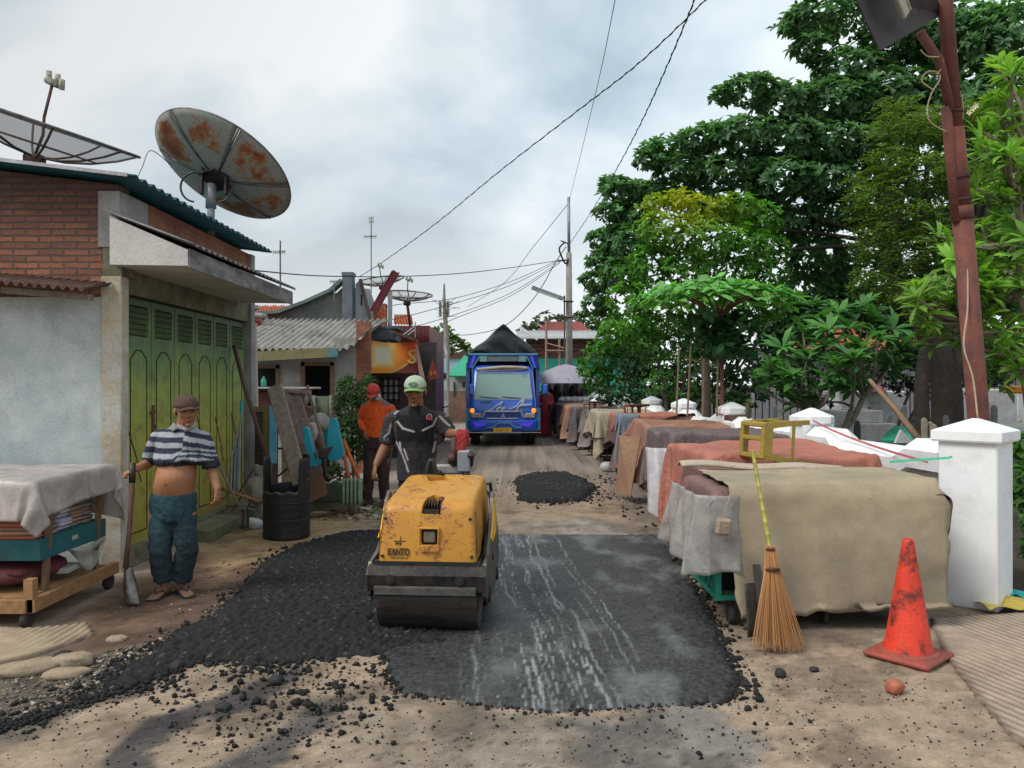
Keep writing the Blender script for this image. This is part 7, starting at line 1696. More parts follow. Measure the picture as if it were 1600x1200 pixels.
# umbrella stall
um = thing('market_umbrella', 'big grey-lilac market umbrella beside the truck', 'umbrella', (X_(884, 25), 25, 0)); uc = P(884, 569, 25)
b = MB(); nS = 8; vs = [uc]; fs = []
for i in (1, 2, 3, 4, 5):
    for k in range(nS*4):
        a = 6.283*k/(nS*4); sc_ = 1-.05*abs(math.sin(a*nS/2))*0-(.045*(1-abs(math.cos(a*nS/2)))) ; r = 1.15*i/5*sc_
        vs.append(uc+Vector((r*math.cos(a), r*math.sin(a), -.52*(i/5)**1.5-(.10 if i == 5 else 0))))
nk_ = nS*4; fs = [(0, 1+k, 1+(k+1) % nk_) for k in range(nk_)]+[(1+i*nk_+k, 1+i*nk_+(k+1) % nk_, 1+(i+1)*nk_+(k+1) % nk_, 1+(i+1)*nk_+k) for i in range(4) for k in range(nk_)]
b.add(vs, fs); b.build('canopy', clothmat('umb', (.33, .32, .38), (.26, .25, .31), .8, .15), um, True)
b = MB(); b.tube([uc, (uc.x, uc.y, 0)], .025, 8); b.build('pole', M['steel'], um)
b = MB()
for k in range(8): a = 6.283*k/8; b.tube([uc+Vector((0, 0, -.02)), uc+Vector((1.1*math.cos(a), 1.1*math.sin(a), -.50))], .008, 4)
b.build('rib_frame', M['dark_metal'], um)
# stall person + dark fill added for the shade under the umbrella
pg = Vector((X_(851, 23.5), 23.5, 0)); pp_ = thing('person', 'person in a long red robe and dark brown headscarf standing right of the truck', 'person', (0, 0, 0))
b = MB(); b.loft([ring((0, 0, z), rx, ry) for z, rx, ry in ((.03, .17, .15), (.5, .15, .13), (.85, .16, .13), (1.1, .15, .11), (1.3, .19, .11), (1.38, .08, .07), (1.42, .055, .055))]); 
for s in (-1, 1): b.tube([(s*.17, 0, 1.29), (s*.22, .02, 1.05), (s*.13, -.16, .98)], [.05, .045, .03], 10)
Mh = HM(Vector((0, 0, 1.52)), .3, .2, 0); head_parts(b, Mh)
body_mesh(pp_, b, (.2, .1, .06), Mh, tash=0, vox=.012)
b = MB(); b.loft([ring((0, 0, z), rx, ry) for z, rx, ry in ((.05, .24, .2), (.5, .2, .17), (.85, .19, .16), (1.1, .18, .14), (1.3, .21, .13), (1.38, .1, .09))])
for s in (-1, 1): b.tube([(s*.17, 0, 1.29), (s*.22, .02, 1.05), (s*.14, -.14, .98)], [.07, .065, .055], 10)
skin_obj(b, 'robe', clothmat('robe_red', (.30, .02, .04), (.2, .015, .03)), pp_, .014, 3, None, wrinkle(9, .015, 3))
b = MB(); b.ell(Mh @ Vector((0, .02, .0)), (.10, .11, .135), 16, 12); b.loft([ring((0, .02, z), rx, ry) for z, rx, ry in ((1.10, .17, .16), (1.3, .2, .15), (1.42, .10, .11))]); skin_obj(b, 'headscarf', clothmat('scarf_br', (.07, .04, .03)), pp_, .014, 3, None, wrinkle(9, .01, 9)); pp_.location = pg
sb = thing('stall_darkness', 'dark backdrop and rounded shapes added as the shade under the lilac umbrella', 'stall', (X_(895, 26), 26, 0))
b = MB(); b.grid(lambda u, v: (X_(856+90*u, 26.3), 26.3+.06*math.sin(u*40+v), 1.86*(1-v)+.02), 90, 6); b.build('shade_backdrop', clothmat('stall_shade', (.035, .035, .04)), sb, True, solid=.01)  # dark sheet added to make the deep shade below the umbrella
for k in range(9):
    b = MB(); x_ = X_(860+8.5*k, 25.6); b.ell((x_, 25.6, 1.25+.12*math.sin(k*2.1)), (.10, .08, .24), 10, 8); b.build('shade_fill', clothmat('hg%d' % (k % 4), [(.05, .05, .06), (.10, .05, .04), (.16, .16, .18), (.03, .05, .08)][k % 4]), sb, True)  # dark shapes added to fill out the shaded space
for k in range(5):
    b = MB(); x_ = X_(880+9*k, 24.2); b.ell((x_, 24.2, 1.12), (.16, .14, .12), 12, 8); tag(skin_obj(b, 'wrapped_bundle', sheer('bag_grey%d' % k, (.20+.04*k, .22+.03*k, .24+.03*k), .85, 1), None, .025, 2, None, wrinkle(9, .03, k)), ['leftmost', 'second', 'middle', 'fourth', 'rightmost'][k]+' grey plastic-wrapped bundle on the stall table by the umbrella', 'bundle', 'plastic wrapped bundles on the stall table')
# ================================================================ UTILITY POLE, LAMP, WIRES
Yp = 27.; up = thing('utility_pole', 'tall grey concrete utility pole with a fluorescent street lamp on its left', 'utility pole', (X_(889, Yp), Yp, 0))
b = MB(); b.tube([(X_(889.5, Yp), Yp, 0), P(889, 395, Yp)], [.14, .10], 14); b.build('shaft', M['concrete'], up, True)
b = MB(); b.tube([P(889, 398, Yp), P(888.5, 308, Yp)], .055, 10); b.build('top_mast', M['grey_metal'], up, True)
b = MB(); b.tube([P(882, 560, Yp-.2), P(882, 462, Yp-.2), P(879, 468, Yp-.2)], .03, 6); b.build('lamp_bracket', M['rust_sheet'], up)
b = MB(); b.bar(P(831, 449, Yp-.2), P(880, 467, Yp-.2), .22, .12); b.build('lamp_housing', M['grey_metal'], up); b = MB(); b.bar(P(838, 454.5, Yp-.28), P(872, 466.5, Yp-.28), .08, .05); b.build('lamp_tube', _cache['lamp_cream'], up)
b = MB()
for y_ in (471, 496): b.bar(P(880, y_, Yp-.1), P(896, y_, Yp-.1), .05)
b.bar(P(872, 408, Yp), P(888, 406, Yp), .05); b.bar(P(876, 376, Yp), P(890, 382, Yp), .04); b.build('cross_arm', M['dark_metal'], up)
def wire(label, pts, r, n=8, tw=False):
    cp = catmull(pts, n); b = MB(); b.tube(cp, r, 5)
    if tw:
        m_ = len(cp)*3; q2 = []
        for i in range(m_):
            t_ = i/(m_-1)*(len(cp)-1); k = min(int(t_), len(cp)-2); p = cp[k].lerp(cp[k+1], t_-k); a = i*1.1; q2.append(p+Vector((math.cos(a)*r[0]*1.3 if hasattr(r, '__len__') else math.cos(a)*r*1.3, 0, math.sin(a)*(r[0] if hasattr(r, '__len__') else r)*1.3)))
        b.tube(q2, r if not hasattr(r, '__len__') else r[0], 4)
    return tag(b.build('overhead_cable', M['cable'], None, True), label, 'cable')
wire('thick twisted black cable running from the utility pole up over the camera', [P(890, 381, 27), P(918, 340, 23), P(960, 270, 17), P(1000, 195, 13), P(1040, 108, 10.5), P(1085, 0, 8.8), P(1105, -60, 8)], .0075, 10, True)
wire('twisted cable from the grey gable roof across the sky to the top right', [P(562, 432, 17), P(600, 408, 15), P(680, 350, 12.5), P(780, 268, 10.5), P(900, 175, 9), P(1000, 97, 8), P(1102, 0, 7.2), P(1150, -50, 6.8)], .0052, 10, True)
wire('thin straight wire from the pole top upward to the sky edge', [P(889, 315, 27), P(915, 210, 18), P(940, 105, 13), P(962, -5, 10)], .006)
wire('thin wire sagging from the utility pole leftward past the canopy', [P(874, 407, 27), P(800, 418, 24), P(720, 427, 21), P(620, 432, 18), P(500, 431, 15), P(380, 421, 11)], .011)
for k, (a, e_, m_) in enumerate(((405, 494, 460), (407, 511, 468), (409, 525, 486), (411, 540, 492))):
    wire(['uppermost', 'second', 'third', 'lowest'][k]+' of the four thin wires fanning from the pole to the tiled roofs', [P(875, a, 27), P(800, a+(m_-a)*.62, 25), P(710, m_+6, 22), P(620+3*k, e_-18+4*k, 19), P(585, e_-8, 18)], .009)
wire('cable dropping from the pole behind the truck to the far houses', [P(885, 385, 27), P(868, 410, 28), P(835, 465, 30), P(790, 508, 33), P(740, 522, 36), P(700, 524, 40)], .016)
wire('faint wire from the pole top down to the roofs on the left', [P(888, 318, 27), P(830, 390, 32), P(790, 440, 38), P(730, 480, 45)], .012)
b = MB(); b.tube(catmull([P(883, 378, 27), P(874, 388, 26.9), P(878, 402, 26.9), P(884, 412, 26.9), P(888, 404, 26.9)], 5), .03, 6); tag(b.build('cable_coil', M['cable'], None, True), 'knot of black cables hanging at the utility pole top', 'cable coil')
# ================================================================ JUNK along the left
b = MB(); b.tube([P(401, 668, 10.6), P(398, 505, 10.6)], .028, 10); b.tube([P(402, 740, 10.6), P(401, 668, 10.6)], .028, 10); tag(b.build('pipe_post', mat('pipe_cream', (.5, .5, .42), (.42, .42, .36), dirt=.25)), 'thin cream vertical pipe standing behind the brick pier', 'pipe')
b = MB(); b.tube([P(366, 540, 9.4), P(381, 600, 9.2), P(421, 726, 8.9)], [.028, .027, .025], 10); tag(b.build('wooden_pole', mat('pole_brown', (.13, .07, .055), (.08, .045, .04), s=10, stretch=(3, 3, .5)), None, True), 'long dark wooden pole leaning from the shop corner to the drum', 'pole')
for k, (x0_, y0_, x1_, y1_) in enumerate(((360, 780, 367, 600), (366, 778, 370, 596), (371, 772, 373, 640))):
    b = MB(); b.tube([P(x0_, y0_, 9.3+.12*k), P(x1_, y1_, 9.75)], .014, 8); tag(b.build('metal_rod', M['grey_metal']), ['leftmost', 'middle', 'rightmost'][k]+' of three grey rods leaning on the door edge', 'rod', 'grey rods leaning by the green door')
t = thing('mop_handle', 'slim grey handle with a turquoise top leaning beside the grey rods', 'handle', P(373, 772, 9.3))
b = MB(); b.tube([P(373, 770, 9.3), P(376.5, 640, 9.6)], .012, 8); b.build('stick', M['grey_metal'], t); b = MB(); b.tube([P(376.5, 646, 9.58), P(377, 625, 9.62)], .018, 8); b.build('grip', M['turq'], t)
b = MB(); b.b2((X_(376, 10.1), 10.1, 0), (X_(420, 10.1), 10.5, Z_(642, 10.1))); b.b2((X_(364, 10.4), 10.4, 0), (X_(420, 10.4), 10.8, Z_(640, 10.4))); tag(b.build('brick_pier', M['brick_dark']), 'low dark sooty brick wall behind the tools', 'wall')
t = thing('sheet_frame', 'olive metal door frame with a bright blue stripe standing by the dark brick wall', 'door frame', P(415, 760, 9.4))
b = MB(); b.bar(P(423, 760, 9.5), P(425, 640, 9.5), .012, .07, (0, -1, 0)); b.b2((X_(396, 9.5), 9.46, Z_(643, 9.5)), (X_(422, 9.5), 9.5, Z_(635, 9.5))); b.b2((X_(413, 9.5), 9.46, Z_(760, 9.5)), (X_(422, 9.5), 9.5, Z_(643, 9.5))); b.build('frame', mat('olive', (.22, .19, .06), (.15, .13, .05)), t)
b = MB(); b.b2((X_(421, 9.4), 9.40, Z_(724, 9.4)), (X_(431, 9.4), 9.44, Z_(634, 9.4))); b.build('blue_board', mat('skyblue', (.08, .38, .65), (.20, .52, .70), s=7, dirt=.1), t)
# fence with boxes
b = MB(); b.b2((X_(440, 12), 12, 0), (X_(492, 12), 12.25, Z_(652, 12))); b.b2((X_(442, 12), 11.95, Z_(652, 12)), (X_(494, 12), 12.3, Z_(636, 12))); tag(b.build('garden_wall', M['brick_moss']), 'low mossy block wall with a flat coping in front of the grey house', 'wall')
b = MB(); b.b2((X_(352, 11.5), 11.5, Z_(636, 11.5)), (X_(402, 11.5), 11.9, Z_(608, 11.5)), .02); tag(b.build('crate', mat('crate_or', (.50, .12, .06), (.4, .1, .05), rough=.6)), 'orange-red plastic crate on the wall behind the pipe', 'crate')
b = MB(); b.b2((X_(402, 11.6), 11.6, Z_(638, 11.6)), (X_(470, 11.6), 12.0, Z_(612, 11.6)), .02); tag(b.build('crate', mat('crate_pk', (.34, .14, .15), (.24, .1, .11), s=9)), 'dusty pink stall box behind the leaning boards', 'box')
b = MB(); b.b2((X_(372, 11.4), 11.4, Z_(608, 11.4)), (X_(486, 11.4), 12.0, Z_(605, 11.4)), .005); tag(b.build('shelf_top', mat('shelf_w', (.48, .45, .40), (.35, .33, .3), dirt=.5)), 'pale worn tabletop lying over the crates', 'table top')
for k, (px, c) in enumerate(((412, (.05, .35, .25)), (462, (.3, .35, .36)), (470, (.06, .12, .10)), (478, (.35, .3, .25)))):
    b = MB(); q_ = P(px, 604 if px < 450 else 630, 11.6); b.lathe([(.03, 0), (.04, .01), (.04, .10), (.015, .13), (.015, .16)], q_, 12); tag(b.build('bottle', mat('bot%d' % k, c, rough=.3), None, True), ['green bottle lying near the pipe on the pale tabletop', 'pale bottle on the mossy wall', 'dark green bottle on the mossy wall', 'brownish bottle at the right end of the mossy wall'][k], 'bottle')
t = thing('gate_panel', 'green faded gate panel with pale posts beside the bush', 'gate', P(505, 700, 12.2))
b = MB(); b.b2((X_(494, 12.2), 12.2, Z_(672, 12.2)), (X_(512, 12.2), 12.23, Z_(619, 12.2))); b.build('panel', mat('faded_green', (.14, .22, .13), (.20, .23, .15), s=5, dirt=.6), t)
for px in (489, 514.5): b = MB(); b.b2((X_(px, 12.2), 12.16, Z_(680, 12.2)), (X_(px+4, 12.2), 12.24, Z_(618, 12.2))); b.build('post', mat('post_pale', (.45, .44, .38), (.3, .3, .26), dirt=.5), t)
# drum
dg = Vector((X_(448, 8.15), 8.15, 0)); t = thing('cut_drum', 'black tar-coated oil drum with its side cut away and tall lobes at the back', 'drum', dg)
b = MB(); rD = .235
def dz_(a):
    d = math.degrees(a) % 360
    if 205 <= d <= 318: return .49+.01*math.sin(d*.2)
    if 150 <= d < 205: return .84-.0*d if d < 192 else .66
    if d < 150: return .55 if (60 < d < 150) else .86
    return .84 if 322 < d < 350 else .80
b.grid(lambda u, v: dg+Vector((rD*math.cos(u*6.283)*(1+.01*math.sin(v*40)), rD*math.sin(u*6.283)*(1+.01*math.sin(v*40)), dz_(u*6.283)*v)), 96, 20)
b.build('drum_shell', M['black'], t, True, solid=.012)
b = MB(); b.tube([dg+Vector(((rD+.003)*math.cos(R(a)), (rD+.003)*math.sin(R(a)), dz_(R(a))+.004)) for a in range(206, 318, 6)], .006, 5); b.build('bare_rim', M['steel'], t)
for z_ in (.2, .38): b = MB(); b.tube([dg+Vector(((rD+.004)*math.cos(a), (rD+.004)*math.sin(a), z_)) for a in np.linspace(0, 6.283, 40)], .009, 6, False); b.build('hoop', M['black'], t)
b = MB(); b.lathe([(0, .08), (.22, .08)], dg, 24); b.build('tar', M['void'], t)
b = MB(); b.bar(P(470, 756, 8.1), P(429, 603, 8.6), .17, .05, (0, -1, 0), .01); tag(b.build('old_plank', M['wood_old']), 'thick weathered grey plank standing diagonally in the black drum', 'plank')
t = thing('window_frame', 'old brown timber window frame leaning behind the plank', 'window frame', P(470, 700, 9.0))
b = MB()
A0, A1 = P(486, 740, 8.9), P(447, 612, 9.1); b.bar(A0, A1, .05, .04, (0, -1, 0)); B0, B1 = P(478, 740, 8.9), P(436, 608, 9.1); b.bar(P(500, 740, 8.95), P(466, 618, 9.15), .06, .04, (0, -1, 0))
for k in (.15, .4, .68, .95): b.bar(A0.lerp(A1, k), P(500, 740, 8.95).lerp(P(466, 618, 9.15), k), .04, .035, (0, -1, 0))
b.bar(P(434, 610, 9.1), P(487, 613, 9.2), .035, .11, (0, -1, 0)); b.build('frame', mat('wood_mauve', (.24, .17, .15), (.15, .10, .09), s=9, dirt=.4), t)
b = MB(); b.add([A0, A1, P(466, 618, 9.15), P(500, 740, 8.95)], [(0, 1, 2, 3)]); b.build('pane', mat('pane_dark', (.07, .05, .055), rough=.3), t)
b = MB(); b.bar(P(480, 602, 9.4), P(510, 712, 9.4), .03, .03); tag(b.build('lath', M['wood_old']), 'thin brown lath leaning over the window frame', 'lath')
b = MB(); b.bar(P(468, 680, 9.6), P(496, 780, 9.2), .28, .02, (0, -1, 0)); tag(b.build('board', mat('board_rd', (.23, .10, .075), (.15, .07, .055), s=6, stretch=(4, 1, .6)), None), 'reddish brown board leaning behind the blue panels', 'board')
def bagshape(name, px, py, Y, r, c, label, seed, cat='sack'):
    b = MB(); b.ell(P(px, py, Y), r, 20, 14); rs = seed
    return tag(skin_obj(b, name, clothmat(name+str(seed), c), None, .012, 1, None, wrinkle(8, .045, seed)), label, cat)
bagshape('sack', 474, 668, 9.8, (.12, .11, .10), (.62, .62, .60), 'white sack on top of the junk heap', 21)
bagshape('sack', 489, 676, 9.6, (.09, .1, .12), (.5, .46, .42), 'cream sack hanging left of the blue panels', 22)
bagshape('sack', 507, 690, 9.6, (.10, .09, .13), (.25, .16, .17), 'mauve rag sack between the two turquoise panels', 23)
b = MB(); Mx = Matrix.Rotation(R(60), 3, 'Y') @ Matrix.Rotation(R(20), 3, 'X'); b.lathe([(.0, .12), (.10, .12), (.12, .08), (.13, -.12), (.11, -.12), (.09, .05)], P(497, 662, 9.8), 20, Mx); tag(b.build('bucket', M['concrete'], None, True), 'grey concrete-caked bucket tipped on the heap', 'bucket')
def panel(pp, Y, label):
    b = MB(); v = [P(x, y, Y) for x, y in pp]; n = len(v); b.add(v+[q_+Vector((.01, .045, 0)) for q_ in v], [tuple(range(n)), tuple(range(2*n-1, n-1, -1))]+[(k, k+n, (k+1) % n+n, (k+1) % n) for k in range(n)])
    return tag(b.build('seat_panel', M['turq'], None), label, 'panel', 'turquoise seat side panels')
def cr(pp, n=4): return [(v.x, v.y) for v in catmull([(x, y, 0) for x, y in pp], n)]
panel(cr([(472, 669), (477, 667), (482, 674), (488, 700), (493, 715), (503, 719), (504, 722), (497, 727), (487, 729), (482, 720), (477, 700)]), 8.7, 'left turquoise L-shaped panel standing in the junk')
panel(cr([(515, 656), (520, 653), (525, 657), (529, 675), (535, 700), (535, 713), (525, 719), (514, 719), (511, 700), (512, 675)]), 9.0, 'right turquoise panel with a rounded top, beside the green-handled shovel')
b = MB(); b.bar(P(509, 672, 9.15), P(516, 712, 9.15), .07, .02, (0, -1, 0)); tag(b.build('slat_panel', mat('turq_dk', (.02, .17, .2), (.02, .12, .15))), 'darker teal slat just left of the right turquoise panel', 'slat')
t = thing('hopper', 'black metal hopper pan propped in front of the turquoise panels', 'hopper', P(508, 730, 8.6))
b = MB(); v = [P(494, 704, 8.6), P(521, 697, 8.6), P(521, 697, 8.85), P(494, 704, 8.85), P(502, 715, 8.65), P(511, 714, 8.65), P(511, 714, 8.75), P(502, 715, 8.75)]; b.add(v, [(0, 1, 5, 4), (1, 2, 6, 5), (2, 3, 7, 6), (3, 0, 4, 7), (4, 5, 6, 7)]); b.build('pan', mat('pan_dk', (.08, .08, .075), (.05, .05, .05)), t, solid=.006)
b = MB(); b.tube(catmull([P(507, 714, 8.7), P(507, 728, 8.7), P(510, 742, 8.7), P(518, 750, 8.7)], 4), .03, 8); b.build('stem', M['dark_metal'], t, True)
# bicycle
def bicycle(c, rz):
    t = thing('bicycle', 'old rusty bicycle, rear half seen, leaning by the oleander bush', 'bicycle')
    for x_ in (-.5, .5):
        b = MB(); b.tube([(x_+.33*math.cos(a), 0, .33+.33*math.sin(a)) for a in np.linspace(0, 6.283, 36)], .018, 7, False); w_ = b.build('wheel', mat('tyre_tan', (.13, .10, .075), (.07, .055, .045), s=12), t, True)
        b = MB(); 
        for k in range(14): a = k/14*6.283; b.tube([(x_, random.uniform(-.02, .02), .33), (x_+.32*math.cos(a), 0, .33+.32*math.sin(a))], .0022, 4)
        b.build('spokes', M['steel'], w_)
    b = MB(); F_ = [((-.5, 0, .33), (-.12, 0, .30)), ((-.12, 0, .30), (-.22, 0, .78)), ((-.5, 0, .33), (-.20, 0, .68)), ((-.12, 0, .30), (.33, 0, .68)), ((-.21, 0, .72), (.33, 0, .76)), ((.33, 0, .82), (.5, 0, .33))]
    for p, q_ in F_: b.tube([p, q_], .014, 8)
    b.tube([(.30, -.25, .90), (.33, 0, .86), (.30, .25, .90)], .011, 6); b.build('frame', M['rust_pole'], t, True)
    b = MB(); b.ell((-.24, 0, .83), (.12, .07, .03)); b.build('saddle', M['black'], t, True)
    t.location = c; t.rotation_euler = (R(-10), 0, rz)
g_ = G(540, 752); bicycle(Vector((g_.x-.42, 10.6, 0)), R(-8))
# orange-handled digging tool with green grip
t = thing('post_digger', 'two-legged digging tool with orange shafts and a green grip', 'digging tool', P(545, 780, 9.5))
b = MB(); b.tube([P(535, 690, 9.6), P(545, 752, 9.4)], .022, 8); b.tube([P(537, 688, 9.6), P(562, 752, 9.4)], .024, 8); b.build('shaft', mat('shaft_orange', (.55, .13, .03), (.4, .10, .03), s=14, dirt=.3), t, True)
b = MB(); b.tube([P(535, 692, 9.6), P(531, 680, 9.6), P(539, 680, 9.6), P(537, 692, 9.6)], .018, 8); b.bar(P(529, 679, 9.6), P(540, 679, 9.6), .04); b.build('grip', mat('grip_green', (.12, .28, .08)), t)
b = MB()
for x0_, x1_ in ((545, 547), (562, 566)): b.bar(P(x0_, 752, 9.4), P(x1_, 768, 9.35), .09, .012, (0, -1, 0))
b.build('blades', M['dark_metal'], t)
# planter
t = thing('planter_box', 'faded green concrete planter trough with weeds', 'planter', P(525, 785, 9.6))
b = MB()
b.grid(lambda u, v: P(487+78*u, 752+2.5*math.sin(u*22)*(v > .9)+33*(1-v), 9.8-.5*u)+Vector((0, -.05*v, 0)), 60, 6); b.build('trough_front', mat('planter', (.12, .20, .16), (.18, .21, .15), s=5, dirt=.6, bs=.5), t, True, solid=.03)
b = MB(); b.b2((X_(488, 9.9), 9.75, .02), (X_(560, 9.9), 10.2, .30)); b.build('soil', M['concrete_mossy'], t)
b = MB(); b.grid(lambda u, v: P(536+29*u, 748+40*(1-v), 9.25)+Vector((0, -.04*math.sin(u*30), 0)), 50, 6); b.build('ribbed_pot', mat('planter_lt', (.24, .34, .22), (.15, .22, .14), s=6, dirt=.6), t, True, solid=.02)
# hammer, rods, shovels by the steps
t = thing('sledgehammer', 'rusty sledgehammer lying on the sand right of the drum', 'hammer', G(520, 808))
b = MB(); b.tube([G(482, 812)+Vector((0, 0, .03)), G(549, 803)+Vector((0, 0, .05))], .018, 8); b.build('handle', mat('rusty_br', (.13, .06, .05)), t, True); b = MB(); b.tube([G(549, 811)+Vector((0, 0, .05)), G(549, 811)+Vector((0, .0, .19))], .035, 10); b.build('head', M['rust_sheet'], t, True)
t = thing('spade', 'upright worn spade standing against the step left of the drum', 'spade', G(383, 826))
b = MB(); b.tube([P(335, 708, 8.6), P(350, 742, 8.45), P(377, 798, 8.3)], .016, 8); b.build('shaft', M['wood_old'], t, True)
b = MB(); b.grid(lambda u, v: P(376+13*u, 792+34*v, 8.3)+Vector((0, .04*math.sin(u*3.1), 0)), 8, 6); b.build('blade', M['steel'], t, True, solid=.005)
b = MB(); b.tube([P(342, 762, 8.8), P(406, 784, 8.6)], .020, 8); tag(b.build('wooden_shaft', M['wood_orange'], None, True), 'orange-brown wooden shaft lying across the tools', 'wooden shaft')
for k, q_ in enumerate(((372, 772, 398, 730), (362, 800, 380, 770), (384, 800, 395, 776), (352, 790, 400, 792))):
    b = MB(); b.tube([P(q_[0], q_[1], 9.0), P(q_[2], q_[3], 9.1)], .010, 6); tag(b.build('iron_rod', M['rust_sheet']), ['thin reddish rod crossing behind the spade', 'short iron rod at the left of the tool pile', 'short iron rod right of the spade blade', 'horizontal iron rod low in the tool pile'][k], 'iron rod')
b = MB(); b.b2((X_(398, 9), 9.0, 0), (X_(412, 9), 9.05, Z_(728, 9.))); tag(skin_obj(b, 'cement_sack', clothmat('cem', (.30, .29, .26)), None, .02, 2, None, wrinkle(7, .05, 3)), 'grey cement sack standing behind the drum', 'sack')
bagshape('stone_heap', 402, 765, 9.0, (.12, .1, .16), (.28, .25, .21), 'heap of pale rubble behind the drum', 31, 'rubble')
g_ = G(396, 826); b = MB(); b.ell(g_+Vector((0, 0, .05)), (.11, .08, .06), 14, 8); tag(skin_obj(b, 'paper_bag', mat('bag_white', (.62, .66, .68), (.5, .54, .56), dirt=.15), None, .01, 1, None, wrinkle(12, .03, 4)), 'crumpled white bag on the sand left of the drum', 'bag')
# debris on the ground between drum and orange man
dl = [('corrugated_card', (555, 795), (.16, .10, .02), (.32, .24, .14), 'tan cardboard scrap lying near the boots of the man in orange'), ('plastic_scrap', (572, 797), (.13, .09, .02), (.55, .57, .56), 'white plastic scrap beside the brown boot'), ('plaster_chunk', (500, 806), (.20, .06, .04), (.42, .38, .28), 'long pale broken plaster piece in the debris'),
      ('plaster_chunk', (520, 793), (.10, .08, .05), (.38, .34, .26), 'small pale plaster chunk in the debris'), ('wood_scrap', (508, 790), (.3, .05, .04), (.2, .12, .08), 'brown wood scrap in the debris right of the drum'), ('board_scrap', (519, 785), (.14, .02, .10), (.42, .28, .15), 'tan board scrap standing in the debris'), ('plastic_scrap', (560, 807), (.18, .05, .015), (.45, .46, .44), 'flat whitish plastic strip on the sand right of the hammer')]
for i, (nm, (px, py), d_, c, lab) in enumerate(dl):
    b = MB(); q_ = G(px, py); b.box((q_.x, q_.y, d_[2]/2+.01), d_, (.1*math.sin(i*3), .08, i*1.3 if i != 5 else .3), .01); tag(b.build(nm, mat('deb%d' % i, c, s=14, dirt=.4, bs=.5)), lab, nm.split('_')[-1])
P2 = []; S2 = []; C2 = []
for p in spread([(485, 815), (490, 780), (600, 780), (600, 812)], 500): P2.append((*p, 0)); S2.append(.008+.03*random.random()**3); C2.append(random.choice([(.3, .28, .22), (.2, .16, .12), (.12, .14, .06), (.4, .38, .34), (.15, .09, .06)]))
tag(scatter('rubble', P2, S2, C2, vmat('pebble'), .6, .2), 'small rubble and litter strewn right of the drum', 'rubble', kind='stuff')
# ================================================================ FOLIAGE
def leafset(pos, d, nrm, L, Wd, cols, big=False):
    """arrays -> leaf quads (two triangles folded on the midrib) or six-sided leaves"""
    d = d/np.linalg.norm(d, axis=1, keepdims=True); s = np.cross(d, nrm); s /= np.linalg.norm(s, axis=1, keepdims=True)+1e-9; n = np.cross(s, d)
    L = L[:, None]; Wd = Wd[:, None]
    if not big:
        V = np.stack([pos, pos+d*L*.55-s*Wd*.5+n*Wd*.15, pos+d*L-n*L*.18, pos+d*L*.55+s*Wd*.5+n*Wd*.15], 1); F_ = np.array([[0, 1, 2], [0, 2, 3]]); k = 4
    else:
        V = np.stack([pos, pos+d*L*.35-s*Wd*.36+n*Wd*.1, pos+d*L*.7-s*Wd*.42+n*Wd*.06-n*L*.04, pos+d*L-n*L*.2, pos+d*L*.7+s*Wd*.42+n*Wd*.06-n*L*.04, pos+d*L*.35+s*Wd*.36+n*Wd*.1], 1)
        F_ = np.array([[0, 1, 5], [1, 2, 5], [2, 4, 5], [2, 3, 4]]); k = 6
    N_ = len(pos); Fc = (F_[None]+(np.arange(N_)*k)[:, None, None]).reshape(-1, 3)
    return V.reshape(-1, 3), Fc, np.repeat(cols, k, 0)
def rosettes(cen, axis, nl, L, Wd, c0, c1, open_=.9, big=False, jit=.2, shade=None):
    n = len(cen); cen = np.repeat(cen, nl, 0); ax = np.repeat(axis, nl, 0); ax /= np.linalg.norm(ax, axis=1, keepdims=True)
    r = np.cross(ax, np.array([.3, .2, 1.])+0*ax); r /= np.linalg.norm(r, axis=1, keepdims=True)+1e-9; q = np.cross(ax, r)
    a = RS.uniform(0, 6.283, len(cen)); o = open_*(1+RS.uniform(-.35, .25, len(cen)))
    d = r*np.cos(a)[:, None]*np.sin(o)[:, None]+q*np.sin(a)[:, None]*np.sin(o)[:, None]+ax*np.cos(o)[:, None]; d[:, 2] -= .12
    Ls = L*(1+RS.uniform(-.35, .3, len(cen))); Ws = Wd*(1+RS.uniform(-.3, .3, len(cen)))
    t = RS.uniform(0, 1, (len(cen), 1)); cl_ = np.array(c0)*(1-t)+np.array(c1)*t; cl_ = cl_*np.repeat(RS.uniform(.7, 1.3, (n, 1)), nl, 0)
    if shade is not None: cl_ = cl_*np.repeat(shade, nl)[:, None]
    return leafset(cen+RS.normal(0, L*.08*jit*5, cen.shape)*.3, d, ax+RS.normal(0, .2, ax.shape), Ls, Ws, cl_, big)
def blobpts(blobs, dens):
    """random points in the outer part of each blob with outward directions"""
    Ps, As, Sh = [], [], []
    for (c, r) in blobs:
        n = max(4, int(dens*(r[0]*r[1]+r[1]*r[2]+r[0]*r[2])))
        v = RS.normal(size=(n, 3)); v /= np.linalg.norm(v, axis=1, keepdims=True); k = RS.uniform(.35, 1, (n, 1))**.5
        k = k*(1+.22*(fbm(v[:, 0]*3+c[0], v[:, 2]*3+v[:, 1]*2, 1.2, 3, 5)-.5)[:, None]*2)
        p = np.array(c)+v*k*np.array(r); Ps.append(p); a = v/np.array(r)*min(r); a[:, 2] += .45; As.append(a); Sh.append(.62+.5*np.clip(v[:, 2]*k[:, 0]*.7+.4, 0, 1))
    return np.concatenate(Ps), np.concatenate(As), np.concatenate(Sh)
def PB_(px, py, Y, rx, rz_, ry=None):
    k = Y/F; return (tuple(P(px, py, Y)), (rx*k, (ry if ry else rx*.8)*k, rz_*k))
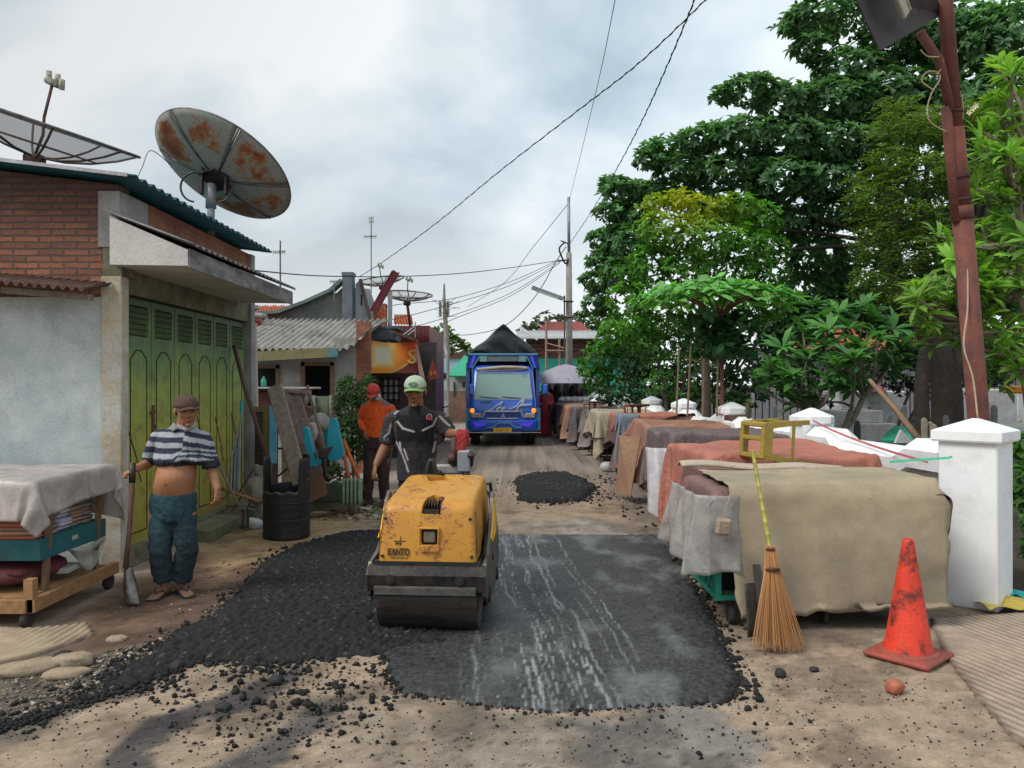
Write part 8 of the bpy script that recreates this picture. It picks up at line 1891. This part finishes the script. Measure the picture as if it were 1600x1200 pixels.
def crown(t, sets, name='crown'):
    V = []; Fc = []; C = []; o = 0
    for v, f, c in sets: V.append(v); Fc.append(f+o); C.append(c); o += len(v)
    return np_mesh(name, np.concatenate(V), np.concatenate(Fc), M['leaf'], t, np.clip(np.concatenate(C), .002, .9), False)
def limbs(t, segs, m=None, name='trunk'):
    b = MB()
    for pts_, r0, r1 in segs:
        c = catmull(pts_, 5); n = len(c); b.tube(c, [r0+(r1-r0)*i/(n-1) for i in range(n)], 8)
    return b.build(name, m or M['bark'], t, True)
# ---- A: big dark layered tree
TA = P(1478, 640, 15); tA = thing('large_tree', 'huge dark broad-leaved tree with layered boughs filling the upper right sky', 'tree', (TA.x, 15, 0))
A_ = [(1290, 25, 15, 70, 22), (1240, 45, 15, 30, 14), (1400, 60, 15, 70, 35), (1490, 60, 15, 90, 45), (1570, 60, 14, 60, 60), (1330, 110, 15, 60, 28), (1270, 75, 15, 40, 18), (1170, 140, 15, 50, 16), (1130, 148, 15, 18, 8), (1230, 160, 15, 55, 26), (1300, 160, 15, 70, 32), (1380, 150, 15, 70, 40),
      (1070, 222, 15.5, 14, 14), (1100, 215, 15.5, 40, 18), (1160, 210, 15, 55, 28), (1230, 215, 15, 60, 32), (1300, 225, 15, 70, 36), (1040, 232, 16, 35, 12), (1020, 250, 16, 30, 12), (1080, 262, 16, 60, 20), (1150, 268, 15.5, 60, 26), (1220, 280, 15, 60, 30), (1290, 280, 15, 60, 30),
      (960, 285, 17, 22, 10), (985, 300, 17, 50, 14), (1050, 300, 16.5, 50, 18), (1120, 320, 16, 50, 24), (960, 330, 17, 32, 14), (990, 340, 17, 40, 20), (950, 372, 17.5, 32, 16), (945, 405, 17.5, 32, 14), (935, 440, 18, 26, 16), (932, 475, 18, 24, 18), (980, 380, 17, 40, 30), (975, 430, 17, 40, 30),
      (1190, 335, 16, 50, 30), (1250, 350, 15.5, 45, 30), (1310, 330, 15.5, 50, 26), (1280, 400, 16, 50, 35), (1260, 450, 16.5, 40, 30), (1380, 240, 15, 60, 45), (1450, 170, 15, 70, 60), (1540, 160, 14.5, 70, 50), (1340, 430, 17, 60, 45), (1300, 480, 17, 60, 30), (1380, 490, 17, 60, 35), (1440, 480, 16, 60, 40), (1230, 510, 17, 60, 30), (1450, 540, 16, 50, 30), (1530, 540, 17, 60, 30), (1520, 250, 16.5, 70, 60), (1580, 330, 16.5, 60, 60), (1500, 350, 16.5, 60, 50), (1560, 440, 17, 60, 50), (1480, 430, 17, 60, 40), (1400, 330, 17, 60, 60)]
bl = [PB_(*a[:3], a[3], a[4], a[3]*.9) for a in A_]
p, a, s_ = blobpts(bl, 135)
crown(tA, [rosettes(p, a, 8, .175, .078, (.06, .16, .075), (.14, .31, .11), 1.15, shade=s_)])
sg = [([Vector((TA.x, 15, 0)), P(1478, 600, 15), P(1450, 520, 15), P(1400, 430, 15), P(1380, 300, 15)], .32, .16), ([P(1478, 600, 15), P(1510, 540, 15), P(1530, 420, 15), P(1540, 250, 15), P(1530, 80, 15)], .24, .07)]
for e_ in ((1290, 160), (1170, 142), (1100, 215), (985, 300), (945, 372), (1250, 350), (1290, 25), (1450, 60), (1160, 268), (935, 450), (1380, 150)):
    y_ = 16 if e_[0] > 1050 else 17; sg.append(([P(1390, 380, 15), P((1390+e_[0])/2+20, (360+e_[1])/2-8, 15.4), P(*e_, y_)], .05, .015))
limbs(tA, sg, M['bark_dark'])
# ---- B: bright green tree in front of it
tB = thing('broadleaf_tree', 'bright mid-green bushy tree with a yellowish top, left of the dark tree', 'tree', (X_(1105, 14), 14, 0))
Bb = [(1060, 312, 13.6, 26, 16), (1030, 325, 13.8, 32, 20), (1100, 330, 13.8, 50, 26), (1150, 325, 14, 45, 24), (1190, 345, 14, 35, 30), (1205, 385, 14, 32, 30), (1040, 365, 13.6, 50, 32), (1100, 375, 13.4, 55, 35), (1160, 385, 13.6, 55, 35), (1020, 410, 13.8, 40, 32), (1075, 420, 13.6, 50, 30), (1145, 430, 13.8, 50, 30), (1195, 430, 14, 38, 32), (985, 425, 14.5, 26, 26), (975, 470, 14.8, 32, 28), (1010, 465, 14.4, 30, 30), (1040, 505, 14.8, 40, 26), (1090, 490, 15, 40, 26), (1160, 490, 15, 45, 28), (1205, 470, 15, 35, 30), (1000, 520, 15.5, 40, 24), (960, 520, 16, 28, 24)]
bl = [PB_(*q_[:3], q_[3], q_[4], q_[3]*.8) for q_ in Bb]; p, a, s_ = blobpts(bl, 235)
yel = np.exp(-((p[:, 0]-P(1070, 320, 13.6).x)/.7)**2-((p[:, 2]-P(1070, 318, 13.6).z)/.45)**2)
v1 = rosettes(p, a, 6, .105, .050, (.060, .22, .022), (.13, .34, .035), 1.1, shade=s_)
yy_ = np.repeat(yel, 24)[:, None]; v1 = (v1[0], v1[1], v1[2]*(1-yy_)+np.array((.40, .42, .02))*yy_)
crown(tB, [v1]); limbs(tB, [([Vector((X_(1105, 14), 14, 0)), P(1102, 560, 14), P(1095, 470, 14), P(1085, 380, 14)], .10, .04), ([P(1100, 520, 14), P(1140, 440, 14), P(1180, 380, 14)], .05, .02), ([P(1098, 520, 14), P(1050, 440, 14), P(1020, 400, 14)], .05, .02)])
# ---- C: sapling with big leaves on staked trunk
tC = thing('sapling_tree', 'young staked tree with a flat umbrella of large pale green leaves', 'tree', (X_(1127, 11), 11, 0))
n_ = 230; u = RS.uniform(-1, 1, n_); v = RS.uniform(-1, 1, n_); kk = (u*u+v*v < 1); u, v = u[kk], v[kk]
c = P(1120, 470, 11); p = np.stack([c.x+u*1.13, c.y+v*.8, c.z+.16-.16*(u*u+v*v)+RS.normal(0, .05, len(u))], 1); a = np.stack([u*.6, v*.6, np.ones(len(u))], 1)
s1 = rosettes(p, a, 5, .20, .115, (.10, .30, .07), (.19, .46, .12), 1.15, True)
n2 = 170; p2 = np.stack([c.x+.05+RS.normal(0, .16, n2), c.y+RS.normal(0, .16, n2), c.z-.12-RS.uniform(0, .62, n2)], 1); p2[:, 0] += RS.normal(0, .30, n2)*(p2[:, 2]-(c.z-.75))
s2 = rosettes(p2, np.stack([p2[:, 0]-c.x, p2[:, 1]-c.y, -.3+0*p2[:, 0]], 1)+1e-3, 5, .17, .09, (.025, .085, .035), (.05, .14, .05), 1.0, True)
crown(tC, [s1, s2]); sg = [([Vector((X_(1127, 11), 11, 0)), P(1128, 560, 11), P(1122, 480, 11)], .035, .022)]
for k in range(9): a_ = k*.7; sg.append(([P(1122, 500, 11), c+Vector((.4*math.cos(a_), .3*math.sin(a_), .02)), c+Vector((.95*math.cos(a_), .7*math.sin(a_), .05))], .02, .008))
limbs(tC, sg, mat('bark_red', (.22, .09, .06), (.13, .06, .045), s=14))
for k, (x0_, x1_, y0_) in enumerate(((1120, 1122, 545), (1074, 1080, 530), (1057, 1061, 540), (1098, 1100, 560))):
    b = MB(); b.tube([P(x0_, 650, 10.8), P(x1_, y0_, 10.8)], .014, 6); tag(b.build('bamboo_stake', mat('stake', (.22, .17, .10), (.15, .12, .07))), ['red-brown stake beside the sapling trunk', 'tall bamboo stake left of the sapling', 'leftmost thin bamboo stake behind the wall', 'grey short stake between bamboo and sapling'][k], 'stake')
b = MB(); b.tube([P(1070, 560, 10.8), P(1122, 572, 10.8)], .010, 5); tag(b.build('cross_stake', _cache['stake']), 'thin cross bar tied between the bamboo stakes', 'stake')
# ---- D: frangipani behind the wall
def frangi(label, tips, base, Y, L, Wd, c0, c1, nl=11, flowers=0, fork=None, bark=None):
    t = thing('frangipani_tree', label, 'tree', (base[0], base[1], 0)); cen = np.array([tuple(P(x, y, Y+dy)) for x, y, dy in tips]); ax = np.array([(RS.normal(0, .3), RS.normal(0, .3)-.2, 1.) for _ in tips])
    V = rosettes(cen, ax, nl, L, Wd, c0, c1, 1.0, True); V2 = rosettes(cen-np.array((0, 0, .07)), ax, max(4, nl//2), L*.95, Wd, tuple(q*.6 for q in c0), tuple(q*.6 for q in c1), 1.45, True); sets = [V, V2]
    crown(t, sets)
    fk = fork or [Vector((base[0], base[1], .9))]; sg = [([Vector((base[0], base[1], -.05)), fk[0].lerp(Vector((base[0], base[1], 0)), .5)+Vector((.03, 0, 0)), fk[0]], .06, .05)]
    for f_ in fk[1:]: sg.append(([fk[0], fk[0].lerp(f_, .5)+Vector((.03, 0, -.04)), f_], .045, .035))
    for i, q_ in enumerate(cen):
        f_ = min(fk, key=lambda w_: (Vector(q_)-w_).length+.6*max(0, w_.z-q_[2]+.1)); m_ = f_.lerp(Vector(q_), .5)+Vector((RS.normal(0, .05), RS.normal(0, .05), -.06)); sg.append(([f_, m_, Vector(q_)], .026, .013))
    limbs(t, sg, bark or mat('bark_grey', (.16, .14, .11), (.09, .08, .065), s=12))
    if flowers:
        for _ in range(flowers):
            b = MB(); q_ = Vector(cen[RS.randint(len(cen))])+Vector((RS.normal(0, .08), -.08+RS.normal(0, .05), .10+RS.uniform(0, .08)))
            for j in range(RS.randint(2, 5)):
                o_ = q_+Vector((RS.normal(0, .016), RS.normal(0, .012), RS.normal(0, .016)))
                for k in range(5):
                    a_ = k/5*6.283+j; d_ = Vector((math.cos(a_), -.25, math.sin(a_))); w_ = Vector((-math.sin(a_), 0, math.cos(a_)))*.010; b.add([o_, o_+d_*.02+w_, o_+d_*.034, o_+d_*.02-w_], [(0, 1, 2, 3)])
            b.build('flower_cluster', mat('petal', (.75, .66, .38), (.8, .75, .6), s=60, dirt=0, bs=0), t)
    return t
tips = [(1200, 570, 0), (1222, 545, .2), (1240, 590, -.2), (1262, 560, 0), (1255, 520, .4), (1290, 540, .1), (1285, 500, .5), (1310, 575, -.3), (1325, 515, .3), (1345, 545, 0), (1360, 500, .5), (1300, 600, -.2), (1275, 610, 0), (1330, 600, .2), (1225, 610, .2), (1372, 530, .2), (1395, 515, .4), (1405, 545, .3), (1335, 560, -.3), (1245, 625, -.1), (1215, 590, .1), (1310, 490, .8), (1185, 595, .3), (1350, 480, .6), (1385, 575, .4), (1270, 480, .7), (1295, 515, .2), (1235, 570, .3)]
fk = [P(1300, 690, 9.6), P(1270, 640, 9.6), P(1330, 640, 9.6), P(1350, 620, 9.9)]
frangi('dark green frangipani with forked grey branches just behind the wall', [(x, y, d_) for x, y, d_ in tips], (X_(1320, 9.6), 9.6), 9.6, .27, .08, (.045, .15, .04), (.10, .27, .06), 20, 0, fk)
# ---- E: feathery tree
tE = thing('feathery_tree', 'olive green fine-leaved feathery tree behind the lamp post', 'tree', (X_(1445, 12.5), 12.5, 0))
Eb = [(1420, 200, 12.5, 60, 28), (1480, 190, 12.5, 60, 30), (1550, 180, 12, 60, 40), (1390, 250, 12.5, 45, 24), (1440, 270, 12.2, 60, 34), (1510, 280, 12, 60, 40), (1580, 270, 12, 50, 50), (1370, 310, 12.5, 45, 28), (1420, 340, 12.2, 55, 34), (1380, 380, 12.5, 50, 30), (1440, 400, 12.2, 55, 34), (1500, 380, 12, 50, 40), (1370, 440, 12.6, 45, 28), (1430, 460, 12.4, 50, 30), (1480, 470, 12.4, 50, 30), (1355, 280, 12.8, 26, 14), (1350, 345, 12.8, 24, 14), (1560, 380, 12, 60, 50), (1410, 165, 12.6, 35, 14)]
bl = [PB_(*q_[:3], q_[3], q_[4], q_[3]*.9) for q_ in Eb]; p, a, s_ = blobpts(bl, 190)
# pinnate sprays: leaflets along drooping stalks
nl = 9; st = np.stack([np.cos(RS.uniform(0, 6.283, len(p))), np.sin(RS.uniform(0, 6.283, len(p))), RS.uniform(-.35, .25, len(p))], 1); t_ = np.tile(np.arange(nl)/nl, len(p)); pr = np.repeat(p, nl, 0); sr = np.repeat(st, nl, 0)
pos = pr+sr*(t_*.26)[:, None]+np.array((0, 0, -.10))*(t_**2)[:, None]; sd2 = np.cross(sr, np.array((0, 0, 1.))); sg_ = np.where((np.arange(len(pos)) % 2)[:, None] == 0, 1, -1); dd_ = sd2*sg_+sr*.5
tt_ = RS.uniform(0, 1, (len(pos), 1)); cc_ = (np.array((.095, .18, .045))*(1-tt_)+np.array((.19, .29, .07))*tt_)*np.repeat(s_*RS.uniform(.75, 1.25, len(s_)), nl)[:, None]
crown(tE, [leafset(pos, dd_, np.tile(np.array((0, .1, 1.)), (len(pos), 1))+RS.normal(0, .25, pos.shape), np.full(len(pos), .085), np.full(len(pos), .032), cc_)])
limbs(tE, [([Vector((X_(1445, 12.5), 12.5, 0)), P(1440, 600, 12.5), P(1455, 480, 12.5), P(1440, 380, 12.5), P(1450, 250, 12.5)], .14, .04), ([P(1450, 500, 12.5), P(1400, 420, 12.5), P(1380, 330, 12.5)], .06, .02), ([P(1450, 480, 12.5), P(1510, 400, 12.3), P(1560, 250, 12)], .07, .02)], M['bark_dark'])
# ---- F: near frangipani at right
tips = []
for (x0_, y0_, rx_, ry_, n_) in ((1560, 250, 40, 60, 12), (1580, 150, 30, 50, 8), (1500, 400, 40, 40, 5), (1570, 400, 45, 60, 14), (1480, 450, 50, 40, 8), (1470, 500, 40, 40, 7), (1545, 480, 55, 50, 12), (1600, 330, 30, 80, 8), (1450, 480, 20, 30, 3), (1590, 530, 30, 30, 5), (1575, 575, 30, 20, 5)):
    for _ in range(int(n_*1.7)): tips.append((x0_+RS.uniform(-rx_, rx_), y0_+RS.uniform(-ry_, ry_), RS.uniform(-.5, .5)))
fk = [P(1600, 560, 7.6), P(1560, 470, 7.6), P(1590, 380, 7.6), P(1590, 300, 7.6), P(1510, 500, 7.6), P(1600, 220, 7.6)]
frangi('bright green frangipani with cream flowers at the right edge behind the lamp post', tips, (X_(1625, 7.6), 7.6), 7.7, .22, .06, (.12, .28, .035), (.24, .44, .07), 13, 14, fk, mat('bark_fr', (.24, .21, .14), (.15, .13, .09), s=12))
# ---- G: shrubs and undergrowth
def shrub(label, bl_, dens, L, Wd, c0, c1, nl=6, base=None, nm='shrub', big=False):
    Y = bl_[0][2]; x = sum(q_[0] for q_ in bl_)/len(bl_); t = thing(nm, label, 'shrub' if nm == 'shrub' else 'tree', (X_(x, Y), Y, 0)); p, a, s_ = blobpts([PB_(*q_[:3], q_[3], q_[4], q_[3]*.8) for q_ in bl_], dens)
    p[:, 2] = np.maximum(p[:, 2], .05); crown(t, [rosettes(p, a, nl, L, Wd, c0, c1, 1.1, big, shade=s_)])
    sg = []
    for q_ in bl_[::2]: sg.append(([Vector((X_(x, Y), Y, 0)), P((x+q_[0])/2, (q_[1]+640)/2, q_[2]), P(q_[0], q_[1], q_[2])], .05, .012))
    limbs(t, sg); return t
shrub('bright green shrub beside the umbrella, left end of the greenery', [(940, 560, 20, 35, 28), (965, 530, 20, 35, 30), (935, 590, 20, 30, 22), (985, 575, 20, 35, 30), (1000, 510, 19, 30, 26), (915, 575, 20.5, 14, 18), (1010, 545, 19, 30, 30), (950, 500, 20, 26, 20)], 150, .13, .06, (.05, .19, .03), (.10, .30, .05), 6)
shrub('light green loose shrub behind the bamboo stakes', [(1020, 545, 15, 28, 30), (1045, 575, 15, 30, 26), (1085, 560, 15, 26, 26), (1030, 600, 15, 30, 22), (1065, 610, 15, 30, 20), (1060, 530, 15, 26, 18)], 150, .085, .04, (.06, .20, .04), (.12, .30, .06), 6)
shrub('dark shrub mass below the sapling and along the wall', [(1110, 590, 16, 40, 30), (1150, 570, 16, 40, 40), (1170, 610, 16, 40, 26), (1080, 620, 16, 40, 18), (990, 610, 18, 40, 20), (1130, 625, 15, 40, 16), (1210, 520, 17, 30, 36), (1030, 625, 17, 40, 16), (1180, 540, 17, 40, 40), (960, 618, 19, 40, 14), (1040, 560, 18, 50, 50), (1090, 545, 18, 40, 40), (1000, 560, 18.5, 40, 50), (1130, 540, 18, 40, 40), (1060, 600, 18, 50, 30), (1240, 570, 18, 40, 40), (1260, 520, 18, 40, 40), (1330, 560, 19, 60, 30)], 100, .13, .06, (.018, .06, .022), (.04, .11, .035), 6)
shrub('dark bush deep in the cemetery under the big tree', [(1450, 590, 17, 40, 26), (1400, 560, 19, 50, 26), (1300, 590, 21, 40, 26), (1440, 540, 19, 50, 30), (1540, 580, 18, 50, 26), (1400, 600, 18, 26, 16), (1500, 600, 18, 40, 22), (1210, 600, 18, 40, 20), (1270, 630, 18, 30, 12)], 90, .13, .06, (.008, .022, .012), (.02, .045, .018), 6)
shrub('low leafy bush right behind the gate pillar at the right edge', [(1606, 760, 6.6, 24, 40), (1615, 700, 6.6, 24, 26), (1622, 830, 6.4, 24, 50)], 700, .09, .045, (.05, .16, .03), (.12, .28, .05), 6)
shrub('small slim sprig growing at the third pillar', [(1168, 640, 10.3, 5, 10), (1172, 628, 10.3, 5, 6)], 1500, .03, .014, (.15, .28, .05), (.25, .35, .08), 4)
t_ = shrub('green tree behind the radio mast beyond the shop', [(700, 545, 48, 30, 22), (680, 540, 48, 22, 24), (720, 550, 48, 24, 16), (690, 522, 48, 16, 10), (740, 552, 50, 20, 8), (660, 560, 48, 20, 20)], 10, .42, .26, (.07, .14, .04), (.13, .22, .06), 7, nm='background_tree')
t_ = shrub('hazy tree behind the market building roof', [(840, 512, 52, 22, 10), (860, 500, 52, 22, 10), (885, 505, 52, 20, 10), (825, 518, 52, 16, 8)], 10, .42, .24, (.07, .09, .055), (.11, .14, .08), 7, nm='background_tree')
t_ = shrub('green tree right of the utility pole behind the roofs', [(915, 505, 40, 22, 16), (930, 530, 40, 26, 26), (905, 520, 40, 14, 12)], 14, .35, .2, (.03, .075, .03), (.06, .12, .04), 7, nm='background_tree')
# oleander bush on the left
tO = thing('oleander_bush', 'dense dark oleander bush with long narrow leaves beside the man in orange', 'bush', (X_(553, 12), 12, 0))
p, a, s_ = blobpts([PB_(x, y, Y, rx_, rz_) for x, y, Y, rx_, rz_ in ((552, 610, 12, 22, 22), (540, 640, 12, 18, 26), (565, 640, 11.9, 20, 28), (550, 675, 11.8, 22, 26), (572, 680, 11.8, 16, 26), (542, 600, 12, 8, 12), (575, 600, 12, 10, 10), (555, 705, 11.8, 20, 16), (537, 690, 12, 12, 20))], 330)
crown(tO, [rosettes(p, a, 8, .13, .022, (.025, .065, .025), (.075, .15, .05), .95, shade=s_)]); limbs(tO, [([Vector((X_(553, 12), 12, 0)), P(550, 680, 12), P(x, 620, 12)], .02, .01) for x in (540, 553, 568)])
tW = thing('weeds', 'leafy weeds growing in the green planter trough', 'weeds', P(520, 755, 9.9)); p, a, s_ = blobpts([PB_(505, 745, 9.95, 14, 9), PB_(530, 740, 10, 16, 10), PB_(520, 728, 10.1, 10, 8), PB_(605, 705, 11, 6, 14)], 900)
crown(tW, [rosettes(p, a, 5, .06, .03, (.03, .08, .02), (.09, .16, .05), 1.0, shade=s_)], 'leaf_cluster')
# ================================================================ CEMETERY
ST = mat('tomb_grey', (.30, .31, .31), (.20, .21, .2), s=6, dirt=.5); SW = mat('tomb_white', (.55, .57, .57), (.45, .47, .47), s=5, dirt=.4)
t = thing('tomb', 'stepped whitish block tomb behind the wall below the frangipani', 'tomb', (X_(1350, 11.5), 11.5, 0))
for k, (x0_, x1_, y0_, y1_) in enumerate(((1298, 1402, 690, 662), (1300, 1388, 662, 642), (1340, 1374, 642, 640))): b = MB(); b.b2((X_(x0_, 11.5), 11.5+.15*k, Z_(y0_, 11.5)), (X_(x1_, 11.5), 12.3-.1*k, Z_(y1_, 11.5)), .01); b.build('step', ST, t)
hs = [(1311, 640, 12, 9, 18, 'white'), (1341, 668, 11.2, 7, 22, 'dark'), (1446, 660, 12, 6, 14, 'tan'), (1456, 665, 12, 5, 12, 'tan'), (1462, 668, 11.8, 4, 10, 'tan'), (1510, 664, 12, 7, 14, 'tan'), (1519, 665, 11.8, 5, 12, 'tan'), (1595, 662, 12, 6, 12, 'tan'), (1212, 640, 13, 6, 16, 'grey'), (1415, 640, 14, 5, 14, 'grey'), (1480, 655, 14, 6, 12, 'grey'), (1555, 640, 14, 7, 14, 'grey'), (1245, 655, 12.5, 7, 14, 'grey'), (1540, 655, 13, 6, 12, 'grey'), (1390, 655, 13, 6, 12, 'grey')]
cmap = {'white': (.55, .57, .56), 'dark': (.03, .03, .03), 'tan': (.34, .30, .22), 'grey': (.16, .17, .17)}
wl_ = ['white pointed headstone beside the stepped tomb', 'black rounded headstone in front of the stepped tomb', 'tallest tan gravestone left of the lamp post', 'middle tan gravestone left of the lamp post', 'smallest tan gravestone left of the lamp post', 'tan gravestone against the foot of the lamp post', 'narrow tan gravestone by the lamp post', 'tan gravestone at the far right above the grey tomb', 'grey headstone left end under the frangipani', 'grey headstone by the leaning bamboo', 'grey headstone under the big trunk', 'grey headstone right of the lamp post in the shade', 'grey headstone behind the second pillar', 'low grey headstone right of the lamp post', 'low grey headstone left of the bamboo tip']
for (px, py, Y, hw, hh, cn), lb in zip(hs, wl_):
    k = Y/F; q_ = P(px, py+hh/2, Y); b = MB(); w_ = hw*k; h_ = hh*k
    b.prism([(-w_*.5, -.3), (w_*.5, -.3), (w_*.55, h_*.55), (w_*.4, h_*.85), (0, h_), (-w_*.4, h_*.85), (-w_*.55, h_*.55)], .07, q_); tag(b.build('gravestone', mat('gs_'+cn, cmap[cn], s=9, dirt=.4, bs=.5)), lb, 'gravestone', 'gravestones in the cemetery')
t = thing('tomb', 'green cloth covered grave with a pale triangular end near the wall', 'tomb', (X_(1405, 9.2), 9.2, 0))
b = MB(); b.add([P(1376, 690, 9.4), P(1428, 690, 9.0), P(1424, 671, 9.6), P(1400, 667, 9.9), P(1388, 675, 9.9)], [(0, 1, 2, 3, 4)]); b.build('green_cover', mat('gcloth', (.03, .32, .2), (.025, .25, .16)), t, solid=.03)
b = MB(); b.add([P(1398, 692, 8.9), P(1426, 692, 8.9), P(1407, 671, 8.9)], [(0, 1, 2)]); b.build('end_slab', SW, t, solid=.05)
t = thing('tomb', 'grey sloping tomb slab right of the lamp post base', 'tomb', (X_(1580, 8.5), 8.5, 0)); b = MB(); b.add([P(1556, 676, 8.8), P(1575, 664, 9.4), P(1640, 660, 9.4), P(1640, 685, 8.3), P(1560, 690, 8.3), P(1556, 700, 8.3), P(1640, 700, 8.3)], [(0, 1, 2, 3, 4), (4, 3, 6, 5)]); b.build('slab', mat('slabg', (.22, .24, .24), (.16, .17, .17)), t, solid=.03)
for k, (x0_, x1_, y0_, y1_, Y, c) in enumerate(((1310, 1420, 625, 611, 20, 'w'), (1500, 1590, 628, 608, 20, 'w'), (1590, 1660, 625, 612, 21, 'w'))):
    b = MB(); b.b2((X_(x0_, Y), Y, Z_(y0_, Y)-1), (X_(x1_, Y), Y+1.2, Z_(y1_, Y)), .03); tag(b.build('tomb', SW), ['white tomb block behind the frangipani trunk', 'white tomb block right of the lamp post', 'white tomb at the far right edge'][k], 'tomb')
b = MB(); b.b2((X_(1585, 19), 19, Z_(615, 19)), (X_(1625, 19), 19.5, Z_(603, 19)), .03); tag(b.build('orange_tarp', clothmat('otarp', (.65, .25, .02))), 'small orange cover at the far right edge of the cemetery', 'cover')
b = MB(); b.tube([P(1441, 694, 8.2), P(1400, 640, 8.6), P(1358, 593, 8.9)], [.038, .032, .022], 8); tag(b.build('bamboo_pole', mat('bam_br', (.26, .16, .10), (.17, .11, .07), s=10, bs=.5), None, True), 'thick brown pole leaning in the cemetery behind the wall', 'pole')
# fences and far cemetery building
b = MB()
for k in range(40): x_ = X_(1180+11*k, 23); b.tube([(x_, 23, .0), (x_, 23, Z_(584, 23))], .018, 4)
for z_ in (590, 604): b.bar((X_(1180, 23), 23, Z_(z_, 23)), (X_(1620, 23), 23, Z_(z_, 23)), .04)
tag(b.build('iron_fence', M['void']), 'dark iron railing at the back of the cemetery', 'fence')
hf_ = thing('cemetery_house', 'pale house with an orange tile roof seen through the trees at right', 'house', (X_(1430, 30), 30, 0))
b = MB(); b.b2((X_(1180, 30), 30, 0), (X_(1700, 30), 30.4, Z_(545, 30))); b.build('wall', mat('wall_pale', (.24, .24, .26), (.18, .18, .19), dirt=.4), hf_)
tiles('', '', P(1200, 548, 29.5), P(1660, 548, 29.5), P(1640, 512, 33), P(1230, 512, 33), 60, 10, M['tile_red'], t=hf_)
b = MB(); b.b2((X_(1385, 32), 32, Z_(545, 32)), (X_(1425, 32), 33, Z_(490, 32))); b.build('upper_wall', mat('cream_up', (.5, .36, .2), (.42, .3, .18)), hf_)
b = MB(); b.grid(lambda u, v: P(1345+40*u, 612-9*math.sin(u*3.14)*v-3*v, 19.5+v), 12, 3); tag(b.build('red_net', clothmat('rednet', (.30, .03, .05)), None, True), 'red netting draped on a tomb behind the frangipani', 'netting')
b = MB(); b.box(P(1385, 600, 19), (.25, .3, .55), None, .08); b.ell(P(1385, 588, 19), (.09, .1, .12))
b.v = []; b.f = []
tR = bpy.data.objects
